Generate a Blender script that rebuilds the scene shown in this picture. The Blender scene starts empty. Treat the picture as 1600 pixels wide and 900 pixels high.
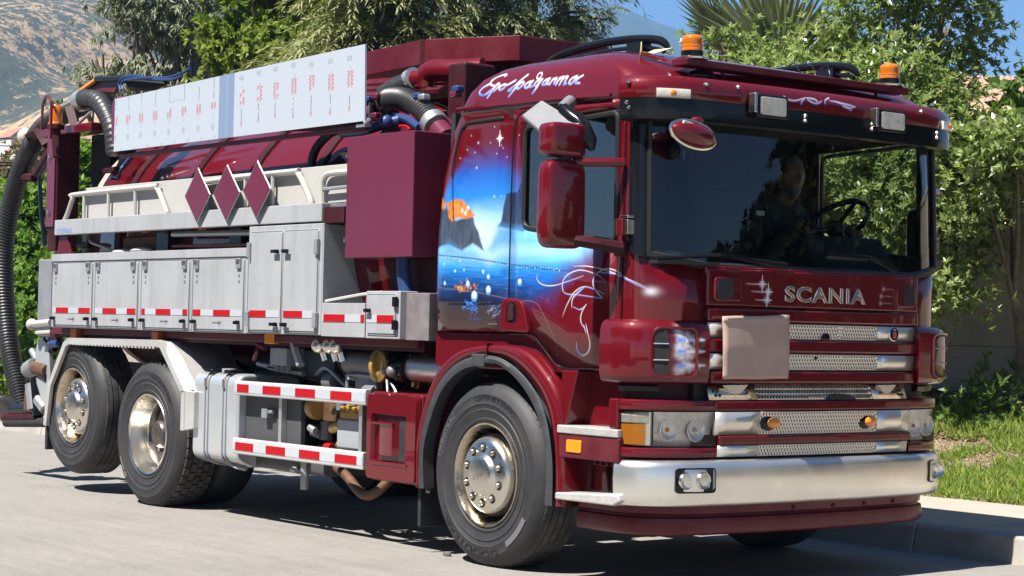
import bpy, bmesh, math, random
import numpy as np
from mathutils import Vector, Matrix

random.seed(7)
rng = np.random.default_rng(7)
scene = bpy.context.scene
COL = scene.collection
R = math.radians

# ------------------------------------------------------------------ camera
CAM_R = Vector((0.61367246, 0.78923952, 0.02251892))
CAM_D = Vector((-0.00140978, 0.02961606, -0.99956035))
CAM_F = Vector((-0.78955945, 0.61337091, 0.01928722))
CAM_P = Vector((8.966959, -8.011784, 1.369226))
FPX = 3088.9
cam_data = bpy.data.cameras.new('camera')
cam_data.sensor_width = 36.0
cam_data.lens = FPX * 36 / 1600
cam_data.clip_start = 0.1
cam_data.clip_end = 20000
cam = bpy.data.objects.new('camera', cam_data)
COL.objects.link(cam)
cam.matrix_world = Matrix(((CAM_R.x, -CAM_D.x, -CAM_F.x, CAM_P.x),
                           (CAM_R.y, -CAM_D.y, -CAM_F.y, CAM_P.y),
                           (CAM_R.z, -CAM_D.z, -CAM_F.z, CAM_P.z),
                           (0, 0, 0, 1)))
scene.camera = cam

# ------------------------------------------------------------------ light
SUN_TO = Vector((0.03, -0.62, 1.0)).normalized()       # direction towards the sun
sun_el = math.asin(SUN_TO.z)
world = bpy.data.worlds.new('World')
scene.world = world
world.use_nodes = True
wn = world.node_tree
wn.nodes.clear()
w_out = wn.nodes.new('ShaderNodeOutputWorld')
w_bg = wn.nodes.new('ShaderNodeBackground')
w_sky = wn.nodes.new('ShaderNodeTexSky')
w_sky.sky_type = 'NISHITA'
w_sky.sun_disc = False
w_sky.sun_elevation = sun_el
w_sky.sun_rotation = math.atan2(SUN_TO.x, SUN_TO.y)
w_sky.altitude = 300
w_sky.air_density = 0.8
w_sky.dust_density = 0.0
w_sky.ozone_density = 6.0
w_bg.inputs['Strength'].default_value = 0.05
wn.links.new(w_sky.outputs[0], w_bg.inputs[0])
wn.links.new(w_bg.outputs[0], w_out.inputs[0])
sl = bpy.data.lights.new('sun', 'SUN')
sl.energy = 5.0
sl.angle = R(0.53)
sl.color = (1.0, 0.955, 0.89)
sun = bpy.data.objects.new('sun', sl)
COL.objects.link(sun)
sun.location = (0, -12, 20)
sun.rotation_euler = SUN_TO.to_track_quat('Z', 'Y').to_euler()

vs = scene.view_settings
vs.view_transform = 'Standard'
vs.look = 'None'
vs.exposure = 1.2
vs.gamma = 1.0
scene.render.engine = 'CYCLES'
cy = scene.cycles
cy.use_denoising = True
cy.max_bounces = 10
cy.diffuse_bounces = 3
cy.glossy_bounces = 5
cy.transmission_bounces = 6
cy.transparent_max_bounces = 12
cy.volume_bounces = 0
cy.caustics_reflective = False
cy.caustics_refractive = False
cy.sample_clamp_indirect = 6.0

# ------------------------------------------------------------------ measuring helpers (photo pixel -> point on a real plane)
def _ray(px, py):
    return CAM_R * ((px - 800) / FPX) + CAM_D * ((py - 450) / FPX) + CAM_F
def on_y(px, py, y):
    d = _ray(px, py); return CAM_P + d * ((y - CAM_P.y) / d.y)
def on_x(px, py, x):
    d = _ray(px, py); return CAM_P + d * ((x - CAM_P.x) / d.x)
def on_z(px, py, z):
    d = _ray(px, py); return CAM_P + d * ((z - CAM_P.z) / d.z)
def at_d(px, py, D):
    return CAM_P + _ray(px, py) * D

# ------------------------------------------------------------------ mesh helpers
class MB:
    def __init__(s):
        s.v = []; s.f = []; s.m = []
    def add(s, vs, fs, mi=0):
        o = len(s.v)
        s.v.extend([tuple(p) for p in vs])
        for f in fs:
            s.f.append(tuple(i + o for i in f)); s.m.append(mi)
        return s
    def box(s, x0, x1, y0, y1, z0, z1, mi=0):
        v = [(x0,y0,z0),(x1,y0,z0),(x1,y1,z0),(x0,y1,z0),(x0,y0,z1),(x1,y0,z1),(x1,y1,z1),(x0,y1,z1)]
        return s.add(v, [(0,3,2,1),(4,5,6,7),(0,1,5,4),(1,2,6,5),(2,3,7,6),(3,0,4,7)], mi)
    def prism(s, poly, axis, a, b, mi=0):
        n = len(poly)
        def P(p, t):
            return {'x': (t, p[0], p[1]), 'y': (p[0], t, p[1]), 'z': (p[0], p[1], t)}[axis]
        v = [P(p, a) for p in poly] + [P(p, b) for p in poly]
        f = [tuple(range(n))[::-1], tuple(range(n, 2*n))] + [(i, (i+1) % n, n+(i+1) % n, n+i) for i in range(n)]
        return s.add(v, f, mi)
    def tube(s, path, r, seg=8, caps=True, mi=0, closed=False, flat=None):
        P = [Vector(p) for p in path]; n = len(P)
        rr = r if isinstance(r, (list, tuple, np.ndarray)) else [r] * n
        t0 = None; nrm = None; v = []
        for i, p in enumerate(P):
            if closed:
                t = (P[(i+1) % n] - P[i-1])
            else:
                t = (P[min(i+1, n-1)] - P[max(i-1, 0)])
            if t.length < 1e-9: t = Vector((0, 0, 1))
            t.normalize()
            if nrm is None:
                a = Vector((0, 0, 1)) if abs(t.z) < .9 else Vector((1, 0, 0))
                nrm = (a - t * a.dot(t)).normalized()
            else:
                nrm = (nrm - t * nrm.dot(t))
                if nrm.length < 1e-6: nrm = t.orthogonal()
                nrm.normalize()
            b = t.cross(nrm)
            for k in range(seg):
                an = 2 * math.pi * k / seg
                v.append(p + (nrm * math.cos(an) + b * math.sin(an)) * rr[i])
        f = []
        m = n if closed else n - 1
        for i in range(m):
            j = (i + 1) % n
            for k in range(seg):
                k2 = (k + 1) % seg
                f.append((i*seg+k, i*seg+k2, j*seg+k2, j*seg+k))
        if caps and not closed:
            f.append(tuple(range(seg))[::-1]); f.append(tuple((n-1)*seg + k for k in range(seg)))
        return s.add(v, f, mi)
    def lathe(s, prof, c, axis='y', seg=48, mi=0, a0=0., a1=2*math.pi):
        # prof: (radius, offset along axis)
        full = abs(a1 - a0 - 2*math.pi) < 1e-6
        na = seg if full else seg + 1
        v = []
        for k in range(na):
            an = a0 + (a1 - a0) * k / seg
            ca, sa = math.cos(an), math.sin(an)
            for r, t in prof:
                if axis == 'y': v.append((c[0] + r*ca, c[1] + t, c[2] + r*sa))
                elif axis == 'x': v.append((c[0] + t, c[1] + r*ca, c[2] + r*sa))
                else: v.append((c[0] + r*ca, c[1] + r*sa, c[2] + t))
        n = len(prof); f = []
        for k in range(seg):
            k2 = (k + 1) % na
            for i in range(n - 1):
                f.append((k*n+i, k*n+i+1, k2*n+i+1, k2*n+i))
        return s.add(v, f, mi)
    def grid(s, rows, mi=0, skip=None):
        n = len(rows[0]); v = [p for r in rows for p in r]; f = []
        for i in range(len(rows) - 1):
            for j in range(n - 1):
                if skip and skip(i, j): continue
                f.append((i*n+j, i*n+j+1, (i+1)*n+j+1, (i+1)*n+j))
        return s.add(v, f, mi)
    def sphere(s, c, r, seg=16, rings=10, mi=0, sc=(1,1,1)):
        v = []; f = []
        for i in range(rings + 1):
            th = math.pi * i / rings
            for k in range(seg):
                an = 2*math.pi*k/seg
                v.append((c[0]+r*sc[0]*math.sin(th)*math.cos(an), c[1]+r*sc[1]*math.sin(th)*math.sin(an), c[2]+r*sc[2]*math.cos(th)))
        for i in range(rings):
            for k in range(seg):
                k2 = (k+1) % seg
                f.append((i*seg+k, i*seg+k2, (i+1)*seg+k2, (i+1)*seg+k))
        return s.add(v, f, mi)
    def build(s, name, mats, parent=None, bevel=0, smooth=38, recalc=True, seg=2, solid=0, merge=True):
        me = bpy.data.meshes.new(name)
        me.from_pydata(s.v, [], s.f)
        if not isinstance(mats, (list, tuple)): mats = [mats]
        for m in mats: me.materials.append(m)
        if len(mats) > 1: me.polygons.foreach_set('material_index', s.m)
        if recalc or merge:
            bm = bmesh.new(); bm.from_mesh(me)
            if merge: bmesh.ops.remove_doubles(bm, verts=bm.verts, dist=1e-5)
            if recalc: bmesh.ops.recalc_face_normals(bm, faces=bm.faces)
            bm.to_mesh(me); bm.free()
        return link(name, me, parent, bevel, smooth, seg, solid)

def link(name, me, parent=None, bevel=0, smooth=38, seg=2, solid=0):
    if smooth:
        me.polygons.foreach_set('use_smooth', [True] * len(me.polygons))
        if not bevel:
            me.set_sharp_from_angle(angle=R(smooth))
    o = bpy.data.objects.new(name, me)
    COL.objects.link(o)
    if parent is not None: o.parent = parent
    if solid:
        md = o.modifiers.new('solid', 'SOLIDIFY'); md.thickness = solid; md.offset = -1
    if bevel:
        md = o.modifiers.new('bevel', 'BEVEL'); md.width = bevel; md.segments = seg
        md.limit_method = 'ANGLE'; md.angle_limit = R(40); md.harden_normals = True
    return o

def tag(o, label=None, cat=None, group=None, kind=None):
    if label: o['label'] = label
    if cat: o['category'] = cat
    if group: o['group'] = group
    if kind: o['kind'] = kind
    return o
def thing(name, label, cat, loc=(0, 0, 0), group=None):
    o = bpy.data.objects.new(name, None); COL.objects.link(o)
    o.location = loc; o.empty_display_size = .2
    return tag(o, label, cat, group)

def spline(pts, n=12, closed=False):
    P = [Vector(p) for p in pts]; out = []
    m = len(P)
    rngi = range(m) if closed else range(m - 1)
    for i in rngi:
        if closed: a, b, c, d = P[i-1], P[i], P[(i+1) % m], P[(i+2) % m]
        else: a, b, c, d = P[max(i-1, 0)], P[i], P[i+1], P[min(i+2, m-1)]
        for k in range(n):
            t = k / n
            out.append(.5*((2*b) + (c-a)*t + (2*a-5*b+4*c-d)*t*t + (3*b-a-3*c+d)*t*t*t))
    if not closed: out.append(P[-1])
    return out
def rrect(x0, x1, z0, z1, r, n=5):
    out = []
    for cx, cz, a in ((x1-r, z1-r, 0), (x0+r, z1-r, 90), (x0+r, z0+r, 180), (x1-r, z0+r, 270)):
        for k in range(n + 1):
            an = R(a + 90*k/n); out.append((cx + r*math.cos(an), cz + r*math.sin(an)))
    return out
def rpoly(pts, r, n=5):
    # polygon with rounded corners (2D)
    out = []; m = len(pts)
    for i in range(m):
        p0, p1, p2 = Vector(pts[i-1]), Vector(pts[i]), Vector(pts[(i+1) % m])
        a = (p0-p1); b = (p2-p1); ra = min(r, a.length*.45, b.length*.45)
        A = p1 + a.normalized()*ra; B = p1 + b.normalized()*ra
        for k in range(n + 1):
            t = k/n; q = A*(1-t)**2 + p1*2*t*(1-t) + B*t*t
            out.append((q.x, q.y))
    return out
def corrugated(mb, path, r, pitch, depth, seg=18, mi=0):
    P = [Vector(p) for p in path]
    L = [0]
    for a, b in zip(P, P[1:]): L.append(L[-1] + (b-a).length)
    n = max(8, int(L[-1] / pitch * 4)); out = []; rr = []
    j = 0
    for i in range(n + 1):
        s = L[-1]*i/n
        while j < len(L)-2 and L[j+1] < s: j += 1
        t = (s - L[j]) / max(1e-9, L[j+1]-L[j])
        out.append(P[j].lerp(P[j+1], min(1, t)))
        rr.append(r + depth*(.5 + .5*math.cos(2*math.pi*s/pitch)) - depth)
    mb.tube(out, rr, seg, True, mi)
    return mb
# ------------------------------------------------------------------ materials
def newmat(name):
    m = bpy.data.materials.new(name); m.use_nodes = True
    nt = m.node_tree; nt.nodes.clear()
    o = nt.nodes.new('ShaderNodeOutputMaterial')
    return m, nt, o
def N(nt, typ, **kw):
    n = nt.nodes.new(typ)
    for k, v in kw.items():
        if k.startswith('i_'):
            key = k[2:]
            n.inputs[int(key) if key.isdigit() else key.replace('_', ' ')].default_value = v
        else: setattr(n, k, v)
    return n
def c4(c): return (c[0], c[1], c[2], 1)
def pbr(name, col, rough=.5, metal=0., coat=0., coat_rough=.03, var=0., vscale=6., col2=None, bump=0., bscale=40., rvar=0., spec=.5, ior=None,
        dirt=None, dirt_amt=0., dirt_scale=3., emit=None, estr=0, trans=0., sheen=0., bdist=.01, flake=0.):
    m, nt, o = newmat(name)
    p = N(nt, 'ShaderNodeBsdfPrincipled')
    L = nt.links.new
    L(p.outputs[0], o.inputs[0])
    p.inputs['Base Color'].default_value = c4(col)
    p.inputs['Roughness'].default_value = rough
    p.inputs['Metallic'].default_value = metal
    p.inputs['Coat Weight'].default_value = coat
    p.inputs['Coat Roughness'].default_value = coat_rough
    p.inputs['Specular IOR Level'].default_value = spec
    if ior: p.inputs['IOR'].default_value = ior
    if trans: p.inputs['Transmission Weight'].default_value = trans
    if emit:
        p.inputs['Emission Color'].default_value = c4(emit); p.inputs['Emission Strength'].default_value = estr
    tc = N(nt, 'ShaderNodeTexCoord')
    src = None
    if var or col2:
        nz = N(nt, 'ShaderNodeTexNoise', i_Scale=vscale, i_Detail=6., i_Roughness=.6)
        L(tc.outputs['Object'], nz.inputs['Vector'])
        ramp = N(nt, 'ShaderNodeMapRange', i_1=.3, i_2=.7)
        L(nz.outputs['Fac'], ramp.inputs[0])
        mx = N(nt, 'ShaderNodeMix', data_type='RGBA')
        a = col if col2 else tuple(c*(1-var) for c in col)
        b = col2 if col2 else tuple(min(1, c*(1+var)) for c in col)
        mx.inputs[6].default_value = c4(a); mx.inputs[7].default_value = c4(b)
        L(ramp.outputs[0], mx.inputs[0])
        src = mx.outputs[2]
    if dirt:
        nz = N(nt, 'ShaderNodeTexNoise', i_Scale=dirt_scale, i_Detail=8., i_Roughness=.7)
        L(tc.outputs['Object'], nz.inputs['Vector'])
        mr = N(nt, 'ShaderNodeMapRange', i_1=.42, i_2=.75, i_3=0., i_4=dirt_amt)
        L(nz.outputs['Fac'], mr.inputs[0])
        mx = N(nt, 'ShaderNodeMix', data_type='RGBA')
        if src: L(src, mx.inputs[6])
        else: mx.inputs[6].default_value = c4(col)
        mx.inputs[7].default_value = c4(dirt)
        L(mr.outputs[0], mx.inputs[0])
        src = mx.outputs[2]
    if src: L(src, p.inputs['Base Color'])
    if rvar:
        nz = N(nt, 'ShaderNodeTexNoise', i_Scale=vscale*2.3, i_Detail=5.)
        L(tc.outputs['Object'], nz.inputs['Vector'])
        mr = N(nt, 'ShaderNodeMapRange', i_1=.3, i_2=.7, i_3=max(0, rough-rvar), i_4=rough+rvar)
        L(nz.outputs['Fac'], mr.inputs[0]); L(mr.outputs[0], p.inputs['Roughness'])
    if bump:
        nz = N(nt, 'ShaderNodeTexNoise', i_Scale=bscale, i_Detail=6., i_Roughness=.65)
        L(tc.outputs['Object'], nz.inputs['Vector'])
        bp = N(nt, 'ShaderNodeBump', i_Strength=bump, i_Distance=bdist)
        L(nz.outputs['Fac'], bp.inputs['Height']); L(bp.outputs[0], p.inputs['Normal'])
    m['p'] = p.name
    return m

MAROON = (0.112, 0.0028, 0.0072)
def art_mat(name, img, ax, u0, uw, v0, vh, ylim=None, xlim=None):
    """maroon lacquer with flat airbrush print laid over it (print mapped on object axes)"""
    m = pbr(name, MAROON, rough=.45, metal=.1, coat=1., coat_rough=.02, spec=.1, bump=.02, bscale=3.5, bdist=.02)
    nt = m.node_tree; L = nt.links.new; p = nt.nodes[m['p']]
    tc = N(nt, 'ShaderNodeTexCoord'); sp = N(nt, 'ShaderNodeSeparateXYZ')
    L(tc.outputs['Object'], sp.inputs[0])
    def mr(out, a, b):
        q = N(nt, 'ShaderNodeMapRange', i_1=a, i_2=b, clamp=False); L(out, q.inputs[0]); return q.outputs[0]
    cb = N(nt, 'ShaderNodeCombineXYZ')
    L(mr(sp.outputs[ax], u0, u0+uw), cb.inputs[0]); L(mr(sp.outputs[2], v0, v0+vh), cb.inputs[1])
    im = N(nt, 'ShaderNodeTexImage', image=img, extension='CLIP', interpolation='Cubic')
    L(cb.outputs[0], im.inputs[0])
    fac = im.outputs['Alpha']
    if ylim is not None:
        lt = N(nt, 'ShaderNodeMath', operation='LESS_THAN', i_1=ylim); L(sp.outputs[1], lt.inputs[0])
        mu = N(nt, 'ShaderNodeMath', operation='MULTIPLY'); L(fac, mu.inputs[0]); L(lt.outputs[0], mu.inputs[1]); fac = mu.outputs[0]
    if xlim is not None:
        gt = N(nt, 'ShaderNodeMath', operation='GREATER_THAN', i_1=xlim); L(sp.outputs[0], gt.inputs[0])
        mu = N(nt, 'ShaderNodeMath', operation='MULTIPLY'); L(fac, mu.inputs[0]); L(gt.outputs[0], mu.inputs[1]); fac = mu.outputs[0]
    mx = N(nt, 'ShaderNodeMix', data_type='RGBA'); mx.inputs[6].default_value = c4(MAROON)
    L(fac, mx.inputs[0]); L(im.outputs['Color'], mx.inputs[7]); L(mx.outputs[2], p.inputs['Base Color'])
    me = N(nt, 'ShaderNodeMapRange', i_1=0., i_2=1., i_3=.1, i_4=0.); L(fac, me.inputs[0]); L(me.outputs[0], p.inputs['Metallic'])
    return m
def glass(name, tint, rough=0.0, ior=1.5, boost=1.0):
    m, nt, o = newmat(name); L = nt.links.new
    tr = N(nt, 'ShaderNodeBsdfTransparent'); tr.inputs[0].default_value = c4(tint)
    gl = N(nt, 'ShaderNodeBsdfGlossy', i_Roughness=rough)
    fr = N(nt, 'ShaderNodeFresnel', i_IOR=ior)
    mu = N(nt, 'ShaderNodeMath', operation='MULTIPLY', use_clamp=True); mu.inputs[1].default_value = boost
    L(fr.outputs[0], mu.inputs[0])
    mx = N(nt, 'ShaderNodeMixShader'); L(mu.outputs[0], mx.inputs[0]); L(tr.outputs[0], mx.inputs[1]); L(gl.outputs[0], mx.inputs[2])
    L(mx.outputs[0], o.inputs[0]); return m
def leafmat(name, col, col2, trans=.35, rough=.45, spec=.35):
    m, nt, o = newmat(name); L = nt.links.new
    at = N(nt, 'ShaderNodeAttribute', attribute_name='leafvar')
    mx = N(nt, 'ShaderNodeMix', data_type='RGBA'); mx.inputs[6].default_value = c4(col); mx.inputs[7].default_value = c4(col2)
    L(at.outputs['Fac'], mx.inputs[0])
    p = N(nt, 'ShaderNodeBsdfPrincipled'); p.inputs['Roughness'].default_value = rough; p.inputs['Specular IOR Level'].default_value = spec
    L(mx.outputs[2], p.inputs['Base Color'])
    t = N(nt, 'ShaderNodeBsdfTranslucent')
    tm = N(nt, 'ShaderNodeMix', data_type='RGBA', blend_type='MULTIPLY', i_0=1.); tm.inputs[7].default_value = (1.15, 1.3, .6, 1)
    L(mx.outputs[2], tm.inputs[6]); L(tm.outputs[2], t.inputs[0])
    ms = N(nt, 'ShaderNodeMixShader', i_0=trans); L(p.outputs[0], ms.inputs[1]); L(t.outputs[0], ms.inputs[2])
    L(ms.outputs[0], o.inputs[0]); return m

M = {}
M['maroon'] = pbr('maroon_paint', MAROON, rough=.45, metal=.1, coat=1., coat_rough=.02, spec=.1, bump=.015, bscale=3.)
M['maroon_dull'] = pbr('maroon_satin', (.095, .006, .013), rough=.42, metal=.1, coat=.25, coat_rough=.2, spec=.2, var=.12, vscale=3, dirt=(.22, .1, .1), dirt_amt=.25)
M['maroon_film'] = pbr('maroon_film', (.118, .015, .036), rough=.3, coat=.25, coat_rough=.12, var=.05, vscale=2, bump=.03, bscale=4., bdist=.02)
M['maroon_dark'] = pbr('maroon_dirty_shaded', (.040, .005, .009), rough=.5, var=.3, vscale=8, spec=.2, dirt=(.055, .035, .03), dirt_amt=.5)  # dirty frame paint, also put on faces that lie in shade
M['black'] = pbr('black_plastic', (.007, .008, .010), rough=.16, spec=.3, rvar=.05)
M['black_matt'] = pbr('black_matt', (.012, .012, .013), rough=.75, dirt=(.06, .055, .05), dirt_amt=.5, dirt_scale=6)
M['rubber_seal'] = pbr('rubber_seal', (.012, .012, .012), rough=.55)
M['rubber_grey'] = pbr('weathered_rubber', (.034, .036, .040), rough=.55, var=.3, vscale=9, bump=.1, bscale=60)
M['tyre'] = pbr('tyre_rubber', (.020, .020, .0225), rough=.62, var=.25, vscale=7, dirt=(.055, .051, .047), dirt_amt=.45, dirt_scale=5, bump=.08, bscale=90)
M['tyre_tread'] = pbr('tyre_tread', (.030, .029, .028), rough=.8, var=.2, vscale=14, dirt=(.13, .12, .105), dirt_amt=.7, dirt_scale=7, bump=.15, bscale=120)
M['tyre_print'] = pbr('tyre_lettering', (.010, .010, .011), rough=.6)
M['tyre_print_white'] = pbr('tyre_lettering_grey', (.12, .12, .125), rough=.6)
M['white'] = pbr('white_lacquer', (.335, .345, .36), rough=.38, coat=.25, coat_rough=.15, var=.03, vscale=2, dirt=(.235, .22, .20), dirt_amt=.45, dirt_scale=2.6, bump=.015, bscale=2.5)
M['white_rail'] = pbr('white_powder_coat', (.42, .41, .385), rough=.4, dirt=(.33, .31, .28), dirt_amt=.3, dirt_scale=6)
M['white_sheet'] = pbr('white_film', (.55, .58, .62), rough=.3, coat=.2)
M['alu'] = pbr('aluminium', (.62, .62, .61), rough=.38, metal=.85, rvar=.1, vscale=5, dirt=(.3, .27, .23), dirt_amt=.35)
M['alu_step'] = pbr('aluminium_step', (.6, .59, .57), rough=.45, metal=.5, var=.15, vscale=30, bump=.35, bscale=45, dirt=(.35, .3, .25), dirt_amt=.4)
M['alu_bar'] = pbr('anodised_bar', (.66, .67, .69), rough=.4, metal=.45, dirt=(.4, .37, .33), dirt_amt=.25)
M['chrome'] = pbr('chrome', (.72, .68, .61), rough=.26, metal=1., rvar=.04, vscale=8)
M['chrome_worn'] = pbr('worn_chrome', (.70, .63, .53), rough=.26, metal=1., rvar=.1, vscale=9, dirt=(.3, .22, .14), dirt_amt=.7, dirt_scale=9)
M['bumper'] = pbr('polished_bumper', (.86, .84, .79), rough=.31, metal=.9, rvar=.05, vscale=2, dirt=(.4, .36, .3), dirt_amt=.25, dirt_scale=2)
M['slat'] = pbr('silver_slat', (.80, .76, .69), rough=.36, metal=.8, rvar=.05, vscale=3)
M['tank'] = pbr('fuel_tank_silver', (.60, .63, .66), rough=.28, metal=.55, coat=.3, coat_rough=.1, dirt=(.4, .37, .32), dirt_amt=.25)
M['grey'] = pbr('grey_paint', (.30, .32, .35), rough=.5, var=.1, dirt=(.16, .14, .12), dirt_amt=.4)
M['grey_plate'] = pbr('grey_aluminium_plate', (.175, .18, .19), rough=.55, metal=.3, var=.08, vscale=12)
M['steelgrey'] = pbr('galvanised', (.36, .38, .40), rough=.5, metal=.6, var=.15, vscale=12, dirt=(.18, .16, .14), dirt_amt=.4)
M['grey_dark'] = pbr('dark_grey_board', (.065, .065, .068), rough=.5, var=.15, vscale=2)
M['red_tape'] = pbr('red_reflective', (.36, .004, .007), rough=.4, spec=.2, bump=.05, bscale=200, bdist=.002)
M['white_tape'] = pbr('white_reflective', (.42, .44, .475), rough=.3, coat=.4, coat_rough=.1)
M['amber'] = pbr('amber_lens', (.85, .22, .01), rough=.12, trans=.35, coat=.8, ior=1.45)
M['amber_solid'] = pbr('amber_reflector', (.80, .26, .01), rough=.25, coat=.8)
M['orange_dull'] = pbr('orange_marker', (.40, .09, .012), rough=.4)
M['flute'] = pbr('fluted_reflector', (.97, .92, .82), rough=.4, metal=.55, coat=.5, coat_rough=.05, var=.25, vscale=16, bump=.35, bscale=22., bdist=.02)
M['hub_dark'] = pbr('hub_dark_metal', (.16, .14, .12), rough=.35, metal=.8, var=.4, vscale=14)  # inner hub metal, mottled and darker than the rim
M['letter'] = pbr('letter_chrome', (.62, .56, .53), rough=.3, metal=1.)
M['lens'] = glass('clear_lens', (.98, .98, .97), ior=1.45, boost=.7)
M['reflector'] = pbr('lamp_reflector', (.85, .83, .77), rough=.22, metal=1.)
M['lamp_white'] = pbr('lamp_fluted_lens', (.55, .53, .46), rough=.2, coat=1., var=.2, vscale=22, bump=.3, bscale=35)
M['windscreen'] = glass('windscreen_glass', (.66, .72, .70), ior=1.52, boost=1.5)
M['sideglass'] = glass('side_glass', (.30, .35, .36), ior=1.52, boost=3.0)
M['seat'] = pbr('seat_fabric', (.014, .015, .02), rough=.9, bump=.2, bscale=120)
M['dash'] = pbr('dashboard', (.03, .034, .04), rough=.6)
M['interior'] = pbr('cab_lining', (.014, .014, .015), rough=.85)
M['hose'] = pbr('black_hose', (.016, .016, .017), rough=.42, dirt=(.06, .058, .054), dirt_amt=.4, dirt_scale=12)
M['hose_grey'] = pbr('grey_hose', (.024, .024, .026), rough=.42, dirt=(.07, .068, .062), dirt_amt=.5, dirt_scale=8)
M['blue'] = pbr('blue_hose', (.018, .045, .15), rough=.45)
M['brass'] = pbr('brass', (.55, .40, .16), rough=.35, metal=.9)
M['yellow'] = pbr('yellow_cap', (.34, .20, .035), rough=.4, dirt=(.2, .13, .06), dirt_amt=.5)
M['rust'] = pbr('rusty_pipe', (.12, .062, .034), rough=.65, var=.3, vscale=15, metal=.3)
M['cardboard'] = pbr('cardboard', (.42, .30, .25), rough=.85, var=.10, vscale=5, bump=.05, bscale=30)
def vstreak(m, lo=.90, hi=1.04, sc=(9., 9., .9)):
    # faint run marks down a panel
    nt = m.node_tree; p = nt.nodes[m['p']]; L = nt.links.new; src = p.inputs['Base Color'].links[0].from_socket
    tc = N(nt, 'ShaderNodeTexCoord'); mp = N(nt, 'ShaderNodeMapping'); mp.inputs['Scale'].default_value = sc
    nz = N(nt, 'ShaderNodeTexNoise', i_Scale=1., i_Detail=5., i_Roughness=.7); L(tc.outputs['Object'], mp.inputs[0]); L(mp.outputs[0], nz.inputs['Vector'])
    mr = N(nt, 'ShaderNodeMapRange', i_1=.32, i_2=.55, i_3=lo, i_4=hi); L(nz.outputs['Fac'], mr.inputs[0])
    mx = N(nt, 'ShaderNodeMix', data_type='RGBA', blend_type='MULTIPLY', i_0=1.); L(src, mx.inputs[6]); L(mr.outputs[0], mx.inputs[7]); L(mx.outputs[2], p.inputs['Base Color'])
vstreak(M['white']); vstreak(M['maroon_film'], .92, 1.03, (5., 5., .7)); vstreak(M['tank'] if False else M['alu_bar'], .9, 1.03, (6., 6., 3.))
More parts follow.
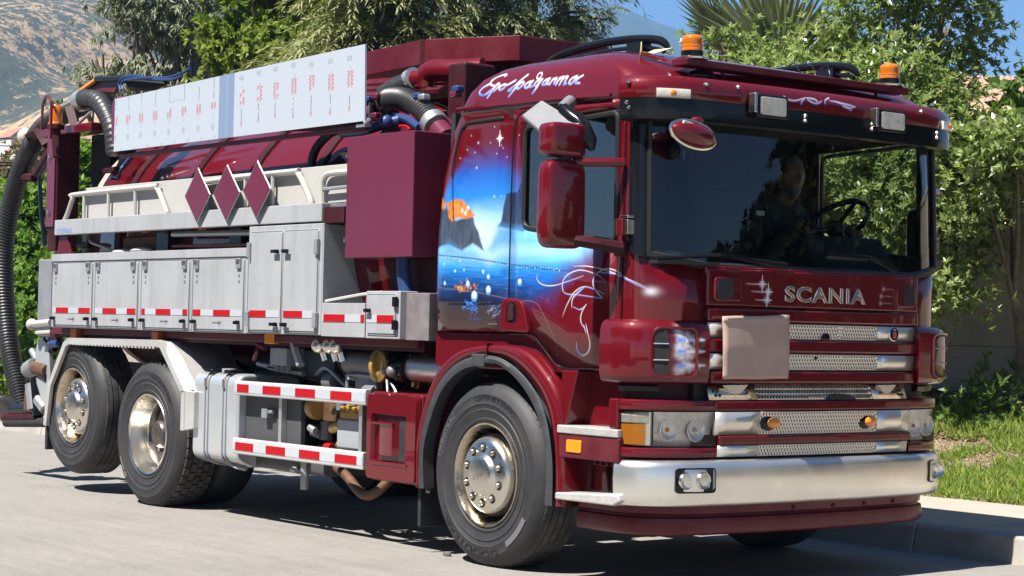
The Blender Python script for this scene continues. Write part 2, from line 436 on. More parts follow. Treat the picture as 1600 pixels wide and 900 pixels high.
# ------------------------------------------------------------------ airbrush print, painted here pixel by pixel
def lin(c): 
    c = np.array(c, float)/255.
    return np.where(c <= .04045, c/12.92, ((c+.055)/1.055)**2.4)
class Canvas:
    def __init__(s, u0, uw, v0, vh, ppm):
        s.u0, s.uw, s.v0, s.vh, s.k = u0, uw, v0, vh, ppm
        s.W, s.H = int(uw*ppm), int(vh*ppm)
        s.rgb = np.zeros((s.H, s.W, 3)); s.a = np.zeros((s.H, s.W))
        s.U, s.V = np.meshgrid(np.arange(s.W)+.5, np.arange(s.H)+.5)
    def px(s, p): return ((p[0]-s.u0)*s.k, (p[1]-s.v0)*s.k)
    def over(s, mask, col, sl=(slice(None), slice(None))):
        m = np.clip(mask, 0, 1); c = np.asarray(col, float)
        a0 = s.a[sl]; a1 = m + a0*(1-m)
        s.rgb[sl] = np.where(a1[..., None] > 1e-6, (c*m[..., None] + s.rgb[sl]*(a0*(1-m))[..., None])/np.maximum(a1, 1e-6)[..., None], s.rgb[sl])
        s.a[sl] = a1
    def window(s, pts, pad):
        P = np.array(pts); x0, y0 = P.min(0)-pad; x1, y1 = P.max(0)+pad
        x0, y0 = max(0, int(x0)), max(0, int(y0)); x1, y1 = min(s.W, int(x1)+1), min(s.H, int(y1)+1)
        return (slice(y0, max(y1, y0)), slice(x0, max(x1, x0)))
    def stroke(s, pts, w, col, soft=.004, opac=1., taper=False, col2=None):
        Q = [s.px(p) for p in pts]
        C = [(p.x, p.y) for p in spline([(a, b, 0) for a, b in Q], 10)]
        r = w*s.k/2; sf = max(.8, soft*s.k)
        sl = s.window(C, r+sf+2); U, V = s.U[sl], s.V[sl]
        if U.size == 0: return
        D = np.full(U.shape, 1e9); n = len(C)-1
        for i in range(n):
            ax, ay = C[i]; bx, by = C[i+1]; dx, dy = bx-ax, by-ay; q = dx*dx+dy*dy+1e-9
            t = np.clip(((U-ax)*dx+(V-ay)*dy)/q, 0, 1)
            d = np.hypot(U-ax-t*dx, V-ay-t*dy)
            if taper: d = d + r*(1-math.sin(math.pi*(i+.5)/n))*.75
            D = np.minimum(D, d)
        m = np.clip((r-D)/sf+.5, 0, 1)*opac
        if col2 is not None:
            g = (V - V.min())/max(1, np.ptp(V)); n_ = np.sin(U*.11)*.18
            c = col2 + (np.asarray(col)-col2)*np.clip(g*1.6-.05+n_, 0, 1)[..., None]
            s.over(m, c, sl)
        else: s.over(m, col, sl)
    def poly(s, pts, col, soft=.01, opac=1., noise=0.):
        Q = np.array([s.px(p) for p in pts]); sf = max(1., soft*s.k)
        sl = s.window(Q, sf*2+4); U, V = s.U[sl].copy(), s.V[sl]
        if U.size == 0: return
        if noise:
            U = U + noise*s.k*fbm2(U/(.05*s.k), V/(.05*s.k), 3)
        inside = np.zeros(U.shape, bool); D = np.full(U.shape, 1e9); n = len(Q)
        for i in range(n):
            ax, ay = Q[i]; bx, by = Q[(i+1) % n]
            c = ((ay > V) != (by > V)) & (U < (bx-ax)*(V-ay)/(by-ay+1e-12)+ax)
            inside ^= c
            dx, dy = bx-ax, by-ay; q = dx*dx+dy*dy+1e-9
            t = np.clip(((U-ax)*dx+(V-ay)*dy)/q, 0, 1); D = np.minimum(D, np.hypot(U-ax-t*dx, V-ay-t*dy))
        sd = np.where(inside, D, -D)
        s.over(np.clip(sd/sf*.5+.5, 0, 1)*opac, col(U, V) if callable(col) else col, sl)
    def disc(s, c, r, col, soft=.004, opac=1., power=1.):
        q = s.px(c); rr = r*s.k; sf = max(.8, soft*s.k)
        sl = s.window([q], rr+sf+2); d = np.hypot(s.U[sl]-q[0], s.V[sl]-q[1])
        s.over(np.clip((rr-d)/sf+.5, 0, 1)**power*opac, col, sl)
    def glow(s, c, r, col, opac=1.):
        q = s.px(c); rr = r*s.k; sl = s.window([q], rr*2.5)
        d = np.hypot(s.U[sl]-q[0], s.V[sl]-q[1]); s.over(np.exp(-(d/rr)**2*1.5)*opac, col, sl)
    def star(s, c, r, col=(.9, .9, .95)):
        q = c; s.glow(c, r*.35, col, .9)
        for dx, dy in ((0, 1), (1, 0)):
            s.stroke([(q[0]-dx*r*.7, q[1]-dy*r), (q[0], q[1]), (q[0]+dx*r*.7, q[1]+dy*r)], .010*r/.06, col, .003, .95, True)
        for dx, dy in ((.35, .35), (.35, -.35)):
            s.stroke([(q[0]-dx*r, q[1]-dy*r), (q[0], q[1]), (q[0]+dx*r, q[1]+dy*r)], .006*r/.06, col, .003, .7, True)
    def image(s, name, gain=1.):
        im = bpy.data.images.new(name, s.W, s.H, alpha=True, float_buffer=True)
        im.colorspace_settings.name = 'Non-Color'
        buf = np.zeros((s.H, s.W, 4), np.float32)
        buf[..., :3] = np.clip(s.rgb*gain, 0, 1); buf[..., 3] = np.clip(s.a, 0, 1)
        im.alpha_mode = 'CHANNEL_PACKED'
        im.pixels.foreach_set(buf.ravel()); im.update()
        return im
def _h(ix, iy, seed):
    n = (ix.astype(np.int64)*374761393 + iy.astype(np.int64)*668265263 + seed*1442695041) & 0x7fffffff
    n = ((n ^ (n >> 13))*1274126177) & 0x7fffffff
    return ((n ^ (n >> 16)) & 0xffff)/65535.
def vnoise(x, y, seed=0):
    ix, iy = np.floor(x), np.floor(y); fx, fy = x-ix, y-iy
    fx = fx*fx*(3-2*fx); fy = fy*fy*(3-2*fy)
    a, b, c, d = _h(ix, iy, seed), _h(ix+1, iy, seed), _h(ix, iy+1, seed), _h(ix+1, iy+1, seed)
    return (a*(1-fx)+b*fx)*(1-fy)+(c*(1-fx)+d*fx)*fy
def fbm2(x, y, o=5, seed=0):
    s = np.zeros(np.shape(x)); a = .5
    for i in range(o):
        s += a*(vnoise(x, y, seed+i)-.5)*2; x = x*2.03+17.1; y = y*2.03+5.3; a *= .5
    return s

def SP(px, py):               # photo pixel on the cab side
    p = on_y(px, py, -1.2); return (p.x, p.z)
def FP(px, py, x=1.42):
    p = on_x(px, py, x); return (p.y, p.z)

def paint_side():
    c = Canvas(-.66, 2.1, 1.1, 1.85, 620)
    X = c.U/c.k+c.u0; Z = c.V/c.k+c.v0
    nz = fbm2(X*5, Z*5, 5, 3); nf = fbm2(X*22, Z*14, 4, 9); nv = fbm2(X*40, Z*5, 4, 21)
    # sky-to-water ground colour
    zs = np.array([1.34, 1.42, 1.50, 1.58, 1.64, 1.70, 1.745, 1.765, 1.80, 1.85, 1.90, 1.96, 2.04, 2.14, 2.24, 2.33, 2.42, 2.5])
    cs = np.array([lin(q) for q in [(70,16,26),(50,26,40),(40,42,66),(30,78,150),(34,116,210),(48,146,234),(70,168,240),(96,180,236),(120,196,244),(80,168,238),(128,196,246),(150,208,250),(44,148,230),(34,124,216),(36,98,196),(54,72,160),(72,46,104),(80,20,50)]])
    zz = Z + nz*.018
    col = np.stack([np.interp(zz, zs, cs[:, i]) for i in range(3)], -1)
    wat = ((Z < 1.745) & (Z > 1.5)).astype(float)
    wav = fbm2(X*7, Z*38, 4, 31)
    col = col*(1+(wav*.40*wat)[..., None]) + (np.clip(nf, 0, 1)*.12*((Z > 1.76) & (Z < 1.9)))[..., None]
    # extent of the picture, soft edge
    xl = np.interp(Z, [1.34, 1.4, 1.6, 1.8, 2.0, 2.15, 2.25, 2.35, 2.45], [-.50, -.56, -.60, -.60, -.55, -.50, -.42, -.30, -.2])
    xr = np.interp(Z, [1.36, 1.42, 1.5, 1.58, 1.66, 1.72, 1.8, 1.86, 1.95, 2.3], [.08, .28, .50, .72, .80, .88, 1.02, 1.0, .55, .30])
    soft = np.clip((X-xl-nz*.03)/.07, 0, 1)*np.clip((xr+nf*.06+nz*.05-X)/.24, 0, 1)
    top = np.clip((2.44+.02*nz-Z)/.20, 0, 1); bot = np.clip((Z-1.36-nz*.02)/.11, 0, 1)
    c.over(soft*top*bot, col)
    # white valley light
    c.poly([SP(*p) for p in [(742,334),(770,345),(792,352),(782,385),(765,405),(745,385),(735,360)]], lin((214,234,248)), .06, .8)
    c.poly([SP(*p) for p in [(735,325),(800,318),(812,330),(790,352),(760,345)]], lin((170,210,248)), .06, .6)
    c.poly([SP(*p) for p in [(690,398),(740,386),(800,378),(870,390),(905,398),(840,404),(740,408)]], lin((196,226,246)), .06, .42, .03)
    def rock(U, V):
        n = fbm2(U/9, V/60, 4, 5)[..., None]
        return lin((58, 60, 74))*(1+n*.9)
    c.poly([SP(*p) for p in [(680,322),(697,326),(712,345),(738,336),(750,372),(756,392),(738,380),(722,392),(700,382),(676,388)]], rock, .008, .97, .012)
    c.poly([SP(*p) for p in [(700,378),(722,392),(745,398),(730,402),(690,400)]], lin((86,150,205)), .03, .6, .02)
    def orange(U, V):
        n = fbm2(U/14, V/14, 4, 15)[..., None]
        return lin((216, 128, 44))*(1+n*.6)
    c.poly([SP(*p) for p in [(698,317),(712,311),(722,312),(734,326),(743,337),(730,342),(714,340),(705,347),(700,338)]], orange, .006, 1, .01)
    c.poly([SP(*p) for p in [(683,306),(690,311),(696,318),(694,328),(688,327),(682,320)]], orange, .006, 1, .008)
    for q in ((722,329), (731,325), (727,333)): c.glow(SP(*q), .014, lin((255,250,240)), .9)
    def rock2(U, V):
        n = fbm2(U/8, V/40, 4, 55)[..., None]
        return lin((44, 52, 84))*(1+n*.7)
    c.poly([SP(*p) for p in [(824,272),(813,287),(808,300),(797,301),(791,303),(786,325),(783,345),(778,354),(818,362),(826,352)]], rock2, .006, .97, .006)
    c.poly([SP(*p) for p in [(778,352),(818,358),(800,372),(770,395),(762,392)]], lin((84,160,226)), .03, .8, .01)
    # water line
    c.stroke([SP(*p) for p in [(682,398),(700,400),(740,404),(790,412),(850,420),(900,425),(950,432)]], .008, lin((40,60,96)), .006, .75)
    for k in range(46):
        t = k/45; q = SP(684+t*190, 401+t*21+random.uniform(-2, 3)); c.disc(q, random.uniform(.002, .006), lin((190,215,235)), .004, .7)
    for k in range(130):   # ripples
        q = SP(random.uniform(684, 850), random.uniform(412, 455)); l = random.uniform(.02, .08)
        c.stroke([(q[0]-l, q[1]), (q[0], q[1]+random.uniform(-.003, .003)), (q[0]+l, q[1]-.002)], .004, lin(random.choice([(70,150,226), (10,50,120), (110,180,240)])), .005, .35, True)
    c.poly([SP(*p) for p in [(684,430),(720,432),(770,436),(782,452),(770,500),(690,500),(678,470)]], lin((14,12,22)), .06, .55, .03)
    # coral, bubbles, swirls
    for k in range(36):
        a = random.uniform(0, 6.28); r = random.random()**.6
        q = SP(726+15*r*math.cos(a), 446+9*r*math.sin(a)); c.disc(q, random.uniform(.004, .012), lin(random.choice([(205,125,50), (170,96,40), (226,160,80)])), .005, .8)
    for k in range(14): q = SP(random.uniform(740, 747), random.uniform(443, 453)); c.disc(q, .005, lin((180,110,60)), .004, .7)
    for bx, by, r in ((755,425,3),(763,433,3.6),(731,444,4.4),(763,453.5,5.8),(741,463,7.2),(695,443,2.8),(812,441,4.6),(711,424,2.2),(725,422,1.8),(687,409,1.6),(694,413,1.4),(719,409,1.5)):
        q = SP(bx, by); rr = r/232.
        c.disc(q, rr, lin((96,170,226)), .005, .95); c.disc((q[0], q[1]+rr*.28), rr*.72, lin((222,238,248)), .008, .95)
    for k in range(42):
        q = SP(random.gauss(735, 7), random.gauss(478, 6)); c.stroke([q, (q[0]+random.uniform(-.03, .03), q[1]+random.uniform(-.01, .01))], .007, lin(random.choice([(30,110,226), (60,150,240), (16,60,170)])), .004, .8)
    for k in range(14): q = SP(random.gauss(743, 5), random.gauss(499, 2)); c.stroke([q, (q[0]+.025, q[1])], .006, lin((40,90,190)), .004, .7)
    for k in range(26):
        q = SP(random.gauss(768, 5), random.gauss(490, 8)); c.stroke([q, (q[0]+random.uniform(-.02, .02), q[1]+.01), (q[0]+.028, q[1]+.018)], .004, lin(random.choice([(150,170,215), (190,200,225), (70,90,160)])), .003, .7)
    c.stroke([SP(763,506), SP(770,506), SP(776,506)], .008, lin((215,205,215)), .004, .8)
    c.glow(SP(800, 480), .12, lin((20,60,150)), .35); c.glow(SP(835, 452), .10, lin((24,70,170)), .45); c.glow(SP(862, 466), .07, lin((40,70,160)), .3)
    # stars
    c.star(SP(779.5, 216), .048)
    for x, y in ((771,198),(735,212),(746,223),(765,223),(709,239),(782,227),(785,231),(810,211),(729,234),(741,238),(775,240),(744,262),(791,245),(772,307),(783,306),(718,247)):
        c.glow(SP(x, y), .008 if (x, y) in ((746,223),(744,262),(772,307)) else .005, lin((214,220,245)), .9)
    # pinstripes on the door
    Zp = lambda x, y: SP(830+x/2.5, 240+y/2.5)
    W_, B_ = lin((226,226,236)), lin((70,96,206))
    S = [([(28,468),(22,490),(45,512),(90,515),(140,500),(205,476)], 1),([(165,440),(220,440),(290,455),(350,480),(412,527)], 1),
         ([(245,510),(248,478),(290,450),(340,462),(380,500),(412,527)], 1),([(290,497),(250,470),(190,455),(140,475),(122,510),(132,545),(190,552),(278,565)], 1),
         ([(278,565),(252,535),(241,505),(246,478)], 1.5),([(122,637),(140,590),(170,540),(215,520),(283,547)], 1.1),([(158,603),(164,562),(205,523)], 1.2),
         ([(216,588),(192,609),(163,598)], 1),([(216,588),(196,625),(195,660),(218,694)], 1.2),([(218,694),(229,740),(222,775),(200,788),(180,768),(176,738)], 1.8),
         ([(205,668),(214,702)], .9),([(213,664),(223,708)], .9),([(410,520),(380,495),(330,470),(250,462)], .8)]
    for pts, w in S:
        P = [Zp(*p) for p in pts]
        c.stroke(P, .0068*w, W_*.85, .003, .85, True)
        c.stroke([(a+.004, b-.004) for a, b in P[len(P)//2:]], .006*w, B_, .003, .75, True)
    c.glow(Zp(418, 536), .026, lin((240,232,240)), .95)
    # door crease: its catch of light painted as a fine pale line
    c.stroke([SP(*p) for p in [(684,449),(740,456),(800,468),(835,472),(848,490),(860,515),(870,545),(870,556),(858,564)]], .005, lin((150,120,110)), .003, .55)
    # script name on the roof side
    Tz = lambda x, y: SP(740+x/7.5, 90+y/7.5)
    wh, bl = lin((205,204,212)), lin((80,112,200))
    T = [[(290,205),(270,186),(225,196),(170,240),(142,285),(160,312),(195,325),(202,352),(168,395),(112,436),(66,432),(52,398),(80,345),(132,308)],
         [(238,298),(205,375),(153,470)],[(212,330),(250,300),(264,328),(228,385),(205,392)],[(312,312),(278,345),(292,378),(335,352),(342,315),(312,312)],
         [(342,330),(390,300),(440,262)],[(566,192),(505,262),(448,335),(392,386),(430,376)],[(520,285),(455,378),(405,455)],[(492,312),(540,280),(556,308),(512,360),(480,352)],
         [(650,272),(600,292),(578,338),(612,350),(652,280)],[(660,268),(636,338),(672,334)],[(760,250),(712,272),(690,320),(724,326),(760,258)],[(768,248),(728,340),(682,418)],
         [(850,242),(808,262),(786,310),(818,314),(852,250)],[(858,240),(842,306),(872,302)],[(900,245),(876,312)],[(886,282),(915,244),(940,240),(925,300),(948,300)],
         [(978,232),(950,316)],[(962,276),(1000,226),(1020,232),(992,316)],[(1008,272),(1045,222),(1070,228),(1042,312),(1070,300)],
         [(1180,212),(1130,238),(1102,292),(1132,304),(1184,226)],[(1250,206),(1205,240),(1176,292),(1228,298)]]
    for st in T: c.stroke([Tz(*p) for p in st], .0145, wh, .004, 1, False, bl)
    q = Tz(716, 205); ring = [(q[0]+.020*math.cos(a), q[1]+.018*math.sin(a)) for a in np.linspace(0, 6.4, 14)]
    c.stroke(ring, .010, wh, .004)
    return c.image('side_airbrush', .80)

def paint_front():
    c = Canvas(-1.26, 2.52, 1.05, 1.75, 620)
    wh = lin((226,226,232)); bl = lin((40,120,226))
    for x, y, r in ((1088,438,.075),(1089,455,.06),(1090,470,.06)): c.star(FP(x, y, 1.39), r, wh)
    for x0, x1, y in ((1166,1191,444),(1174,1200,456),(1180,1198,469)):
        c.stroke([FP(x0, y-1), FP((x0+x1)/2, y), FP(x1, y)], .010, lin((190,150,155)), .004, .8, True); c.star(FP(x1, y), .05, wh)
    for x0, x1, y in ((1398,1381,452),(1396,1377,463),(1396,1376,474)):
        c.stroke([FP(x0, y+1), FP((x0+x1)/2, y), FP(x1, y)], .009, lin((150,110,115)), .004, .7, True); c.glow(FP(x1, y), .014, lin((190,160,165)), .8)
    # flames beside the corner vent
    for y in (531, 549, 571):
        p0, p1 = FP(1055, y, 1.36), FP(1100, y, 1.40)
        for k in range(30):
            t = random.random(); q = (p0[0]+(p1[0]-p0[0])*t, p0[1]+random.gauss(0, .034)*(1-t)); c.glow(q, .022*(1-t*.7), lin((226,226,230)), .5*(1-t*.6))
        c.stroke([(p0[0], p0[1]), ((p0[0]+p1[0])/2, p0[1]), p1], .018, wh, .008, .8, True)
        for k in range(3): c.glow((p0[0]+.012+.016*k, p0[1]), .016-.003*k, bl, .9)
    # visor flourish
    V = lambda x, y: FP(1180+x/3.75, y/3.75, 1.45)
    for pts in ([(160,560),(190,585),(230,590),(285,572)],[(285,572),(262,600),(262,615)],[(290,575),(320,600),(355,608),(380,590)],[(290,572),(340,585),(360,605)],
                [(430,572),(400,590),(400,612)],[(425,590),(480,602),(530,630),(570,632)],[(470,602),(520,612),(580,628)],[(500,622),(540,640),(555,648)]):
        P = [V(*p) for p in pts]; c.stroke(P, .012, lin((205,190,205)), .003, .85, True); c.stroke([(a, b-.006) for a, b in P], .007, lin((70,80,190)), .003, .8, True)
    return c.image('front_airbrush')

IMG_SIDE = paint_side()
IMG_FRONT = paint_front()
M['paint_side'] = art_mat('side_mural_paint', IMG_SIDE, 0, -.66, 2.1, 1.1, 1.85, ylim=-1.0)
M['paint_front'] = art_mat('front_art_paint', IMG_FRONT, 1, -1.26, 2.52, 1.05, 1.75, xlim=1.18)

def paint_panel():
    # protective film print of the white sheet: rows of small marks turned on their side
    c = Canvas(-4.68, 3.45, 2.55, .6, 420)
    red, gr, lg = lin((176, 50, 66)), lin((66, 70, 82)), lin((128, 136, 150))
    A = lambda px, py: (lambda p: (p.x, p.z))(on_y(px, py, -1.255))
    def glyphs(x, z0, z1, col, w, sz, dens=.75):
        z = z0
        while z < z1:
            if random.random() < dens:
                for q in range(2):
                    c.stroke([(x+random.uniform(-w, w)*.5, z), (x+random.uniform(-w, w)*.5, z+sz*.7)], .0045, col, .003, .85)
            z += sz
    def logo(x, z, s=1.):
        for dx in (-.020, .018):
            for k in range(3 if s < 1 else 4):
                if random.random() < .15: continue
                zz = z - .045*s + k*.026*s
                c.stroke([(x+dx-.012, zz), (x+dx+.010, zz+.012), (x+dx-.012, zz+.020)], .007, red, .004, .85)
    cols_l = [(182,0),(202,0),(222,0),(244,0),(266,0),(289,0),(312,0),(335,0)]
    for i, (px, _) in enumerate(cols_l):
        t = (px-180)/165.; zt = 147-t*27; 
        x, zl = A(px, 189-t*24); logo(x, zl, .8)
        _, za = A(px, 178-t*24); _, zb = A(px, 150-t*30)
        glyphs(x, za+.01, zb, gr, .006, .016); c.stroke([(x, zb+.01), (x, zb+.045)], .012, red, .006, .6)
        _, zc = A(px, 216-t*19); 
        for k in range(3): c.stroke([(x-.018+.014*k, zc-.02), (x-.018+.014*k, zc+.02)], .005, gr, .004, .7)
        _, zd = A(px, 200-t*20); glyphs(x, zd-.03, zd+.02, lg, .008, .014, .8)
    for px, pyc, pyl, pyb, pyt in ((380,122,153,199,165),(407,114,147,193,160),(433,108,142,186,152),(461,102,136,186,150),(489,101,131,183,147),(519,96,130,181,143),(549,91,124,175,137)):
        x, z = A(px, pyl); logo(x, z, 1.)
        x, z = A(px, pyc)
        for k in range(3): c.stroke([(x-.024+.02*k, z-.014), (x-.034+.02*k, z), (x-.024+.02*k, z+.014)], .005, gr, .004, .8)
        _, z0 = A(px, pyb-6); _, z1 = A(px, pyt+3); glyphs(x, z0, z1, gr, .012, .017, .85)
        _, zr = A(px, pyb-2); c.stroke([(x-.012, zr), (x, zr+.02), (x+.012, zr)], .007, red, .004, .75)
        _, za = A(px, pyl-12); glyphs(x+.01, za-.02, za+.03, lg, .006, .014, .7)
    for k in range(8):
        x, z = A(190+k*21, 235-k*2.9); c.disc((x, z+.006), .006, red if k < 2 else gr, .004, .8)
    # scratches of the film and its bare strip
    c.stroke([A(268,160), A(278,157), A(287,156)], .008, lg, .006, .6)
    a, b = A(345, 110), A(368.5, 105)
    U = c.U/c.k+c.u0
    strip = ((U > a[0]) & (U < b[0])).astype(float)
    n = fbm2(U*30, c.V*0+1, 3, 4)
    c.over(strip, lin((122, 138, 164))*(1+n*.18)[..., None])
    for k in range(70):
        q = (random.uniform(-4.6, -1.3), random.uniform(2.65, 3.05)); c.stroke([q, (q[0]+random.uniform(-.05, .05), q[1]+random.uniform(-.03, .03))], .002, lin((196,204,216)), .003, .35)
    return c.image('sheet_print')
IMG_SHEET = paint_panel()
def sheet_mat():
    m = pbr('printed_white_sheet', (.40, .445, .50), rough=.28, coat=.3, coat_rough=.1, bump=.03, bscale=2.5, bdist=.03)
    nt = m.node_tree; L = nt.links.new; p = nt.nodes[m['p']]
    tc = N(nt, 'ShaderNodeTexCoord'); sp = N(nt, 'ShaderNodeSeparateXYZ'); L(tc.outputs['Object'], sp.inputs[0])
    cb = N(nt, 'ShaderNodeCombineXYZ')
    a = N(nt, 'ShaderNodeMapRange', i_1=-4.68, i_2=-1.23, clamp=False); b = N(nt, 'ShaderNodeMapRange', i_1=2.55, i_2=3.15, clamp=False)
    L(sp.outputs[0], a.inputs[0]); L(sp.outputs[2], b.inputs[0]); L(a.outputs[0], cb.inputs[0]); L(b.outputs[0], cb.inputs[1])
    im = N(nt, 'ShaderNodeTexImage', image=IMG_SHEET, extension='CLIP'); L(cb.outputs[0], im.inputs[0])
    mx = N(nt, 'ShaderNodeMix', data_type='RGBA'); mx.inputs[6].default_value = (.40, .445, .50, 1)
    L(im.outputs['Alpha'], mx.inputs[0]); L(im.outputs['Color'], mx.inputs[7]); L(mx.outputs[2], p.inputs['Base Color'])
    return m
M['sheet'] = sheet_mat()
# ------------------------------------------------------------------ the truck
truck = thing('truck', 'maroon vacuum tanker truck with airbrushed cab and white side lockers, parked along the kerb', 'truck')
def part(mb, name, m, parent=None, **k):
    return mb.build(name, M[m] if isinstance(m, str) else ([M[q] for q in m] if isinstance(m, (list, tuple)) else m), parent or truck, **k)

LV_Z = lambda *a: np.interp(*a)
def x_rear(z): return float(np.interp(z, [1.33,1.77,2.23,2.5,2.63,2.72,2.80,2.87,2.90,2.93,2.945], [-.585,-.575,-.535,-.45,-.36,-.30,-.225,-.08,.05,.24,.4]))
def contour(z, w, xf, off=0., roof=False):
    """half plan outline, right side, from the front centre to the rear centre: list of (x, y, key)"""
    xr = x_rear(z); out = []
    xs = min(1.12, xf - .2); yc = max(.05, w - .40)
    w += off; xf += off
    for t in (0, .25, .5, .75, 1): out.append((xf - .03*t*t, -yc*t, ('f', t)))
    ax = xf - .03 - xs; ay = w - yc
    for th in (75, 60, 47, 34, 22, 10, 0):
        out.append((xs + ax*math.sin(R(th)), -yc - ay*math.cos(R(th)), ('c', th)))
    xl = (1.09, .9, .7, .5, .27, .17, 0., -.2, -.36)
    for x in xl:
        if roof: xx = xr + (x + .585)*(xs - xr)/(1.12 + .585)
        else: xx = x if x >= .17 else xr + .09 + (x + .45)*(.17 - xr - .09)/(.62)
        out.append((xx, -w, ('s', x)))
    for a in (0, 45, 90): out.append((xr + .08*(1-math.sin(R(a))) - off, -w + .08*(1-math.cos(R(a))), ('r', a)))
    out.append((xr - off, -.4*w, ('b', 0))); out.append((xr - off, 0, ('b', 1)))
    return out
def zb(p):
    x, y, k = p
    if k[0] == 'f': return 1.10
    if k[0] == 'c': return 1.10 + .035*(1-k[1]/90)
    if k[0] == 's': return float(np.interp(x, [.17, .40, .66, 1.2], [1.336, 1.332, 1.15, 1.14]))
    return 1.336
def zbelt(p):
    x, y, k = p
    if k[0] == 'f': return 1.705
    if k[0] == 'c': return float(np.interp(k[1], [0, 34, 90], [1.815, 1.765, 1.705]))
    return float(np.interp(x, [.27, 1.09], [1.923, 1.818]))
def ztop(p):
    x, y, k = p
    if k[0] in 'fc': return 2.50
    return float(np.interp(x, [.27, 1.09], [2.50, 2.532]))
def cab_levels():
    rows = []
    C0 = contour(1.5, 1.2, 1.385)
    def row(zf, w, xf, roof=False, zc=None):
        cc = contour(zc if zc else 1.5, w, xf, roof=roof)
        return [(x, y, zf((x, y, k)) if callable(zf) else zf) for x, y, k in cc], [k for _, _, k in cc]
    L_ = []
    for t in (0, .33, .66): L_.append(row(lambda p, t=t: zb(p)*(1-t)+zbelt(p)*t, 1.2, 1.385, zc=1.34+.4*t))
    L_.append(row(zbelt, 1.2, 1.385, zc=1.8))
    L_.append(row(lambda p: .5*zbelt(p)+.5*ztop(p), 1.197, 1.362, zc=2.2))
    L_.append(row(ztop, 1.192, 1.338, zc=2.5))
    L_.append(row(2.585, 1.192, 1.33, zc=2.585))
    L_.append(row(2.605, 1.203, 1.33, zc=2.605))
    L_.append(row(2.64, 1.20, 1.325, True, 2.64))
    L_.append(row(2.72, 1.188, 1.27, True, 2.72)); L_.append(row(2.79, 1.155, 1.17, True, 2.79)); L_.append(row(2.845, 1.09, 1.06, True, 2.845))
    L_.append(row(2.885, .98, .92, True, 2.885)); L_.append(row(2.915, .78, .76, True, 2.915)); L_.append(row(2.935, .45, .62, True, 2.935)); L_.append(row(2.94, .06, .52, True, 2.94))
    return L_
LVS = cab_levels()
KEYS = LVS[0][1]
nK = len(KEYS)
def full(r):   # mirror to the whole outline (left side appended)
    return r + [(x, -y, z) for x, y, z in r[-2::-1]]
rows = [full(r[0]) for r in LVS]
KF = KEYS + KEYS[-2::-1]
def xkey(k): return k[1]
def is_side_win(j):
    a, b = KF[j], KF[j+1]
    return a[0] == 's' and b[0] == 's' and .27 <= min(a[1], b[1]) and max(a[1], b[1]) <= 1.09
def is_screen(j):
    a, b = KF[j], KF[j+1]
    def ok(k): return k[0] == 'f' or (k[0] == 'c' and k[1] >= 34)
    return ok(a) and ok(b)
def is_door(j, right=True):
    a, b = KF[j], KF[j+1]
    s = (j < nK - 1) == right
    return s and a[0] in 's' and b[0] in 's' and .17 <= min(a[1], b[1]) and max(a[1], b[1]) <= 1.09
def shell_skip(i, j):
    if i in (3, 4) and (is_side_win(j) or is_screen(j)): return True
    if i < 6 and (is_door(j, True) or is_door(j, False)): return True
    return False
# close the outline front centre
mb = MB(); mb.grid(rows, skip=shell_skip)
cab = part(mb, 'cab_shell', 'paint_side', smooth=30)
cab.modifiers.new('w', 'SOLIDIFY').thickness = .012
cab.modifiers['w'].offset = -1
for right in (True, False):
    mb = MB(); mb.grid(rows, skip=lambda i, j: i >= 6 or not is_door(j, right) or (i in (3, 4) and is_side_win(j)))
    # small extension of the door to the front pillar
    d = part(mb, 'door', 'paint_side', smooth=30)
    md = d.modifiers.new('w', 'SOLIDIFY'); md.thickness = .02; md.offset = -1
    s = -1 if right else 1
    Y = lambda v: s*v
    # door joint, a fine recessed line around the door
    pts = [(.172, 1.30), (.172, 1.95), (.172, 2.50), (.22, 2.572), (1.06, 2.596), (1.135, 2.56), (1.14, 1.80), (1.14, 1.16), (.70, 1.145), (.60, 1.165), (.40, 1.325), (.172, 1.325)]
    P = [(x, Y(1.2005 if z < 2 else 1.2005-.008*(z-2)/.5), z) for x, z in rpoly(pts, .05, 4)]
    mb = MB(); mb.tube(P, .0048, 5, closed=True); part(mb, 'door_joint', 'black', d)
    # window
    gl = [(x, z) for x, z in rpoly([(.285, 1.925), (1.075, 1.825), (1.075, 2.512), (.285, 2.482)], .05, 5)]
    mb = MB(); mb.add([(x, Y(1.186), z) for x, z in rpoly([(.25, 1.90), (1.10, 1.80), (1.10, 2.54), (.25, 2.52)], .03, 3)], [tuple(range(16))]); part(mb, 'window', 'sideglass', d, recalc=False) if right else None
    mb = MB(); mb.tube([(x, Y(1.197), z) for x, z in gl], .013, 6, closed=True); part(mb, 'window_seal', 'rubber_seal', d)
    # door handle in its moulded cup
    h = rpoly([(.128, 1.515), (.20, 1.53), (.31, 1.515), (.345, 1.46), (.385, 1.345), (.37, 1.335), (.128, 1.342)], .03, 4)
    mb = MB(); mb.prism(h, 'y', Y(1.195), Y(1.226)); hd = part(mb, 'door_handle', 'maroon', d, bevel=.012, seg=3)
    mb = MB(); mb.prism(rpoly([(.185, 1.505), (.275, 1.505), (.285, 1.39), (.18, 1.385)], .04, 4), 'y', Y(1.222), Y(1.2275)); part(mb, 'handle_recess', 'black', d)
    mb = MB(); mb.prism(rpoly([(.205, 1.495), (.25, 1.495), (.257, 1.40), (.20, 1.40)], .02, 4), 'y', Y(1.2275), Y(1.234)); part(mb, 'handle_lever', 'maroon_dark', d, bevel=.004)
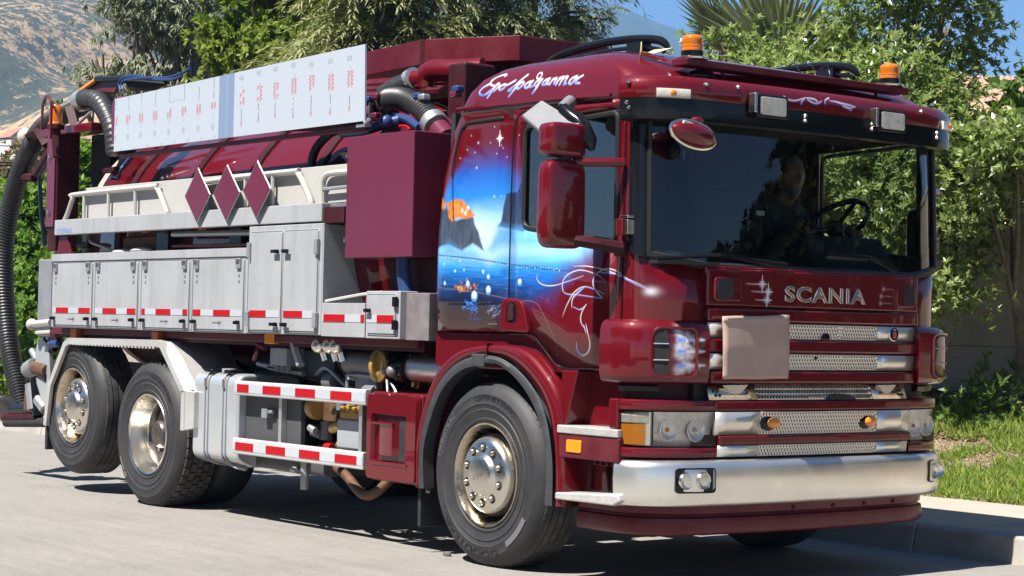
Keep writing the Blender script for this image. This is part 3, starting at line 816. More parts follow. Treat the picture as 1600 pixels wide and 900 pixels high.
# moulded panel outline of the closed rear window behind the door
gl = rpoly([(-.37, 1.93), (-.40, 2.30), (-.315, 2.545), (.12, 2.555)], .08, 6)
mb = MB(); mb.tube([(x, -1.2015+.014*max(0, z-2.0), z) for x, z in gl[5:-4]], [.003]*3 + [.010]*(len(gl)-9-4) + [.005]*4, 6); part(mb, 'rear_window_joint', 'rubber_seal')
# roof gutter
mb = MB(); mb.tube([(x, -1.204, z) for x, z in ((-.36, 2.628), (0, 2.627), (.16, 2.625), (.6, 2.62), (1.02, 2.606))], .011, 6); part(mb, 'roof_gutter', 'maroon')
mb = MB(); mb.tube([(x, 1.204, z) for x, z in ((-.36, 2.628), (.16, 2.625), (1.02, 2.606))], .011, 6); part(mb, 'roof_gutter', 'maroon')

# plan curve round the front, parameter s: 0..90 right corner, 90..250 flat, 250..340 left corner
def fcurve(s, w=1.2, xf=1.385, off=0., ax=None, ay=.40, bow=.03):
    yc = w - ay; x0 = xf - bow
    a = (x0 - 1.12) if ax is None else ax
    def corner(th, sg):
        c, n = math.cos(R(th)), math.sin(R(th))
        nx, ny = n/max(a, 1e-3), c/ay; l = math.hypot(nx, ny); nx, ny = nx/l, ny/l
        return (x0 - a + a*n + off*nx, sg*(yc + ay*c + off*ny))
    if s < 0: return (x0 - a + s*.01, -(w+off))
    if s > 340: return (x0 - a - (s-340)*.01, (w+off))
    if s < 90: return corner(s, -1)
    if s > 250: return corner(340-s, 1)
    t = (s-90)/160.*2-1
    return (xf - bow*t*t + off, yc*t)
def srange(s0, s1):
    st = [s0]; s = s0
    while s < s1 - 1e-6:
        step = 7.5 if (s < 90 or s >= 250) else 20
        nx = s + step
        for b in (0, 90, 250, 340):
            if s < b < nx: nx = b
        s = min(nx, s1); st.append(s)
    return st
def s_of_y(y, w=1.2, ay=.40): return 90 + (y/(w-ay)+1)*80
def strip(prof, s0, s1, mb=None, mi=0, caps=True, **k):
    """sweep a profile [(off, z)] along the front curve"""
    mb = mb or MB(); ss = srange(s0, s1)
    rows = [[(*fcurve(s, off=o, **k), z) for o, z in prof] for s in ss]
    mb.grid(rows, mi)
    if caps:
        n = len(prof)
        mb.add(rows[0], [tuple(range(n))], mi); mb.add(rows[-1], [tuple(range(n))[::-1]], mi)
    return mb
def bar_prof(z0, z1, o0, o1, r=.008):
    return [(o0, z0), (o1-r, z0), (o1-r*.3, z0+r*.3), (o1, z0+r), (o1, z1-r), (o1-r*.3, z1-r*.3), (o1-r, z1), (o0, z1), (o0, z0)]

# windscreen, its seal and the black pillar covers
ss = [34, 47, 60, 75] + [90+20*i for i in range(9)] + [265, 280, 293, 306]
g = []
for z, w, xf in ((1.70, 1.2, 1.385), (1.95, 1.198, 1.374), (2.2, 1.196, 1.362), (2.51, 1.192, 1.338)):
    r = []
    for s in ss:
        th = s if s < 90 else (340-s if s > 250 else 90)
        zz = z if z > 1.8 else float(np.interp(th, [0, 34, 90], [1.815, 1.765, 1.705]))-.004
        x, y = fcurve(s, w, xf, off=-.006); r.append((x, y, zz))
    g.append(r)
mb = MB(); mb.grid(g); part(mb, 'windscreen', 'windscreen', smooth=80)
path = [(*fcurve(s, off=.004), float(np.interp(s if s < 90 else (340-s if s > 250 else 90), [0, 34, 90], [1.815, 1.765, 1.708]))) for s in srange(34, 306)]
mb = MB(); mb.tube(path, .022, 6); part(mb, 'windscreen_seal', 'rubber_seal')
for lo, hi in ((12, 36), (304, 328)):
    mb = MB()
    rws = []
    for z, w, xf in ((1.74, 1.2, 1.385), (2.0, 1.198, 1.372), (2.25, 1.196, 1.358), (2.50, 1.192, 1.338)):
        th = lambda s: s if s < 90 else 340-s
        rws.append([(*fcurve(s, w, xf, off=o), z + (0.05*(1-th(s)/34) if z < 1.8 else 0)) for s, o in ([(lo, .003)] + [(lo+(hi-lo)*k/5, .012+.010*math.sin(math.pi*k/5)) for k in range(1, 5)] + [(hi, .003)])])
    mb.grid(rws); pt = part(mb, 'pillar_cover', 'black', smooth=50)
    mb = MB(); e = hi if lo < 90 else lo
    mb.tube([(*fcurve(e, w, xf, off=.012), z) for z, w, xf in ((1.77, 1.2, 1.385), (2.0, 1.198, 1.372), (2.25, 1.196, 1.358), (2.49, 1.192, 1.338))], .014, 6); part(mb, 'pillar_seal', 'rubber_seal', pt)

# sun visor: black lower lip, maroon upper board
VK = dict(w=1.205, xf=1.40, ay=.42, ax=.22)
def vz(s, lo, hi):
    return 0
mb = strip([(-.02, 2.475), (.035, 2.452), (.062, 2.462), (.066, 2.49), (.062, 2.572), (.03, 2.574), (-.02, 2.57)], 3, 337, **VK)
part(mb, 'visor_lip', 'black', smooth=40)
mb = strip([(.0, 2.572), (.058, 2.574), (.066, 2.60), (.063, 2.65), (.045, 2.684), (.015, 2.697), (-.03, 2.690), (-.03, 2.575)], 1, 339, **VK)
vis = part(mb, 'sun_visor', 'paint_front', smooth=40)
def on_visor(y, z, off=.07):
    # point on the visor face for a given y
    best = None
    for s in np.arange(0, 340.1, 1.):
        x, yy = fcurve(s, off=off, **VK)
        if best is None or abs(yy-y) < best[0]: best = (abs(yy-y), x, yy, s)
    return best[1], best[2], best[3]
for sgn in (-1, 1):
    # clearance lamp
    s0, s1 = (36, 62) if sgn < 0 else (278, 304)
    k = dict(VK)
    mb = strip(bar_prof(2.572, 2.622, .055, .082, .008), s0, s1, **k); cl = part(mb, 'clearance_lamp', 'lamp_white', smooth=40)
    sm = (s0+s1)/2; x, y = fcurve(sm, off=.0845, **k)
    mb = MB(); mb.sphere((x, y, 2.597), .022, 12, 8, sc=(.35, 1, .8)); part(mb, 'bulb_glint', 'amber_solid', cl)
    # square spot lamp
    yc = sgn*.475; x, y, s = on_visor(yc, 2.57)
    x -= .005
    mb = MB(); mb.prism(rrect(yc-.118, yc+.118, 2.508, 2.632, .014), 'x', x-.04, x+.045); sp = part(mb, 'spot_lamp', 'black', bevel=.008)
    mb = MB(); mb.prism(rrect(yc-.097, yc+.097, 2.52, 2.62, .012), 'x', x+.04, x+.048); part(mb, 'lamp_reflector', 'reflector', sp)
    mb = MB(); mb.prism(rrect(yc-.094, yc+.094, 2.523, 2.617, .012), 'x', x+.049, x+.054); part(mb, 'lamp_lens', 'lamp_white', sp, bevel=.004)
    mb = MB(); mb.box(x+.0, x+.05, yc-.140, yc-.118, 2.53, 2.635); part(mb, 'lamp_bracket', 'chrome', sp, bevel=.004)
bolts = [(11, 2.545), (13, 2.518), (150, 2.548), (150, 2.52), (205, 2.545), (205, 2.518), (270, 2.545), (270, 2.518), (12, 2.655), (100, 2.66), (75, 2.655), (250, 2.655)]
for s, z in bolts:
    x, y = fcurve(s, off=.064, **VK); xn, yn = fcurve(s, off=.08, **VK)
    mb = MB(); mb.tube([(x, y, z), ((x+xn)/2, (y+yn)/2, z), (xn, yn, z)], [.013, .013, .008], 8); part(mb, 'bolt', 'chrome', vis)

# roof furniture
for sy, nm in ((-1, 0), (1, 1)):
    y = sy*.76
    pa = spline([(-.12, y, 2.90), (.05, y, 2.955), (.35, y, 2.985), (.66, y, 2.985), (.90, y, 2.955), (.98, y, 2.90)], 6)
    mb = MB(); mb.tube(pa, [.010+.014*min(1, i/4., (len(pa)-1-i)/4.) for i in range(len(pa))], 8)
    mb.tube([(x, yy*1.0, z-.05) for x, yy, z in [tuple(p) for p in pa[6:-4]]], .012, 6)
    mb.box(.66, .80, y-.03, y+.03, 2.885, 2.96)
    part(mb, 'roof_rail', 'black')
mb = MB(); mb.tube([(-.22, -1.00, 2.80), (.1, -.985, 2.865), (.5, -.985, 2.882), (.85, -.97, 2.862), (1.05, -.955, 2.80), (1.12, -.95, 2.72)], .010, 6); part(mb, 'roof_joint', 'black')
# light bar across the roof front with two beacons
a, b = on_x(1068, 92, 1.25), on_x(1402, 140, 1.25)
mb = MB(); mb.box(1.19, 1.31, -.93, .83, 2.768, 2.806); lb = part(mb, 'light_bar', 'maroon_dull', bevel=.006)
for y in (-.70, -.62, .60): 
    mb = MB(); mb.tube([(1.25, y, 2.77), (1.27, y+.01, 2.70)], .010, 6); part(mb, 'bar_foot', 'maroon_dark', lb)
mb = MB(); mb.sphere((1.22, -.74, 2.73), .075, 14, 10, sc=(.7, 1.3, .5)); part(mb, 'air_horn_bell', 'black', lb)
for y in (-.838, .722):
    c = (1.25, y, 2.808)
    mb = MB(); mb.lathe([(.0, 0), (.083, .0), (.085, .008), (.072, .016), (.0, .018)], c, 'z', 28); bb = part(mb, 'beacon', 'chrome')
    mb = MB(); mb.lathe([(.06, .016), (.060, .045), (.05, .047)], c, 'z', 28); part(mb, 'beacon_collar', 'black', bb)
    mb = MB(); mb.lathe([(.056, .043), (.058, .06), (.0565, .063), (.0585, .066), (.0565, .085), (.058, .088), (.056, .105), (.057, .108), (.053, .120), (.042, .130), (.02, .134), (.0, .135)], c, 'z', 28); part(mb, 'beacon_dome', 'amber', bb)
    mb = MB(); mb.lathe([(.0, .047), (.03, .047), (.03, .10), (.0, .105)], c, 'z', 14); part(mb, 'beacon_core', 'amber_solid', bb)
for k in range(3):
    y = .05+.12*k
    mb = MB(); mb.tube(spline([(1.2, y, 2.80), (1.14, y+.03, 2.86+.02*k), (1.02, y+.12, 2.91), (.95, y+.15, 2.905)], 5), .004, 5); part(mb, 'wire', 'black', lb)

# ---------------- front: hatch, slats
def fx(y, base=1.425): return base - .03*(y/.8)**2
def face_plate(y0, y1, z0, z1, base, th, mb=None, ny=14, tilt=0.):
    mb = mb or MB(); ys = np.linspace(y0, y1, ny)
    fr = [[(fx(y, base)+tilt*(z-z0), y, z) for y in ys] for z in (z0, z1)]
    bk = [[(p[0]-th, p[1], p[2]) for p in r] for r in fr]
    mb.grid([bk[0], fr[0], fr[1], bk[1], bk[0]])
    for i in (0, -1): mb.add([bk[0][i], fr[0][i], fr[1][i], bk[1][i]], [(0, 1, 2, 3)])
    return mb
mb = face_plate(-.86, .86, .66, 1.50, 1.372, .02); part(mb, 'grille_back', 'black_matt')
mb = face_plate(-.832, .836, 1.500, 1.700, 1.43, .06); hatch = part(mb, 'front_hatch', 'paint_front', bevel=.012, seg=3)
mb = face_plate(-.84, .845, 1.668, 1.712, 1.424, .04); part(mb, 'scuttle', 'maroon', bevel=.008)
for y0, y1 in ((-.70, -.60), (-.36, -.27), (-.26, -.22)):
    mb = face_plate(y0, y1, 1.682, 1.704, 1.4375, .006, ny=4); part(mb, 'hatch_bracket', 'maroon_dull', hatch, bevel=.002)
for z0, z1, a, b in ((1.42, 1.492, -.83, .835), (1.257, 1.328, -.815, .822), (1.092, 1.158, -.80, .81)):
    mb = face_plate(a, b, z0, z1, 1.438, .06); gb = part(mb, 'grille_bar', 'maroon', bevel=.014, seg=3)
for z0, z1, a, b in ((.944, 1.000, -.765, .785), (.766, .815, -.735, .79)):
    mb = face_plate(a, b, z0, z1, 1.435, .06); part(mb, 'grille_bar', 'maroon', bevel=.012, seg=3)
# scoops at both ends of the hatch
for s, y0, y1 in ((-1, -.80, -.60), (1, .63, .795)):
    mb = MB(); o = rrect(y0, y1, 1.525, 1.655, .03)
    x = fx((y0+y1)/2, 1.43)
    mb.prism(o, 'x', x-.02, x+.014); sc = part(mb, 'hatch_scoop', 'maroon', bevel=.01, seg=3)
    o = rrect(y0+(.0 if s < 0 else .035)+.018, y1-(.05 if s < 0 else 0)-.015, 1.537, 1.645, .03)
    mb = MB(); mb.prism(o, 'x', x+.010, x+.0165); part(mb, 'scoop_opening', 'black_matt', sc)
# chrome outline letters
def text_mesh(txt, size, font_x=1., bevel=0., extr=.0, outline=False, res=4, space=1.):
    cu = bpy.data.curves.new('t', 'FONT'); cu.body = txt; cu.size = size; cu.resolution_u = res; cu.space_character = space
    cu.extrude = extr; cu.bevel_depth = bevel; cu.bevel_resolution = 1
    if outline: cu.fill_mode = 'NONE'
    ob = bpy.data.objects.new('t', cu); COL.objects.link(ob)
    dg = bpy.context.evaluated_depsgraph_get(); dg.update()
    me = bpy.data.meshes.new_from_object(ob.evaluated_get(dg))
    bpy.data.objects.remove(ob); bpy.data.curves.remove(cu)
    v = np.zeros(len(me.vertices)*3); me.vertices.foreach_get('co', v); v = v.reshape(-1, 3); v[:, 0] *= font_x
    f = [tuple(p.vertices) for p in me.polygons]
    bpy.data.meshes.remove(me)
    return v, f
def put_text(txt, y0, y1, z0, z1, base, name, m, parent, **k):
    v, f = text_mesh(txt, 1., **k)
    lo, hi = v.min(0), v.max(0)
    out = []
    for p in v:
        y = y0 + (p[0]-lo[0])/(hi[0]-lo[0])*(y1-y0); z = z0 + (p[1]-lo[1])/(hi[1]-lo[1])*(z1-z0)
        out.append((fx(y, base)+p[2]*(z1-z0), y, z))
    mb = MB(); mb.add(out, f); return part(mb, name, m, parent, merge=False, recalc=False)
put_text('SCANIA', -.285, .365, 1.533, 1.622, 1.4315, 'lettering', 'letter', hatch, bevel=.045, outline=True, space=1.12)
put_text('SCANIA', -.275, .357, 1.540, 1.616, 1.4312, 'lettering_fill', 'maroon_dull', hatch, extr=.02, space=1.12)

# perforated slats: every hole is a real opening
def perf(mb, y0, y1, z0, z1, nrow, pitch, base, rad, skip=None, tilt=0.):
    dz = (z1-z0)/nrow; n = 12
    for r in range(nrow):
        zc = z0+dz*(r+.5); off = pitch*.5*(r % 2)
        ny = int((y1-y0)/pitch)
        ya = y0 + off
        edges = []
        for i in range(ny - (1 if off else 0)):
            yc = ya+pitch*(i+.5)
            x_ = lambda y, z: fx(y, base)+tilt*(z-z0)
            sq = []; ci = []
            for k in range(n):
                a = 2*math.pi*(k+.5)/n; ca, sa = math.cos(a), math.sin(a)
                m_ = max(abs(ca), abs(sa)); yy, zz = yc+ca/m_*pitch/2, zc+sa/m_*dz/2
                sq.append((x_(yy, zz), yy, zz))
                hole = not (skip and skip(yc, zc))
                rr = rad if hole else 1e-5
                ci.append((x_(yc+ca*rr*.8, zc+sa*rr), yc+ca*rr*.8, zc+sa*rr))
            ba = [(p[0]-.003, p[1], p[2]) for p in ci]
            o = [(k, (k+1) % n, n+(k+1) % n, n+k) for k in range(n)]
            mb.add(sq+ci+ba, o + [(n+k, n+(k+1) % n, 2*n+(k+1) % n, 2*n+k) for k in range(n)])
        for a, b in ((y0, ya), (ya+pitch*(ny-(1 if off else 0)), y1)):
            if b-a > 1e-4:
                mb.add([(fx(a, base)+tilt*(zc-dz/2-z0), a, zc-dz/2), (fx(b, base)+tilt*(zc-dz/2-z0), b, zc-dz/2), (fx(b, base)+tilt*(zc+dz/2-z0), b, zc+dz/2), (fx(a, base)+tilt*(zc+dz/2-z0), a, zc+dz/2)], [(0, 1, 2, 3)])
    return mb
def slat(y0, y1, z0, z1, p0, p1, nrow, base=1.418, pitch=.0212, rad=.0080, skip=None, mar=.0015, tilt=.13, m='slat'):
    mb = MB()
    perf(mb, p0, p1, z0+mar, z1-mar, nrow, pitch, base, rad, skip, tilt)
    x_ = lambda y, z: fx(y, base)+tilt*(z-z0)
    def quad(a, b, c, d):
        ys = np.linspace(a, b, max(2, int((b-a)/.1)+2))
        mb.grid([[(x_(y, z), y, z) for y in ys] for z in (c, d)])
    quad(y0, p0, z0, z1); quad(p1, y1, z0, z1); quad(p0, p1, z0, z0+mar); quad(p0, p1, z1-mar, z1)
    o = part(mb, 'perforated_slat', m, merge=False)
    md = o.modifiers.new('s', 'SOLIDIFY'); md.thickness = .0015; md.offset = 1
    return o
s1 = slat(-.825, .823, 1.332, 1.413, -.465, .479, 4, skip=lambda y, z: (abs(y-.16) < .012))
s2 = slat(-.81, .81, 1.165, 1.250, -.465, .479, 4, skip=lambda y, z: abs(y-.165) < .012 and (z > 1.22 or z < 1.19))
s4 = slat(-.762, .776, .818, .940, -.446, .486, 6)
s5 = slat(-.738, .762, .703, .763, -.446, .486, 3, rad=.0076)
s3 = slat(-.80, .752, 1.004, 1.086, -.46, .45, 3, base=1.424, tilt=-.35, skip=lambda y, z: z < 1.03 and -.08 < y < .26, m='chrome_worn')
for ya, yb in ((-.775, -.71), (.665, .735)):
    for i in range(2):
        for r in range(2):
            y = ya+.012+.026*i+.012*r; z = 1.05-.022*r
            mb = MB(); mb.lathe([(0, .0075), (.009, .0075), (.009, 0.)], (fx(y, 1.424)-.35*(z-1.004), y, z), 'x', 10); part(mb, 'slat_hole', 'black_matt', s3)
pl = [(.17+.12*math.cos(a), 1.0035+.03*math.sin(a)) for a in np.linspace(0, math.pi, 12)]
mb = MB(); mb.prism(pl, 'x', 1.40, 1.4335); part(mb, 'tow_cutout', 'black_matt', s3)
for y0, y1, sg in ((-.70, -.52, 1), (.50, .66, 1)):
    mb = MB(); mb.prism([(y0, 1.082), (y1, 1.084), (y1-.05, 1.040), (y1-.09, 1.034), (y0+.05, 1.044)], 'x', fx((y0+y1)/2, 1.40), fx((y0+y1)/2, 1.4165)); part(mb, 'slat_emboss', 'slat', s3)
for y, z, s, rr in ((.045, 1.345, 0, .035), (-.035, 1.235, 1, .022)):
    mb = MB(); mb.sphere((fx(y, 1.425), y, z), rr, 10, 8, sc=(.2, 1, .7)); part(mb, 'grille_clip', 'black', (s1, s2)[s])
for y in (-.36, .41):
    mb = MB(); mb.sphere((fx(y, 1.425), y-.025, .882), .062, 14, 10, sc=(.15, 1, .72)); ml = part(mb, 'marker_base', 'black', s4)
    mb = MB(); mb.sphere((fx(y, 1.43), y+.012, .880), .052, 16, 10, sc=(.45, 1, .58)); part(mb, 'marker_lamp', 'amber_solid', s4)
for y in (-.70, -.455, .50, .74):
    mb = MB(); mb.lathe([(0, .003), (.006, .003), (.007, 0)], (fx(y, 1.422), y, .885), 'x', 8); part(mb, 'rivet', 'black', s4)
# round badge with a crowned animal head, plain strokes
by, bz = .617, 1.372
mb = MB(); mb.lathe([(0, .010), (.036, .008), (.042, .0)], (fx(by, 1.423), by, bz), 'x', 28); bd = part(mb, 'badge', pbr('badge_blue', (.008, .012, .05), rough=.2, coat=1.))
mb = MB(); mb.lathe([(.036, .0102), (.042, .006), (.043, .0)], (fx(by, 1.423), by, bz), 'x', 28); part(mb, 'badge_rim', 'chrome', bd)
mb = MB(); mb.prism([(by-.012, bz-.026), (by+.012, bz-.024), (by+.020, bz-.004), (by+.014, bz+.012), (by+.002, bz+.018), (by-.004, bz+.008), (by-.014, bz+.006), (by-.006, bz-.002)], 'x', fx(by, 1.432), fx(by, 1.4345)); part(mb, 'badge_emblem', pbr('badge_red', (.55, .10, .10), rough=.3), bd)
mb = MB(); mb.prism([(by-.008, bz+.020), (by+.012, bz+.020), (by+.015, bz+.030), (by+.007, bz+.025), (by+.002, bz+.032), (by-.003, bz+.025), (by-.010, bz+.030)], 'x', fx(by, 1.432), fx(by, 1.4345)); part(mb, 'badge_crown', 'white_tape', bd)

# corner air deflectors with vents
for right in (True, False):
    a, b = (-9, 88) if right else (252, 349)
    prof = [(-.02, 1.085), (.02, 1.088), (.042, 1.10), (.052, 1.13), (.055, 1.25), (.052, 1.36), (.042, 1.395), (.022, 1.415), (-.02, 1.425)]
    if not right: prof = [(o+.03 if o > 0 else o, z) for o, z in prof]
    PO = 0 if right else .03
    mb = strip(prof, a, b); cd = part(mb, 'corner_deflector', 'paint_front', smooth=50)
    s0, s1 = (40, 76) if right else (268, 312)
    # recess frame and dark opening
    mb = MB()
    z0, z1 = 1.125, 1.38
    n = 14; ring = []
    for sx, zz in rrect(s0, s1, 0, 1, 0, 1): pass
    pts = rrect(0, 1, 0, 1, .18, 4)
    P = [(*fcurve(s0+(s1-s0)*u, off=.057+PO), z0+(z1-z0)*v) for u, v in pts]
    mb.tube(P, .009, 6, closed=True); part(mb, 'vent_frame', 'maroon', cd)
    e0, e1 = (s0+1, s0+13) if right else (s0+1, s1-1)
    vp = rrect(0, 1, 0, 1, .3, 4)
    mb = MB(); q = [(*fcurve(e0+(e1-e0)*u, off=.0585+PO), z0+.008+(z1-z0-.016)*v) for u, v in vp]; mb.add(q, [tuple(range(len(q)))]); part(mb, 'vent_opening', 'black_matt', cd, recalc=False)
    for zz in (1.21, 1.295):
        mb = MB(); mb.tube([(*fcurve(e0+(e1-e0)*u, off=.062+PO), zz) for u in (0, .33, .66, 1)], .004, 5); part(mb, 'vent_bar', 'grey', cd)
    mb = strip([(-.03, 1.04), (.0, 1.045), (.01, 1.07), (.0, 1.088), (-.03, 1.088)], a+12, b-40 if right else b-12); part(mb, 'deflector_underside', 'black', smooth=50)
# lower valance between deflector and lamps
for a, b in ((0, 92), (248, 340)):
    mb = strip([(-.10, .60), (-.05, .60), (-.05, 1.09), (-.10, 1.09)], a, b); part(mb, 'corner_valance', 'maroon_dark')
# headlamp surrounds
LK = dict(w=1.21, xf=1.415, ay=.42)
for right in (True, False):
    a, b = (4, 95) if right else (249, 336)
    mb = strip(bar_prof(.946, 1.003, -.08, .012, .01), a, b, **LK); hs = part(mb, 'headlamp_surround', 'maroon', smooth=40)
    mb = strip(bar_prof(.700, .752, -.08, .010, .01), a, b, **LK); part(mb, 'surround_sill', 'maroon', hs, smooth=40)
    mb = strip([(-.11, .745), (-.11, .95)], a, b, caps=False, **LK); part(mb, 'lamp_backing', 'black', hs)
    # lamp unit: indicator outboard, main beam inboard
    i0, i1, h0, h1 = (6, 40, 42, 94.5) if right else (300, 334, 252, 298)
    mb = strip([(-.03, .762), (-.025, .936)], i0, i1, caps=False, **LK); hl = part(mb, 'headlamp', 'reflector')
    mb = strip([(-.026, .764), (-.008, .768), (-.006, .872), (-.02, .876)], i0+2, i1-5, **LK); part(mb, 'indicator_lens', 'amber_solid', hl, smooth=40)
    mb = strip([(-.02, .878), (-.006, .882), (-.006, .93), (-.02, .934)], i0+2, i1-2, **LK); part(mb, 'position_lens', 'lamp_white', hl, smooth=40)
    sm = (h0+h1)/2
    for q, rr in ((sm-10, .062), (sm+12, .062)):
        break
        x, y = fcurve(q, off=-.05, **LK)
        mb = MB(); mb.lathe([(.002, -.02), (.02, -.018), (.045, .0), (.062, .035), (.066, .036)], (x, y, .85), 'x', 24); part(mb, 'lamp_bowl', 'reflector', hl)
        mb = MB(); mb.sphere((x+.015, y, .85), .014, 10, 8); part(mb, 'bulb', 'lamp_white', hl)
    mb = strip([(-.060, .758), (-.042, .82), (-.020, .88), (.0, .94)], h0, h1, caps=False, **LK); part(mb, 'lamp_housing', 'flute', hl)
    x, y = fcurve(sm-4, off=-.028, **LK)
    for q_, r_ in ((sm-13, .056), (sm+12, .060)):
        x, y = fcurve(q_, off=-.034, **LK)
        mb = MB(); mb.lathe([(.0, -.012), (.02, -.010), (.04, .0), (r_, .016), (r_+.004, .014)], (x, y, .845), 'x', 26); part(mb, 'lamp_bowl', 'flute', hl)
        mb = MB(); mb.sphere((x+.004, y, .845), .013, 10, 8); part(mb, 'bulb', 'amber_solid' if q_ < sm else 'lamp_white', hl)
    mb = strip([(-.02, .758), (.004, .762), (.006, .85), (.004, .937), (-.02, .941)], i0, h1, **LK) if right else strip([(-.02, .758), (.004, .762), (.006, .85), (.004, .937), (-.02, .941)], h0, i1, **LK)
    part(mb, 'lamp_cover', 'lens', hl, smooth=40)
    q = 41 if right else 299
    mb = strip([(-.03, .756), (.008, .756), (.008, .943), (-.03, .943)], q-.8, q+.8, **LK); part(mb, 'lamp_divider', 'black', hl)
# bumper
BK = dict(w=1.225, xf=1.475, ay=.44, ax=.30, bow=.035)
bp_prof = [(-.10, .455), (-.045, .447), (-.02, .452), (-.006, .475), (.0, .52), (.003, .585), (.0, .645), (-.006, .668), (-.022, .684), (-.05, .690), (-.12, .690)]
mb = strip(bp_prof, -1, 341, **BK); bump = part(mb, 'bumper', 'bumper', smooth=60)
for right in (True, False):
    a, b = (57, 89) if right else (268, 318)
    rr = rrect(0, 1, 0, 1, .10, 4)
    z0, z1 = .524, .648
    mb = MB(); q = [(*fcurve(a+(b-a)*u, off=.0065, **BK), z0+(z1-z0)*v) for u, v in rr]; q2 = [(*fcurve(a+(b-a)*u, off=-.03, **BK), z0+(z1-z0)*v) for u, v in rr]
    n = len(q); mb.add(q+q2, [tuple(range(n))]+[(i, (i+1) % n, n+(i+1) % n, n+i) for i in range(n)]); fb = part(mb, 'fog_lamp_box', 'black', bump)
    mb = MB(); mb.tube(q, .0045, 5, closed=True); part(mb, 'fog_lamp_edge', 'black', bump)
    cs = (64.5, 79) if right else (279, 296)
    for c in cs:
        x, y = fcurve(c, off=-.006, **BK)
        mb = MB(); mb.lathe([(.0, .006), (.02, .004), (.038, .012), (.043, .018), (.046, .012), (.047, .0)], (x, y, .585), 'x', 24); fl = part(mb, 'fog_lamp', 'reflector', bump)
        mb = MB(); mb.lathe([(.0, .024), (.025, .022), (.041, .016)], (x, y, .585), 'x', 24); part(mb, 'fog_lens', 'lens', bump)
    if right:
        mb = MB(); q = [(*fcurve(s, off=.009, **BK), z) for s, z in ((86.5, .535), (88.6, .55), (88.6, .642), (86.5, .642))]; mb.add(q, [(0, 1, 2, 3)]); part(mb, 'fog_bracket', 'steelgrey', bump)
# lower lip below the bumper
PK = dict(w=1.17, xf=1.44, ay=.46, ax=.36, bow=.04)
mb = strip([(-.20, .30), (-.06, .288), (-.028, .292), (-.012, .305), (-.004, .33), (-.012, .380), (-.03, .388), (-.034, .398), (-.02, .405), (-.016, .452), (-.03, .460), (-.20, .456)], -28, 368, **PK); lip = part(mb, 'bumper_lip', 'maroon_dull', smooth=35)
for k in range(8):
    s = -22+5.4*k
    x, y = fcurve(s, off=.004, **PK); mb = MB(); mb.box(x-.017, x+.017, y-.004, y+.012, .438, .462); part(mb, 'lip_tooth', 'maroon', lip, bevel=.004)
for s in (150, 185, 215, 245):
    x, y = fcurve(s, off=-.02, **PK); mb = MB(); mb.lathe([(0, .01), (.012, .008), (.012, 0)], (x, y, .42), 'x', 8); part(mb, 'bolt', 'maroon_dark', lip)
# wipers
for (a, b, c) in (((1030,404), (1130,398), (1228,416)), ((1290,398), (1358,402), (1405,424))):
    pa = [on_x(*a, 1.425), on_x(*b, 1.44), on_x(*c, 1.44)]
    pts = [Vector((fx(p.y, 1.425)+.02*(i > 0), p.y, p.z)) for i, p in enumerate(pa)]
    mb = MB(); mb.tube([pts[0], pts[1]], .010, 6); w_ = part(mb, 'wiper', 'black')
    mb = MB(); mb.tube([pts[1], pts[1].lerp(pts[2], .5), pts[2]], [.009, .012, .02], 6); part(mb, 'wiper_arm', 'black', w_)
    mb = MB(); mb.box(pts[0].x-.012, pts[1].x-.004, min(pts[0].y, pts[1].y), max(pts[0].y, pts[1].y), pts[0].z-.022, pts[0].z-.006); part(mb, 'wiper_blade', 'rubber_seal', w_)
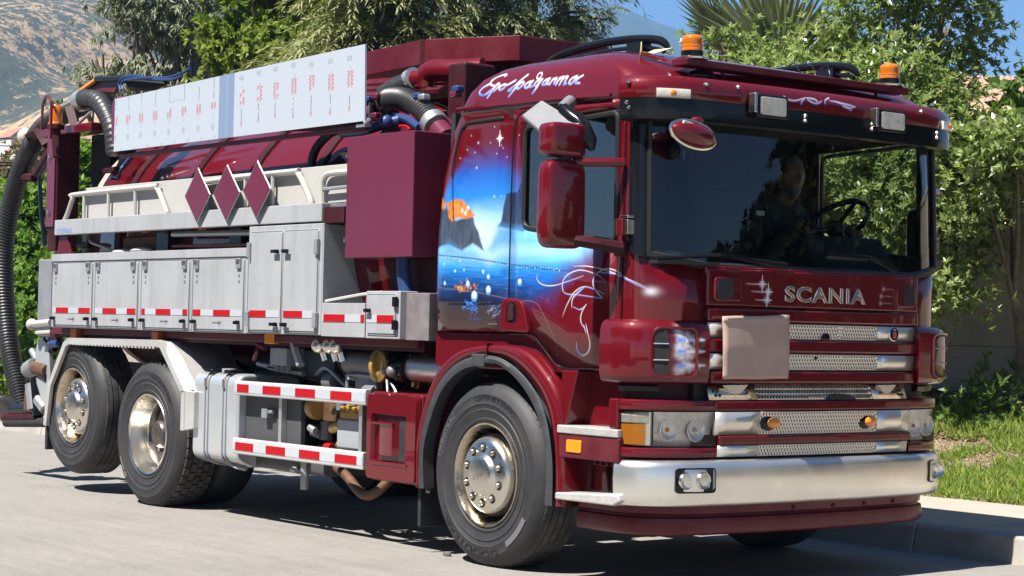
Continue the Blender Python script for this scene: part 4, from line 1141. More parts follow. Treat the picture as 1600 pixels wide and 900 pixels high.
# ---------------- front wheel arch, steps, skirt
arch_in = [(-.612,.40),(-.612,.66),(-.52,.90),(-.40,1.055),(-.22,1.16),(0,1.197),(.20,1.172),(.42,1.053),(.56,.88),(.625,.65),(.632,.40)]
arch_out = [(-.665,.40),(-.662,.70),(-.575,.95),(-.44,1.125),(-.25,1.225),(.03,1.262),(.33,1.245),(.53,1.128),(.655,.985),(.705,.72),(.715,.40)]
for sg in (-1, 1):
    I = spline([(x, 0, z) for x, z in arch_in], 5); O = spline([(x, 0, z) for x, z in arch_out], 5)
    rows = []
    for i, o in zip(I, O):
        m_ = i.lerp(o, .5)
        rows.append([(i.x, sg*.82, i.z), (i.x, sg*1.20, i.z), (i.x+(o.x-i.x)*.15, sg*1.218, i.z+(o.z-i.z)*.15), (m_.x, sg*1.232, m_.z), (o.x+(i.x-o.x)*.15, sg*1.226, o.z+(i.z-o.z)*.15), (o.x, sg*1.205, o.z), (o.x, sg*1.10, o.z+.002), (o.x, sg*.82, o.z)])
    mb = MB(); mb.grid(rows); fd = part(mb, 'front_mudguard', 'maroon', smooth=55)
    E_ = []
    for i, o in zip(I, O):
        d = (i-o).normalized(); E_.append(Vector((i.x, sg*1.225, i.z)) + d*.004)
    E_[0].z = .38; E_[-1].z = .36
    mb = MB()
    rws = []
    for k, (i, o) in enumerate(zip(I, O)):
        d = (i-o).normalized(); b = Vector((i.x, 0, i.z))
        w = .052 if abs(k-len(I)*.5) > 3 else .056
        rws.append([(b.x-d.x*.004, sg*1.232, b.z-d.z*.004), (b.x+d.x*w*.4, sg*1.247, b.z+d.z*w*.4), (b.x+d.x*w, sg*1.238, b.z+d.z*w), (b.x+d.x*w, sg*1.16, b.z+d.z*w), (b.x-d.x*.004, sg*1.16, b.z-d.z*.004)])
    mb.grid(rws); part(mb, 'mudguard_rubber', 'rubber_grey', fd, smooth=55)
    k = len(I)//2-1
    i, o = I[k], O[k]
    mb = MB(); mb.box(i.x-.06, i.x+.06, sg*1.20, sg*1.252, i.z-.062, i.z+.012); part(mb, 'rubber_joiner', 'rubber_grey', fd, bevel=.008)
    mb = MB(); mb.box(i.x+.065, i.x+.072, sg*1.2, sg*1.236, i.z, i.z+.075); part(mb, 'mudguard_joint', 'black', fd)
    # inner arch wall, black
    mb = MB(); mb.grid([[(p.x*.99, sg*.60, p.z-.01) for p in I], [(p.x*.99, sg*1.1, p.z-.01) for p in I]]); mb.add([(p.x, sg*.60, p.z) for p in I], [tuple(range(len(I)))]); part(mb, 'arch_liner', 'black_matt', smooth=60, recalc=False)
    # dark panel between cab floor and mudguard
    mb = MB(); mb.box(-.575, .62, sg*.9, sg*1.165, 1.12, 1.33); part(mb, 'cab_underside', 'maroon', bevel=.01)
    # entry: recess, steps
    mb = MB(); mb.box(.62, 1.16, sg*.80, sg*1.08, .42, 1.15); part(mb, 'step_well', 'maroon', bevel=.02)
    mb = MB(); mb.prism([(.66, .84), (.70, .84), (.80, 1.14), (.66, 1.14)], 'y', sg*1.07, sg*1.205); part(mb, 'step_side', 'maroon', bevel=.008)
    mb = MB(); mb.box(1.085, 1.155, sg*1.05, sg*1.232, .845, 1.005); part(mb, 'lamp_end_cap', 'maroon', bevel=.012)
    mb = MB(); mb.box(.675, 1.17, sg*1.02, sg*1.228, .668, .796); st = part(mb, 'step_box', 'maroon_dull', bevel=.008)
    mb = MB(); mb.prism(rrect(.748, .872, .700, .768, .012), 'y', sg*1.226, sg*1.236); part(mb, 'side_reflector', 'amber_solid', st, bevel=.003)
    mb = MB(); mb.box(.665, 1.165, sg*.99, sg*1.236, .798, .842); part(mb, 'step_tread', 'alu_step', st, bevel=.008)
    mb = MB(); mb.prism([(.672, .440), (.672, .478), (1.19, .505), (1.205, .47), (1.15, .444)], 'y', sg*.98, sg*1.246); part(mb, 'lower_step', 'alu_step', bevel=.010)
    for k in range(5):
        mb = MB(); mb.box(.84+.05*k, .865+.05*k, sg*1.10, sg*1.125, .635, .672); part(mb, 'step_tab', 'maroon', st, bevel=.004)
    mb = MB(); mb.tube([(.78, sg*1.09, .50), (.79, sg*1.09, .66)], .018, 8); mb.tube([(.92, sg*1.09, .66), (.96, sg*1.1, .5), (1.10, sg*1.1, .49)], .014, 6); mb.box(.98, 1.12, sg*1.09, sg*1.11, .50, .60); part(mb, 'step_stay', 'maroon_dark')
    # side skirt behind the wheel with a step pocket
    x0, x1, z0, z1 = -1.218, -.665, .402, .952
    mb = MB(); t = .075
    mb.box(x0, x1-.0, sg*.86, sg*1.19, z0, z1); sk = part(mb, 'side_skirt', 'maroon', bevel=.03, seg=4)
    mb = MB()
    px0, px1, pz0, pz1 = x0+.06, x1-.115, z0+.115, z1-.135
    mb.grid([[(x0+.02, sg*1.2, z) for z in (z0+.02, z1-.03)], [(px0, sg*1.218, z) for z in (pz0, pz1)]])
    ring_o = rrect(x0+.008, x1-.008, z0+.008, z1-.012, .03, 3); ring_i = rrect(px0, px1, pz0, pz1, .02, 3)
    n = len(ring_o); mb = MB()
    mb.add([(x, sg*1.19, z) for x, z in ring_o] + [(x*.97+(x0+x1)/2*.03, sg*1.222, z*.97+(z0+z1)/2*.03) for x, z in ring_o] + [(x, sg*1.222, z) for x, z in ring_i] + [(x*.94+(px0+px1)/2*.06, sg*1.193, z*.96+(pz0+pz1)/2*.04) for x, z in ring_i],
           [(a*n+i, a*n+(i+1) % n, (a+1)*n+(i+1) % n, (a+1)*n+i) for a in range(3) for i in range(n)]); part(mb, 'skirt_panel', 'maroon', sk, smooth=30)
    mb = MB(); rows = [[(px0+.03, sg*1.192, z) for z in (pz0+.06, pz1-.04)], [(px0+.12, sg*1.225, z) for z in (pz0+.05, pz1-.05)], [(px1-.13, sg*1.232, z) for z in (pz0+.05, pz1-.05)], [(px1-.10, sg*1.192, z) for z in (pz0+.05, pz1-.05)]]
    mb.grid(rows); mb.add([r[1] for r in rows], [(0, 1, 2, 3)]); mb.add([r[0] for r in rows], [(0, 1, 2, 3)]); part(mb, 'skirt_bulge', 'maroon', sk, smooth=25)
    mb = MB(); mb.box(px0+.02, px1-.12, sg*1.20, sg*1.240, pz1-.065, pz1-.05); part(mb, 'pocket_lip', 'maroon', sk, bevel=.005)
    mb = MB(); mb.box(px0+.02, px1+.02, sg*1.195, sg*1.228, pz0-.012, pz0+.012); part(mb, 'pocket_lip', 'maroon', sk, bevel=.005)
    mb = MB(); mb.box(px1-.10, px1-.01, sg*1.19, sg*1.199, pz0+.02, pz1-.02); part(mb, 'pocket_slot', 'black_matt', sk)
    mb = MB(); mb.prism(rpoly([(-.90, .21), (-.88, .16), (-.60, .15), (-.57, .42), (-.72, .46)], .04, 4), 'x', 0, 0) if False else mb.box(-.73, -.70, sg*.78, sg*1.16, .155, .42); mf = part(mb, 'mud_flap', 'black_matt', bevel=.01)
    mb = MB(); mb.tube([(-.70, sg*1.05, .44), (-.66, sg*1.12, .42), (-.64, sg*1.15, .37)], .014, 6); part(mb, 'flap_bracket', 'steelgrey', mf)

# ---------------- mirrors on the passenger side and its driver side twin
def rbox(mb, c, s, r=.05, p=4):
    # superellipsoid style rounded housing
    n, m_ = 24, 14
    def sg(v, e): return math.copysign(abs(v)**e, v)
    v = []; f = []
    for i in range(m_+1):
        ph = -math.pi/2 + math.pi*i/m_
        for k in range(n):
            th = 2*math.pi*k/n
            v.append((c[0]+s[0]*sg(math.cos(ph), .35)*sg(math.cos(th), .35), c[1]+s[1]*sg(math.cos(ph), .35)*sg(math.sin(th), .5), c[2]+s[2]*sg(math.sin(ph), .35)))
    for i in range(m_):
        for k in range(n): f.append((i*n+k, i*n+(k+1) % n, (i+1)*n+(k+1) % n, (i+1)*n+k))
    return mb.add(v, f)
for sg in (-1, 1):
    Y = lambda v: sg*v
    rot = lambda mb, a: None
    def turn(mb, cx, cy, ang):
        ca, sa = math.cos(ang), math.sin(ang)
        mb.v = [(cx+(x-cx)*ca-(y-cy)*sa, cy+(x-cx)*sa+(y-cy)*ca, z) for x, y, z in mb.v]
    ang = sg*R(-55)
    mb = MB(); rbox(mb, (.985, Y(1.50 if sg < 0 else 1.34), 2.01 if sg < 0 else 1.97), (.062, .132, .232) if sg < 0 else (.05, .10, .17)); mr = part(mb, 'mirror', 'maroon', smooth=60)
    mb = MB(); rbox(mb, (.985, Y(1.50), 2.345), (.07, .125, .09)); part(mb, 'wide_angle_mirror', 'maroon', smooth=60) if sg < 0 else None
    mb = MB(); mb.box(.96, 1.02, Y(1.46) if sg < 0 else 1.30, Y(1.52) if sg < 0 else 1.36, 2.22 if sg < 0 else 2.12, 2.27 if sg < 0 else 2.16); part(mb, 'mirror_neck', 'black', mr, bevel=.01)
    mb = MB(); mb.tube([(1.0, Y(1.44 if sg < 0 else 1.3), 2.235), (1.10, Y(1.34), 2.235), (1.15, Y(1.215), 2.24)], .024, 8); part(mb, 'mirror_arm', 'maroon', mr)
    mb = MB(); mb.tube([(1.0, Y(1.46 if sg < 0 else 1.32), 1.83), (1.10, Y(1.36), 1.81), (1.15, Y(1.22), 1.79)], [.03, .032, .036], 8); part(mb, 'mirror_arm', 'maroon_dark', mr)
    mb = MB(); mb.box(1.10, 1.17, Y(1.19), Y(1.235), 1.745, 1.83); part(mb, 'mirror_foot', 'maroon_dark', mr, bevel=.012)
    mb = MB(); mb.box(1.135, 1.185, Y(1.195), Y(1.250), 1.855, 1.945); hb = part(mb, 'hinge_bracket', 'maroon', bevel=.008)
    mb = MB(); mb.box(1.186, 1.212, Y(1.18), Y(1.236), 1.862, 1.94); mb.box(1.15, 1.215, Y(1.19), Y(1.238), 1.946, 1.962); part(mb, 'bracket_clamp', 'chrome_worn', hb, bevel=.004)
    if sg < 0:
        # pinstripe on the mirror back: thin raised line work
        def onm(px, py): return on_y(px, py, -1.66)
        # kerb mirror over the door, dark bowl and grey shield
        P = lambda px, py, y: tuple(on_y(px, py, y))
        q = [P(846, 155, -1.42), P(906, 192, -1.42), P(893, 202, -1.44), P(862, 222, -1.50), P(813, 180, -1.50)]
        q = [(a[0], a[1], a[2]) for a in q]
        mb = MB(); n = len(q); ins = [(x, y+.03, z-.03) for x, y, z in q]
        mb.add(q+ins, [tuple(range(n)), tuple(range(n, 2*n))]+[(i, (i+1) % n, n+(i+1) % n, n+i) for i in range(n)]); km = part(mb, 'kerb_mirror_shield', 'grey_plate', bevel=.012, seg=3)
        mb = MB(); mb.tube([P(880, 170, -1.40), P(905, 192, -1.38), P(922, 222, -1.37), P(925, 234, -1.37)], [.035, .052, .04, .018], 10); part(mb, 'kerb_mirror', 'black', km)
        mb = MB(); mb.tube([P(878, 170, -1.33), P(892, 158, -1.25)], [.032, .036], 10); part(mb, 'mirror_pivot', 'grey_plate', km)
        mb = MB(); mb.tube([P(876, 176, -1.35), P(889, 172, -1.2)], [.035, .035], 10); part(mb, 'pivot_cover', 'black', km)
        for a in ((866, 175), (877, 182)):
            mb = MB(); mb.sphere(P(*a, -1.425), .008, 8, 6); part(mb, 'screw', 'black', km)
# small front mirror hanging from the visor
c = on_x(1087, 210, 1.52)
mb = MB(); mb.sphere((1.50, c.y, c.z), .16, 22, 14, sc=(.42, 1., .40)); 
ca, sa = math.cos(R(-9)), math.sin(R(-9))
mb.v = [(x, c.y+(y-c.y)*ca-(z-c.z)*sa, c.z+(y-c.y)*sa+(z-c.z)*ca) for x, y, z in mb.v]
fm = part(mb, 'front_mirror', 'maroon', smooth=60)
el = [(1.50, c.y+.158*math.cos(a)*ca-.066*math.sin(a)*sa, c.z+.158*math.cos(a)*sa+.066*math.sin(a)*ca) for a in np.linspace(0, 2*math.pi, 30)[:-1]]
mb = MB(); mb.tube(el, .010, 6, closed=True); part(mb, 'mirror_rim', 'chrome', fm)
a, b, d = on_x(1068, 190, 1.535), on_x(1097, 200, 1.535), on_x(1089, 188, 1.47)
mb = MB(); mb.tube([a, b], .010, 6); part(mb, 'mirror_clamp', 'white_rail', fm)
mb = MB(); mb.tube([(1.5, c.y, c.z+.05), (d.x, d.y, d.z)], .012, 6); mb.sphere(d, .04, 12, 8, sc=(.8, 1, .5)); part(mb, 'mirror_mount', 'maroon', fm)
c = on_x(1050, 236, 1.22)
mb = MB(); mb.sphere((1.24, c.y, c.z), .085, 16, 12, sc=(.6, .75, 1)); im = part(mb, 'inner_mirror', 'black', smooth=60)

# ---------------- cab interior
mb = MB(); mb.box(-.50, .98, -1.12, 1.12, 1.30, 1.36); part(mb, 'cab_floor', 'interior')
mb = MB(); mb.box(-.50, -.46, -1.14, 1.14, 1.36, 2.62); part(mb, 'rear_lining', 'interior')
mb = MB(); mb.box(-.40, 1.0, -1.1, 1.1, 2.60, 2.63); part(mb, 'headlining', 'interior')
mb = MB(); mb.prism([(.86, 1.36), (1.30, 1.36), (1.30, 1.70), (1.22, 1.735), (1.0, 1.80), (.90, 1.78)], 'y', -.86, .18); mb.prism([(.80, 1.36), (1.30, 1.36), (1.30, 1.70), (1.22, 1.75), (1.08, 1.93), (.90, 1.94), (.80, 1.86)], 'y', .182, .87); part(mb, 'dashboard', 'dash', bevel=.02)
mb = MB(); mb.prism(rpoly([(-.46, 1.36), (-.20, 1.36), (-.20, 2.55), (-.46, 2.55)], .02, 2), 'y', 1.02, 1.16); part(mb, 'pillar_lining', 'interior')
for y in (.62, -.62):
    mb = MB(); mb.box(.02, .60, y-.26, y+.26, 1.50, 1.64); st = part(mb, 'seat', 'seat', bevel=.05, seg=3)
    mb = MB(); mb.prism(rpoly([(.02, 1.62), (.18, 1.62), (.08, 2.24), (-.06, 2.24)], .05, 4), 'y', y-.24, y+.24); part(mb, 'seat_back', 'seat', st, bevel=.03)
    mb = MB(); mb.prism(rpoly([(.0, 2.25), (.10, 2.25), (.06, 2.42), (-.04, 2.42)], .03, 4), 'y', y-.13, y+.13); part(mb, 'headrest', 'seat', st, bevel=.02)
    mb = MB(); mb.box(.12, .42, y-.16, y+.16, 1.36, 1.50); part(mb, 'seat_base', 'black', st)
SW_C = Vector((.93, .62, 2.0)); SW_N = Vector((-.62, 0, .78)).normalized()
u_ = Vector((0, 1, 0)); v_ = SW_N.cross(u_)
mb = MB(); mb.tube([SW_C + (u_*math.cos(a)+v_*math.sin(a))*.225 for a in np.linspace(0, 2*math.pi, 37)[:-1]], .016, 8, closed=True); sw = part(mb, 'steering_wheel', 'black')
mb = MB()
for a in (R(20), R(160), R(270)): mb.tube([SW_C-SW_N*.02, SW_C + (u_*math.cos(a)+v_*math.sin(a))*.22], .014, 6)
mb.sphere(SW_C-SW_N*.02, .055, 12, 8); mb.tube([SW_C-SW_N*.02, SW_C-SW_N*.30], .03, 8); part(mb, 'wheel_hub', 'black', sw)
# inspection sticker inside the screen
q = on_x(1190, 333, 1.345)
mb = MB(); mb.box(1.335, 1.338, q.y-.03, q.y+.03, q.z-.012, q.z+.012); part(mb, 'sticker', 'white_sheet')
q = on_x(1062, 396, 1.27)
mb = MB(); mb.sphere((1.20, q.y, q.z-.03), .12, 14, 8, sc=(.5, 1, .4)); part(mb, 'folded_paper', 'white_sheet')
# ------------------------------------------------------------------ chassis, tank, lockers
for y in (-.42, .42):
    mb = MB(); mb.box(-6.3, .9, y-.04, y+.04, .72, 1.0); part(mb, 'chassis_rail', 'maroon_dark', bevel=.01)
mb = MB()
for x in (-6.1, -4.75, -3.4, -2.2, -1.2): mb.box(x-.05, x+.05, -.38, .38, .76, .96)
part(mb, 'cross_member', 'maroon_dark')
mb = MB(); mb.box(-6.0, -.75, -1.12, 1.12, 1.20, 1.262); part(mb, 'subframe_floor', 'maroon_dark')
mb = MB(); mb.box(-5.9, -.78, -1.15, -1.09, 1.225, 1.275); part(mb, 'subframe_edge', 'maroon_dull', bevel=.006)
mb = MB(); mb.box(.2, 1.2, -.45, .45, .55, 1.2); part(mb, 'engine_block', 'black_matt')
for x, y in ((0, 0), (-4.08, 0)):
    mb = MB(); mb.tube([(x, -.95, .505), (x, -.25, .505), (x, 0, .505), (x, .25, .505), (x, .95, .505)], [.09, .09, .2 if x < -1 else .09, .09, .09], 12); part(mb, 'axle', 'black_matt')
mb = MB(); mb.tube([(-5.38, -.95, .665), (-5.38, .95, .665)], .08, 10); part(mb, 'axle', 'black_matt')
mb = MB(); mb.tube([(-3.9, 0, .62), (-.2, 0, .78)], .06, 10); part(mb, 'propshaft', 'black_matt')
# tank barrel
TC = (0, 1.92); TR = 1.02
mb = MB(); mb.lathe([(0, -5.95), (.4, -5.93), (.8, -5.82), (.96, -5.70), (TR, -5.55), (TR, -1.62), (.95, -1.46), (.75, -1.36), (.35, -1.29), (0, -1.28)], (0, TC[0], TC[1]), 'x', 72); tk = part(mb, 'tank_barrel', 'maroon', smooth=40)
for x in (-5.02, -4.05, -3.20, -2.32):
    mb = MB(); mb.lathe([(TR-.005, -.05), (TR+.018, -.045), (TR+.02, 0), (TR+.018, .045), (TR-.005, .05)], (x, TC[0], TC[1]), 'x', 72); part(mb, 'tank_rib', 'maroon_dark', tk)
mb = MB(); mb.lathe([(TR-.01, -.045), (TR+.022, -.045), (TR+.022, .045), (TR-.01, .045)], (-5.58, TC[0], TC[1]), 'x', 72); part(mb, 'door_ring', pbr('cream_ring', (.42, .34, .28), rough=.5, dirt=(.2, .12, .1), dirt_amt=.6), tk)
for i in range(12):
    a = R(95+i*12)
    mb = MB(); mb.tube([(-5.68, TC[0]+1.04*math.cos(a), TC[1]+1.04*math.sin(a)), (-5.46, TC[0]+1.05*math.cos(a), TC[1]+1.05*math.sin(a))], .025, 6); part(mb, 'door_clamp', 'maroon_dark', tk)
for k, (p0, p1) in enumerate((((196,268), (172,300)), ((183,240), (160,270)))):
    pass
# black cable loops over the barrel end
for dy, mname in ((0, 'black'), (.03, 'black'), (.06, 'blue')):
    a = [on_y(172, 278, -1.0-dy), on_y(185, 276+dy*40, -.98), on_y(190, 262, -.93-dy), on_y(205, 245, -.86), on_y(222, 236, -.78)]
    mb = MB(); mb.tube(spline(a, 6), .012, 6); part(mb, 'cable', mname, tk)
for y0 in (-.97, -.99, -.95):
    a = [on_y(560+random.uniform(-4, 4), 203, y0), on_y(523, 205, y0+.05), on_y(500+y0*6, 232, y0), on_y(488+y0*4, 268, y0-.02)]
    mb = MB(); mb.tube(spline(a, 6), .030, 8); part(mb, 'black_line', 'hose', tk)
# walkway beam, deck, guard board, hand rails
mb = MB(); mb.box(-5.69, -1.735, -1.25, -1.19, 2.010, 2.130); wk = part(mb, 'walkway_beam', 'white', bevel=.006)
mb = MB(); mb.box(-5.68, -1.50, -1.19, -.95, 2.10, 2.126); part(mb, 'walkway_deck', 'alu', wk)
mb = MB(); mb.box(-1.735, -1.50, -1.23, -1.0, 2.0, 2.10); part(mb, 'walkway_end_shaded', 'maroon_dark', wk)  # dark colour puts the shade on the forward end of the beam
mb = MB(); mb.box(-5.30, -1.5, -1.172, -1.160, 2.131, 2.375); part(mb, 'guard_board', 'white_rail', wk, bevel=.004)
v, f = text_mesh('cosbaas', 1.); 
mb = MB(); lo, hi = v.min(0), v.max(0)
mb.add([(-5.64+(p[0]-lo[0])/(hi[0]-lo[0])*.27, -1.2515, 2.025+(p[1]-lo[1])/(hi[1]-lo[1])*.05) for p in v], f); part(mb, 'beam_sticker', pbr('sticker_blue', (.16, .24, .5), rough=.5), wk, recalc=False, merge=False)
r1 = spline([(-5.60, -1.205, 2.13), (-5.55, -1.205, 2.18), (-5.46, -1.205, 2.30), (-5.40, -1.205, 2.326), (-4.15, -1.205, 2.334), (-4.06, -1.205, 2.326), (-3.92, -1.205, 2.17), (-3.89, -1.205, 2.13)], 5)
r2 = spline([(-3.36, -1.205, 2.13), (-3.36, -1.205, 2.29), (-3.30, -1.205, 2.335), (-2.20, -1.205, 2.352), (-2.10, -1.205, 2.335), (-1.96, -1.205, 2.18), (-1.93, -1.205, 2.13)], 5)
r3 = spline([(-1.80, -1.205, 2.13), (-1.80, -1.205, 2.25), (-1.77, -1.205, 2.30), (-1.70, -1.205, 2.318), (-1.46, -1.205, 2.318)], 5)
for r_, st in ((r1, (-5.26, -4.84, -4.40)), (r2, (-3.05, -2.78, -2.42)), (r3, ())):
    mb = MB(); mb.tube(r_, .020, 8); hr = part(mb, 'hand_rail', 'white_rail')
    for x in st:
        mb = MB(); mb.tube([(x, -1.205, 2.13), (x, -1.205, 2.335)], .014, 8); part(mb, 'rail_post', 'white_rail', hr)
mb = MB(); mb.tube([(-1.79, -1.205, 2.22), (-1.46, -1.205, 2.225)], .012, 6); part(mb, 'mid_rail', 'steelgrey', hr)
mb = MB()
pts = []
for k in range(25): pts.append((-1.78+.012*k, -1.0+.012*(k % 2)))
mb.grid([[(x, y, 2.36) for x, y in pts], [(x, y-.1, 2.46) for x, y in pts]]); part(mb, 'ribbed_hatch', 'white_rail', recalc=False)
# three diamond plates
for cx, cz in ((-3.317, 2.236), (-2.908, 2.236), (-2.505, 2.243)):
    w, h = .185, .197
    mb = MB(); mb.prism([(cx-w, cz), (cx, cz-h), (cx+w, cz), (cx, cz+h)], 'y', -1.278, -1.2745); dm = part(mb, 'diamond_plate', 'alu', bevel=.003)
    mb = MB(); w2, h2 = w-.010, h-.011; mb.prism([(cx-w2, cz), (cx, cz-h2), (cx+w2, cz), (cx, cz+h2)], 'y', -1.2805, -1.2775); part(mb, 'diamond_face', 'maroon_film', dm)
# white printed sheet along the tank
q = [(-4.66, 3.016), (-1.26, 3.096), (-1.245, 2.618), (-4.66, 2.618)]
mb = MB(); mb.prism(q[::-1], 'y', -1.262, -1.250); sh = part(mb, 'white_sheet_panel', 'sheet')
mb = MB(); mb.tube([(-1.29, -1.24, 2.64), (-1.24, -1.255, 2.60), (-1.22, -1.24, 2.63)], .014, 6); mb.box(-1.36, -1.25, -1.25, -1.21, 2.585, 2.605); part(mb, 'sheet_clamp', 'steelgrey', sh)
mb = MB(); mb.prism(rrect(-4.76, -4.5, 2.66, 3.04, .08, 5), 'y', -1.245, -1.0); part(mb, 'tank_nose_bracket', 'maroon_film', bevel=.02)
mb = MB(); mb.box(-4.66, -1.3, -1.22, -1.19, 2.57, 2.60); part(mb, 'edge_rail', 'maroon_dull', bevel=.004)
for p, q, r_ in (((384,200),(566,196),.03), ((350,205),(384,200),.02)):
    mb = MB(); mb.tube([on_y(*p, -1.1), on_y(*q, -1.1)], r_, 8); part(mb, 'side_pipe', 'maroon_dark')

# lockers
def locker(x0, x1, z0, z1, y1=-.62, m='white'):
    mb = MB(); mb.box(x0, x1, -1.245, y1, z0, z1); return part(mb, 'locker', m, bevel=.006)
def locker_door(lk, x0, x1, z0, z1):
    mb = MB(); mb.prism(rrect(x0, x1, z0, z1, .012, 3), 'y', -1.256, -1.240); d = part(mb, 'locker_door', 'white', lk, bevel=.004)
    mb = MB(); mb.tube([(x, -1.2465, z) for x, z in rrect(x0-.007, x1+.007, z0-.007, z1+.007, .014, 3)], .0045, 5, closed=True); part(mb, 'door_seal', 'grey', lk)
    return d
def hatch_bits(lk, bits, name, m, bevel=.004):
    for b in bits:
        mb = MB(); mb.box(*b); part(mb, name, m, lk, bevel=bevel)
row = locker(-5.715, -2.652, 1.278, 1.858)
mb = MB(); mb.box(-5.715, -2.655, -1.258, -1.244, 1.800, 1.858); part(mb, 'locker_header', 'white', row, bevel=.003)
doors = [(-5.675, -4.985), (-4.925, -4.235), (-4.155, -3.450), (-3.385, -2.690)]
for a, b in doors:
    locker_door(row, a, b, 1.300, 1.782)
    hatch_bits(row, [(x-.028, x+.028, -1.272, -1.256, 1.718, 1.788) for x in (a+.055, b-.055)], 'paddle_latch', 'steelgrey')
    hatch_bits(row, [(x-.024, x+.024, -1.275, -1.272, 1.752, 1.780) for x in (a+.055, b-.055)], 'latch_cup', 'grey_dark', .002)
    hatch_bits(row, [(x-.008, x+.008, -1.262, -1.256, z, z+.018) for x in (a+.055, b-.055) for z in (1.625, 1.665)], 'latch_rivet', 'steelgrey', .002)
    for x in (a+.045, b-.045):
        mb = MB(); mb.tube([(x, -1.25, 1.352), (x, -1.285, 1.352)], .014, 8); mb.box(x-.028, x+.022, -1.288, -1.272, 1.340, 1.362); part(mb, 'turn_knob', 'black', row)
    mb = MB(); mb.box((a+b)/2-.06, (a+b)/2+.06, -1.260, -1.256, 1.348, 1.353); mb.box((a+b)/2+.03, (a+b)/2+.036, -1.264, -1.256, 1.335, 1.36); part(mb, 'door_pull', 'steelgrey', row)
mb = MB()
for x in (-4.955, -4.195, -3.418): mb.box(x-.012, x+.012, -1.250, -1.243, 1.295, 1.79)
part(mb, 'locker_pillar', 'white', row)
tall = locker(-2.645, -1.722, 1.282, 2.0)
locker_door(tall, -2.598, -2.205, 1.305, 1.955); locker_door(tall, -2.165, -1.765, 1.305, 1.955)
hatch_bits(tall, [(-2.628, -2.590, -1.274, -1.25, z, z+.10) for z in (1.79, 1.33)] + [(-1.785, -1.745, -1.274, -1.25, z, z+.10) for z in (1.80, 1.33)], 'door_hinge', 'steelgrey')
for x, d in ((-2.245, -1), (-2.13, 1)):
    for z in (1.825, 1.345):
        mb = MB(); mb.tube([(x, -1.25, z), (x, -1.282, z)], .014, 8); mb.box(x-.036+.01*d, x+.036+.01*d, -1.288, -1.274, z-.010, z+.012); part(mb, 'door_handle', 'black', tall)
mb = MB(); mb.box(-1.722, -1.712, -1.24, -.64, 1.29, 1.99); part(mb, 'locker_side_shaded', 'grey', tall)  # grey plate on the white locker: shade of its forward face as colour
low = MB(); low.box(-1.708, -1.212, -1.248, -1.235, 1.278, 1.490); low.box(-1.708, -1.70, -1.235, -.8, 1.278, 1.490); low.box(-1.70, -1.212, -1.235, -.8, 1.278, 1.29); lw = part(low, 'tool_tray', 'white', bevel=.003)
mb = MB(); mb.tube([(-1.69, -1.23, 1.50), (-1.40, -1.15, 1.545), (-1.215, -1.12, 1.56)], .012, 6); part(mb, 'tray_lid_edge', 'white_rail', lw)
sm = locker(-1.207, -.838, 1.274, 1.566, -.72, 'white')
locker_door(sm, -1.178, -.878, 1.305, 1.540)
hatch_bits(sm, [(-.885, -.848, -1.274, -1.25, z, z+.06) for z in (1.33, 1.47)], 'door_hinge', 'black')
mb = MB(); mb.tube([(-1.145, -1.25, 1.445), (-1.145, -1.28, 1.445)], .013, 8); mb.box(-1.175, -1.12, -1.286, -1.274, 1.436, 1.456); part(mb, 'door_handle', 'black', sm)
mb = MB(); mb.box(-.838, -.60, -1.20, -.74, 1.27, 1.555); part(mb, 'locker_side_shaded', pbr('worn_alu_shaded', (.22, .19, .20), rough=.5, metal=.4, var=.2, vscale=9, dirt=(.4, .38, .36), dirt_amt=.5, dirt_scale=10), sm, bevel=.005)  # worn face, with the shade of the forward side in its base colour
# reflective tape, white runs with each red block laid on
def tape(lk, x0, x1, z0, z1, reds, y=-1.256):
    mb = MB(); mb.box(x0, x1, y-.0025, y+.001, z0, z1); part(mb, 'reflective_strip', 'white_tape', lk)
    for a, b in reds:
        mb = MB(); mb.box(a, b, y-.0045, y-.0022, z0+.001, z1-.001); part(mb, 'red_reflector', 'red_tape', lk)
for x0, x1, reds in ((-5.665, -4.99, [(-5.602, -5.382), (-5.20, -5.0)]), (-4.918, -4.24, [(-4.782, -4.558), (-4.381, -4.245)]), (-4.15, -3.455, [(-4.148, -4.096), (-3.927, -3.704), (-3.524, -3.458)]), (-3.38, -2.695, [(-3.375, -3.265), (-3.084, -2.855)])):
    tape(row, x0, x1, 1.394, 1.438, reds)
tape(tall, -2.592, -2.21, 1.392, 1.438, [(-2.590, -2.381)]); tape(tall, -2.16, -1.79, 1.392, 1.438, [(-2.158, -1.925)])
tape(lw, -1.70, -1.215, 1.372, 1.420, [(-1.68, -1.435), (-1.254, -1.216)], -1.248); tape(sm, -1.175, -.882, 1.372, 1.42, [(-1.063, -.885)])
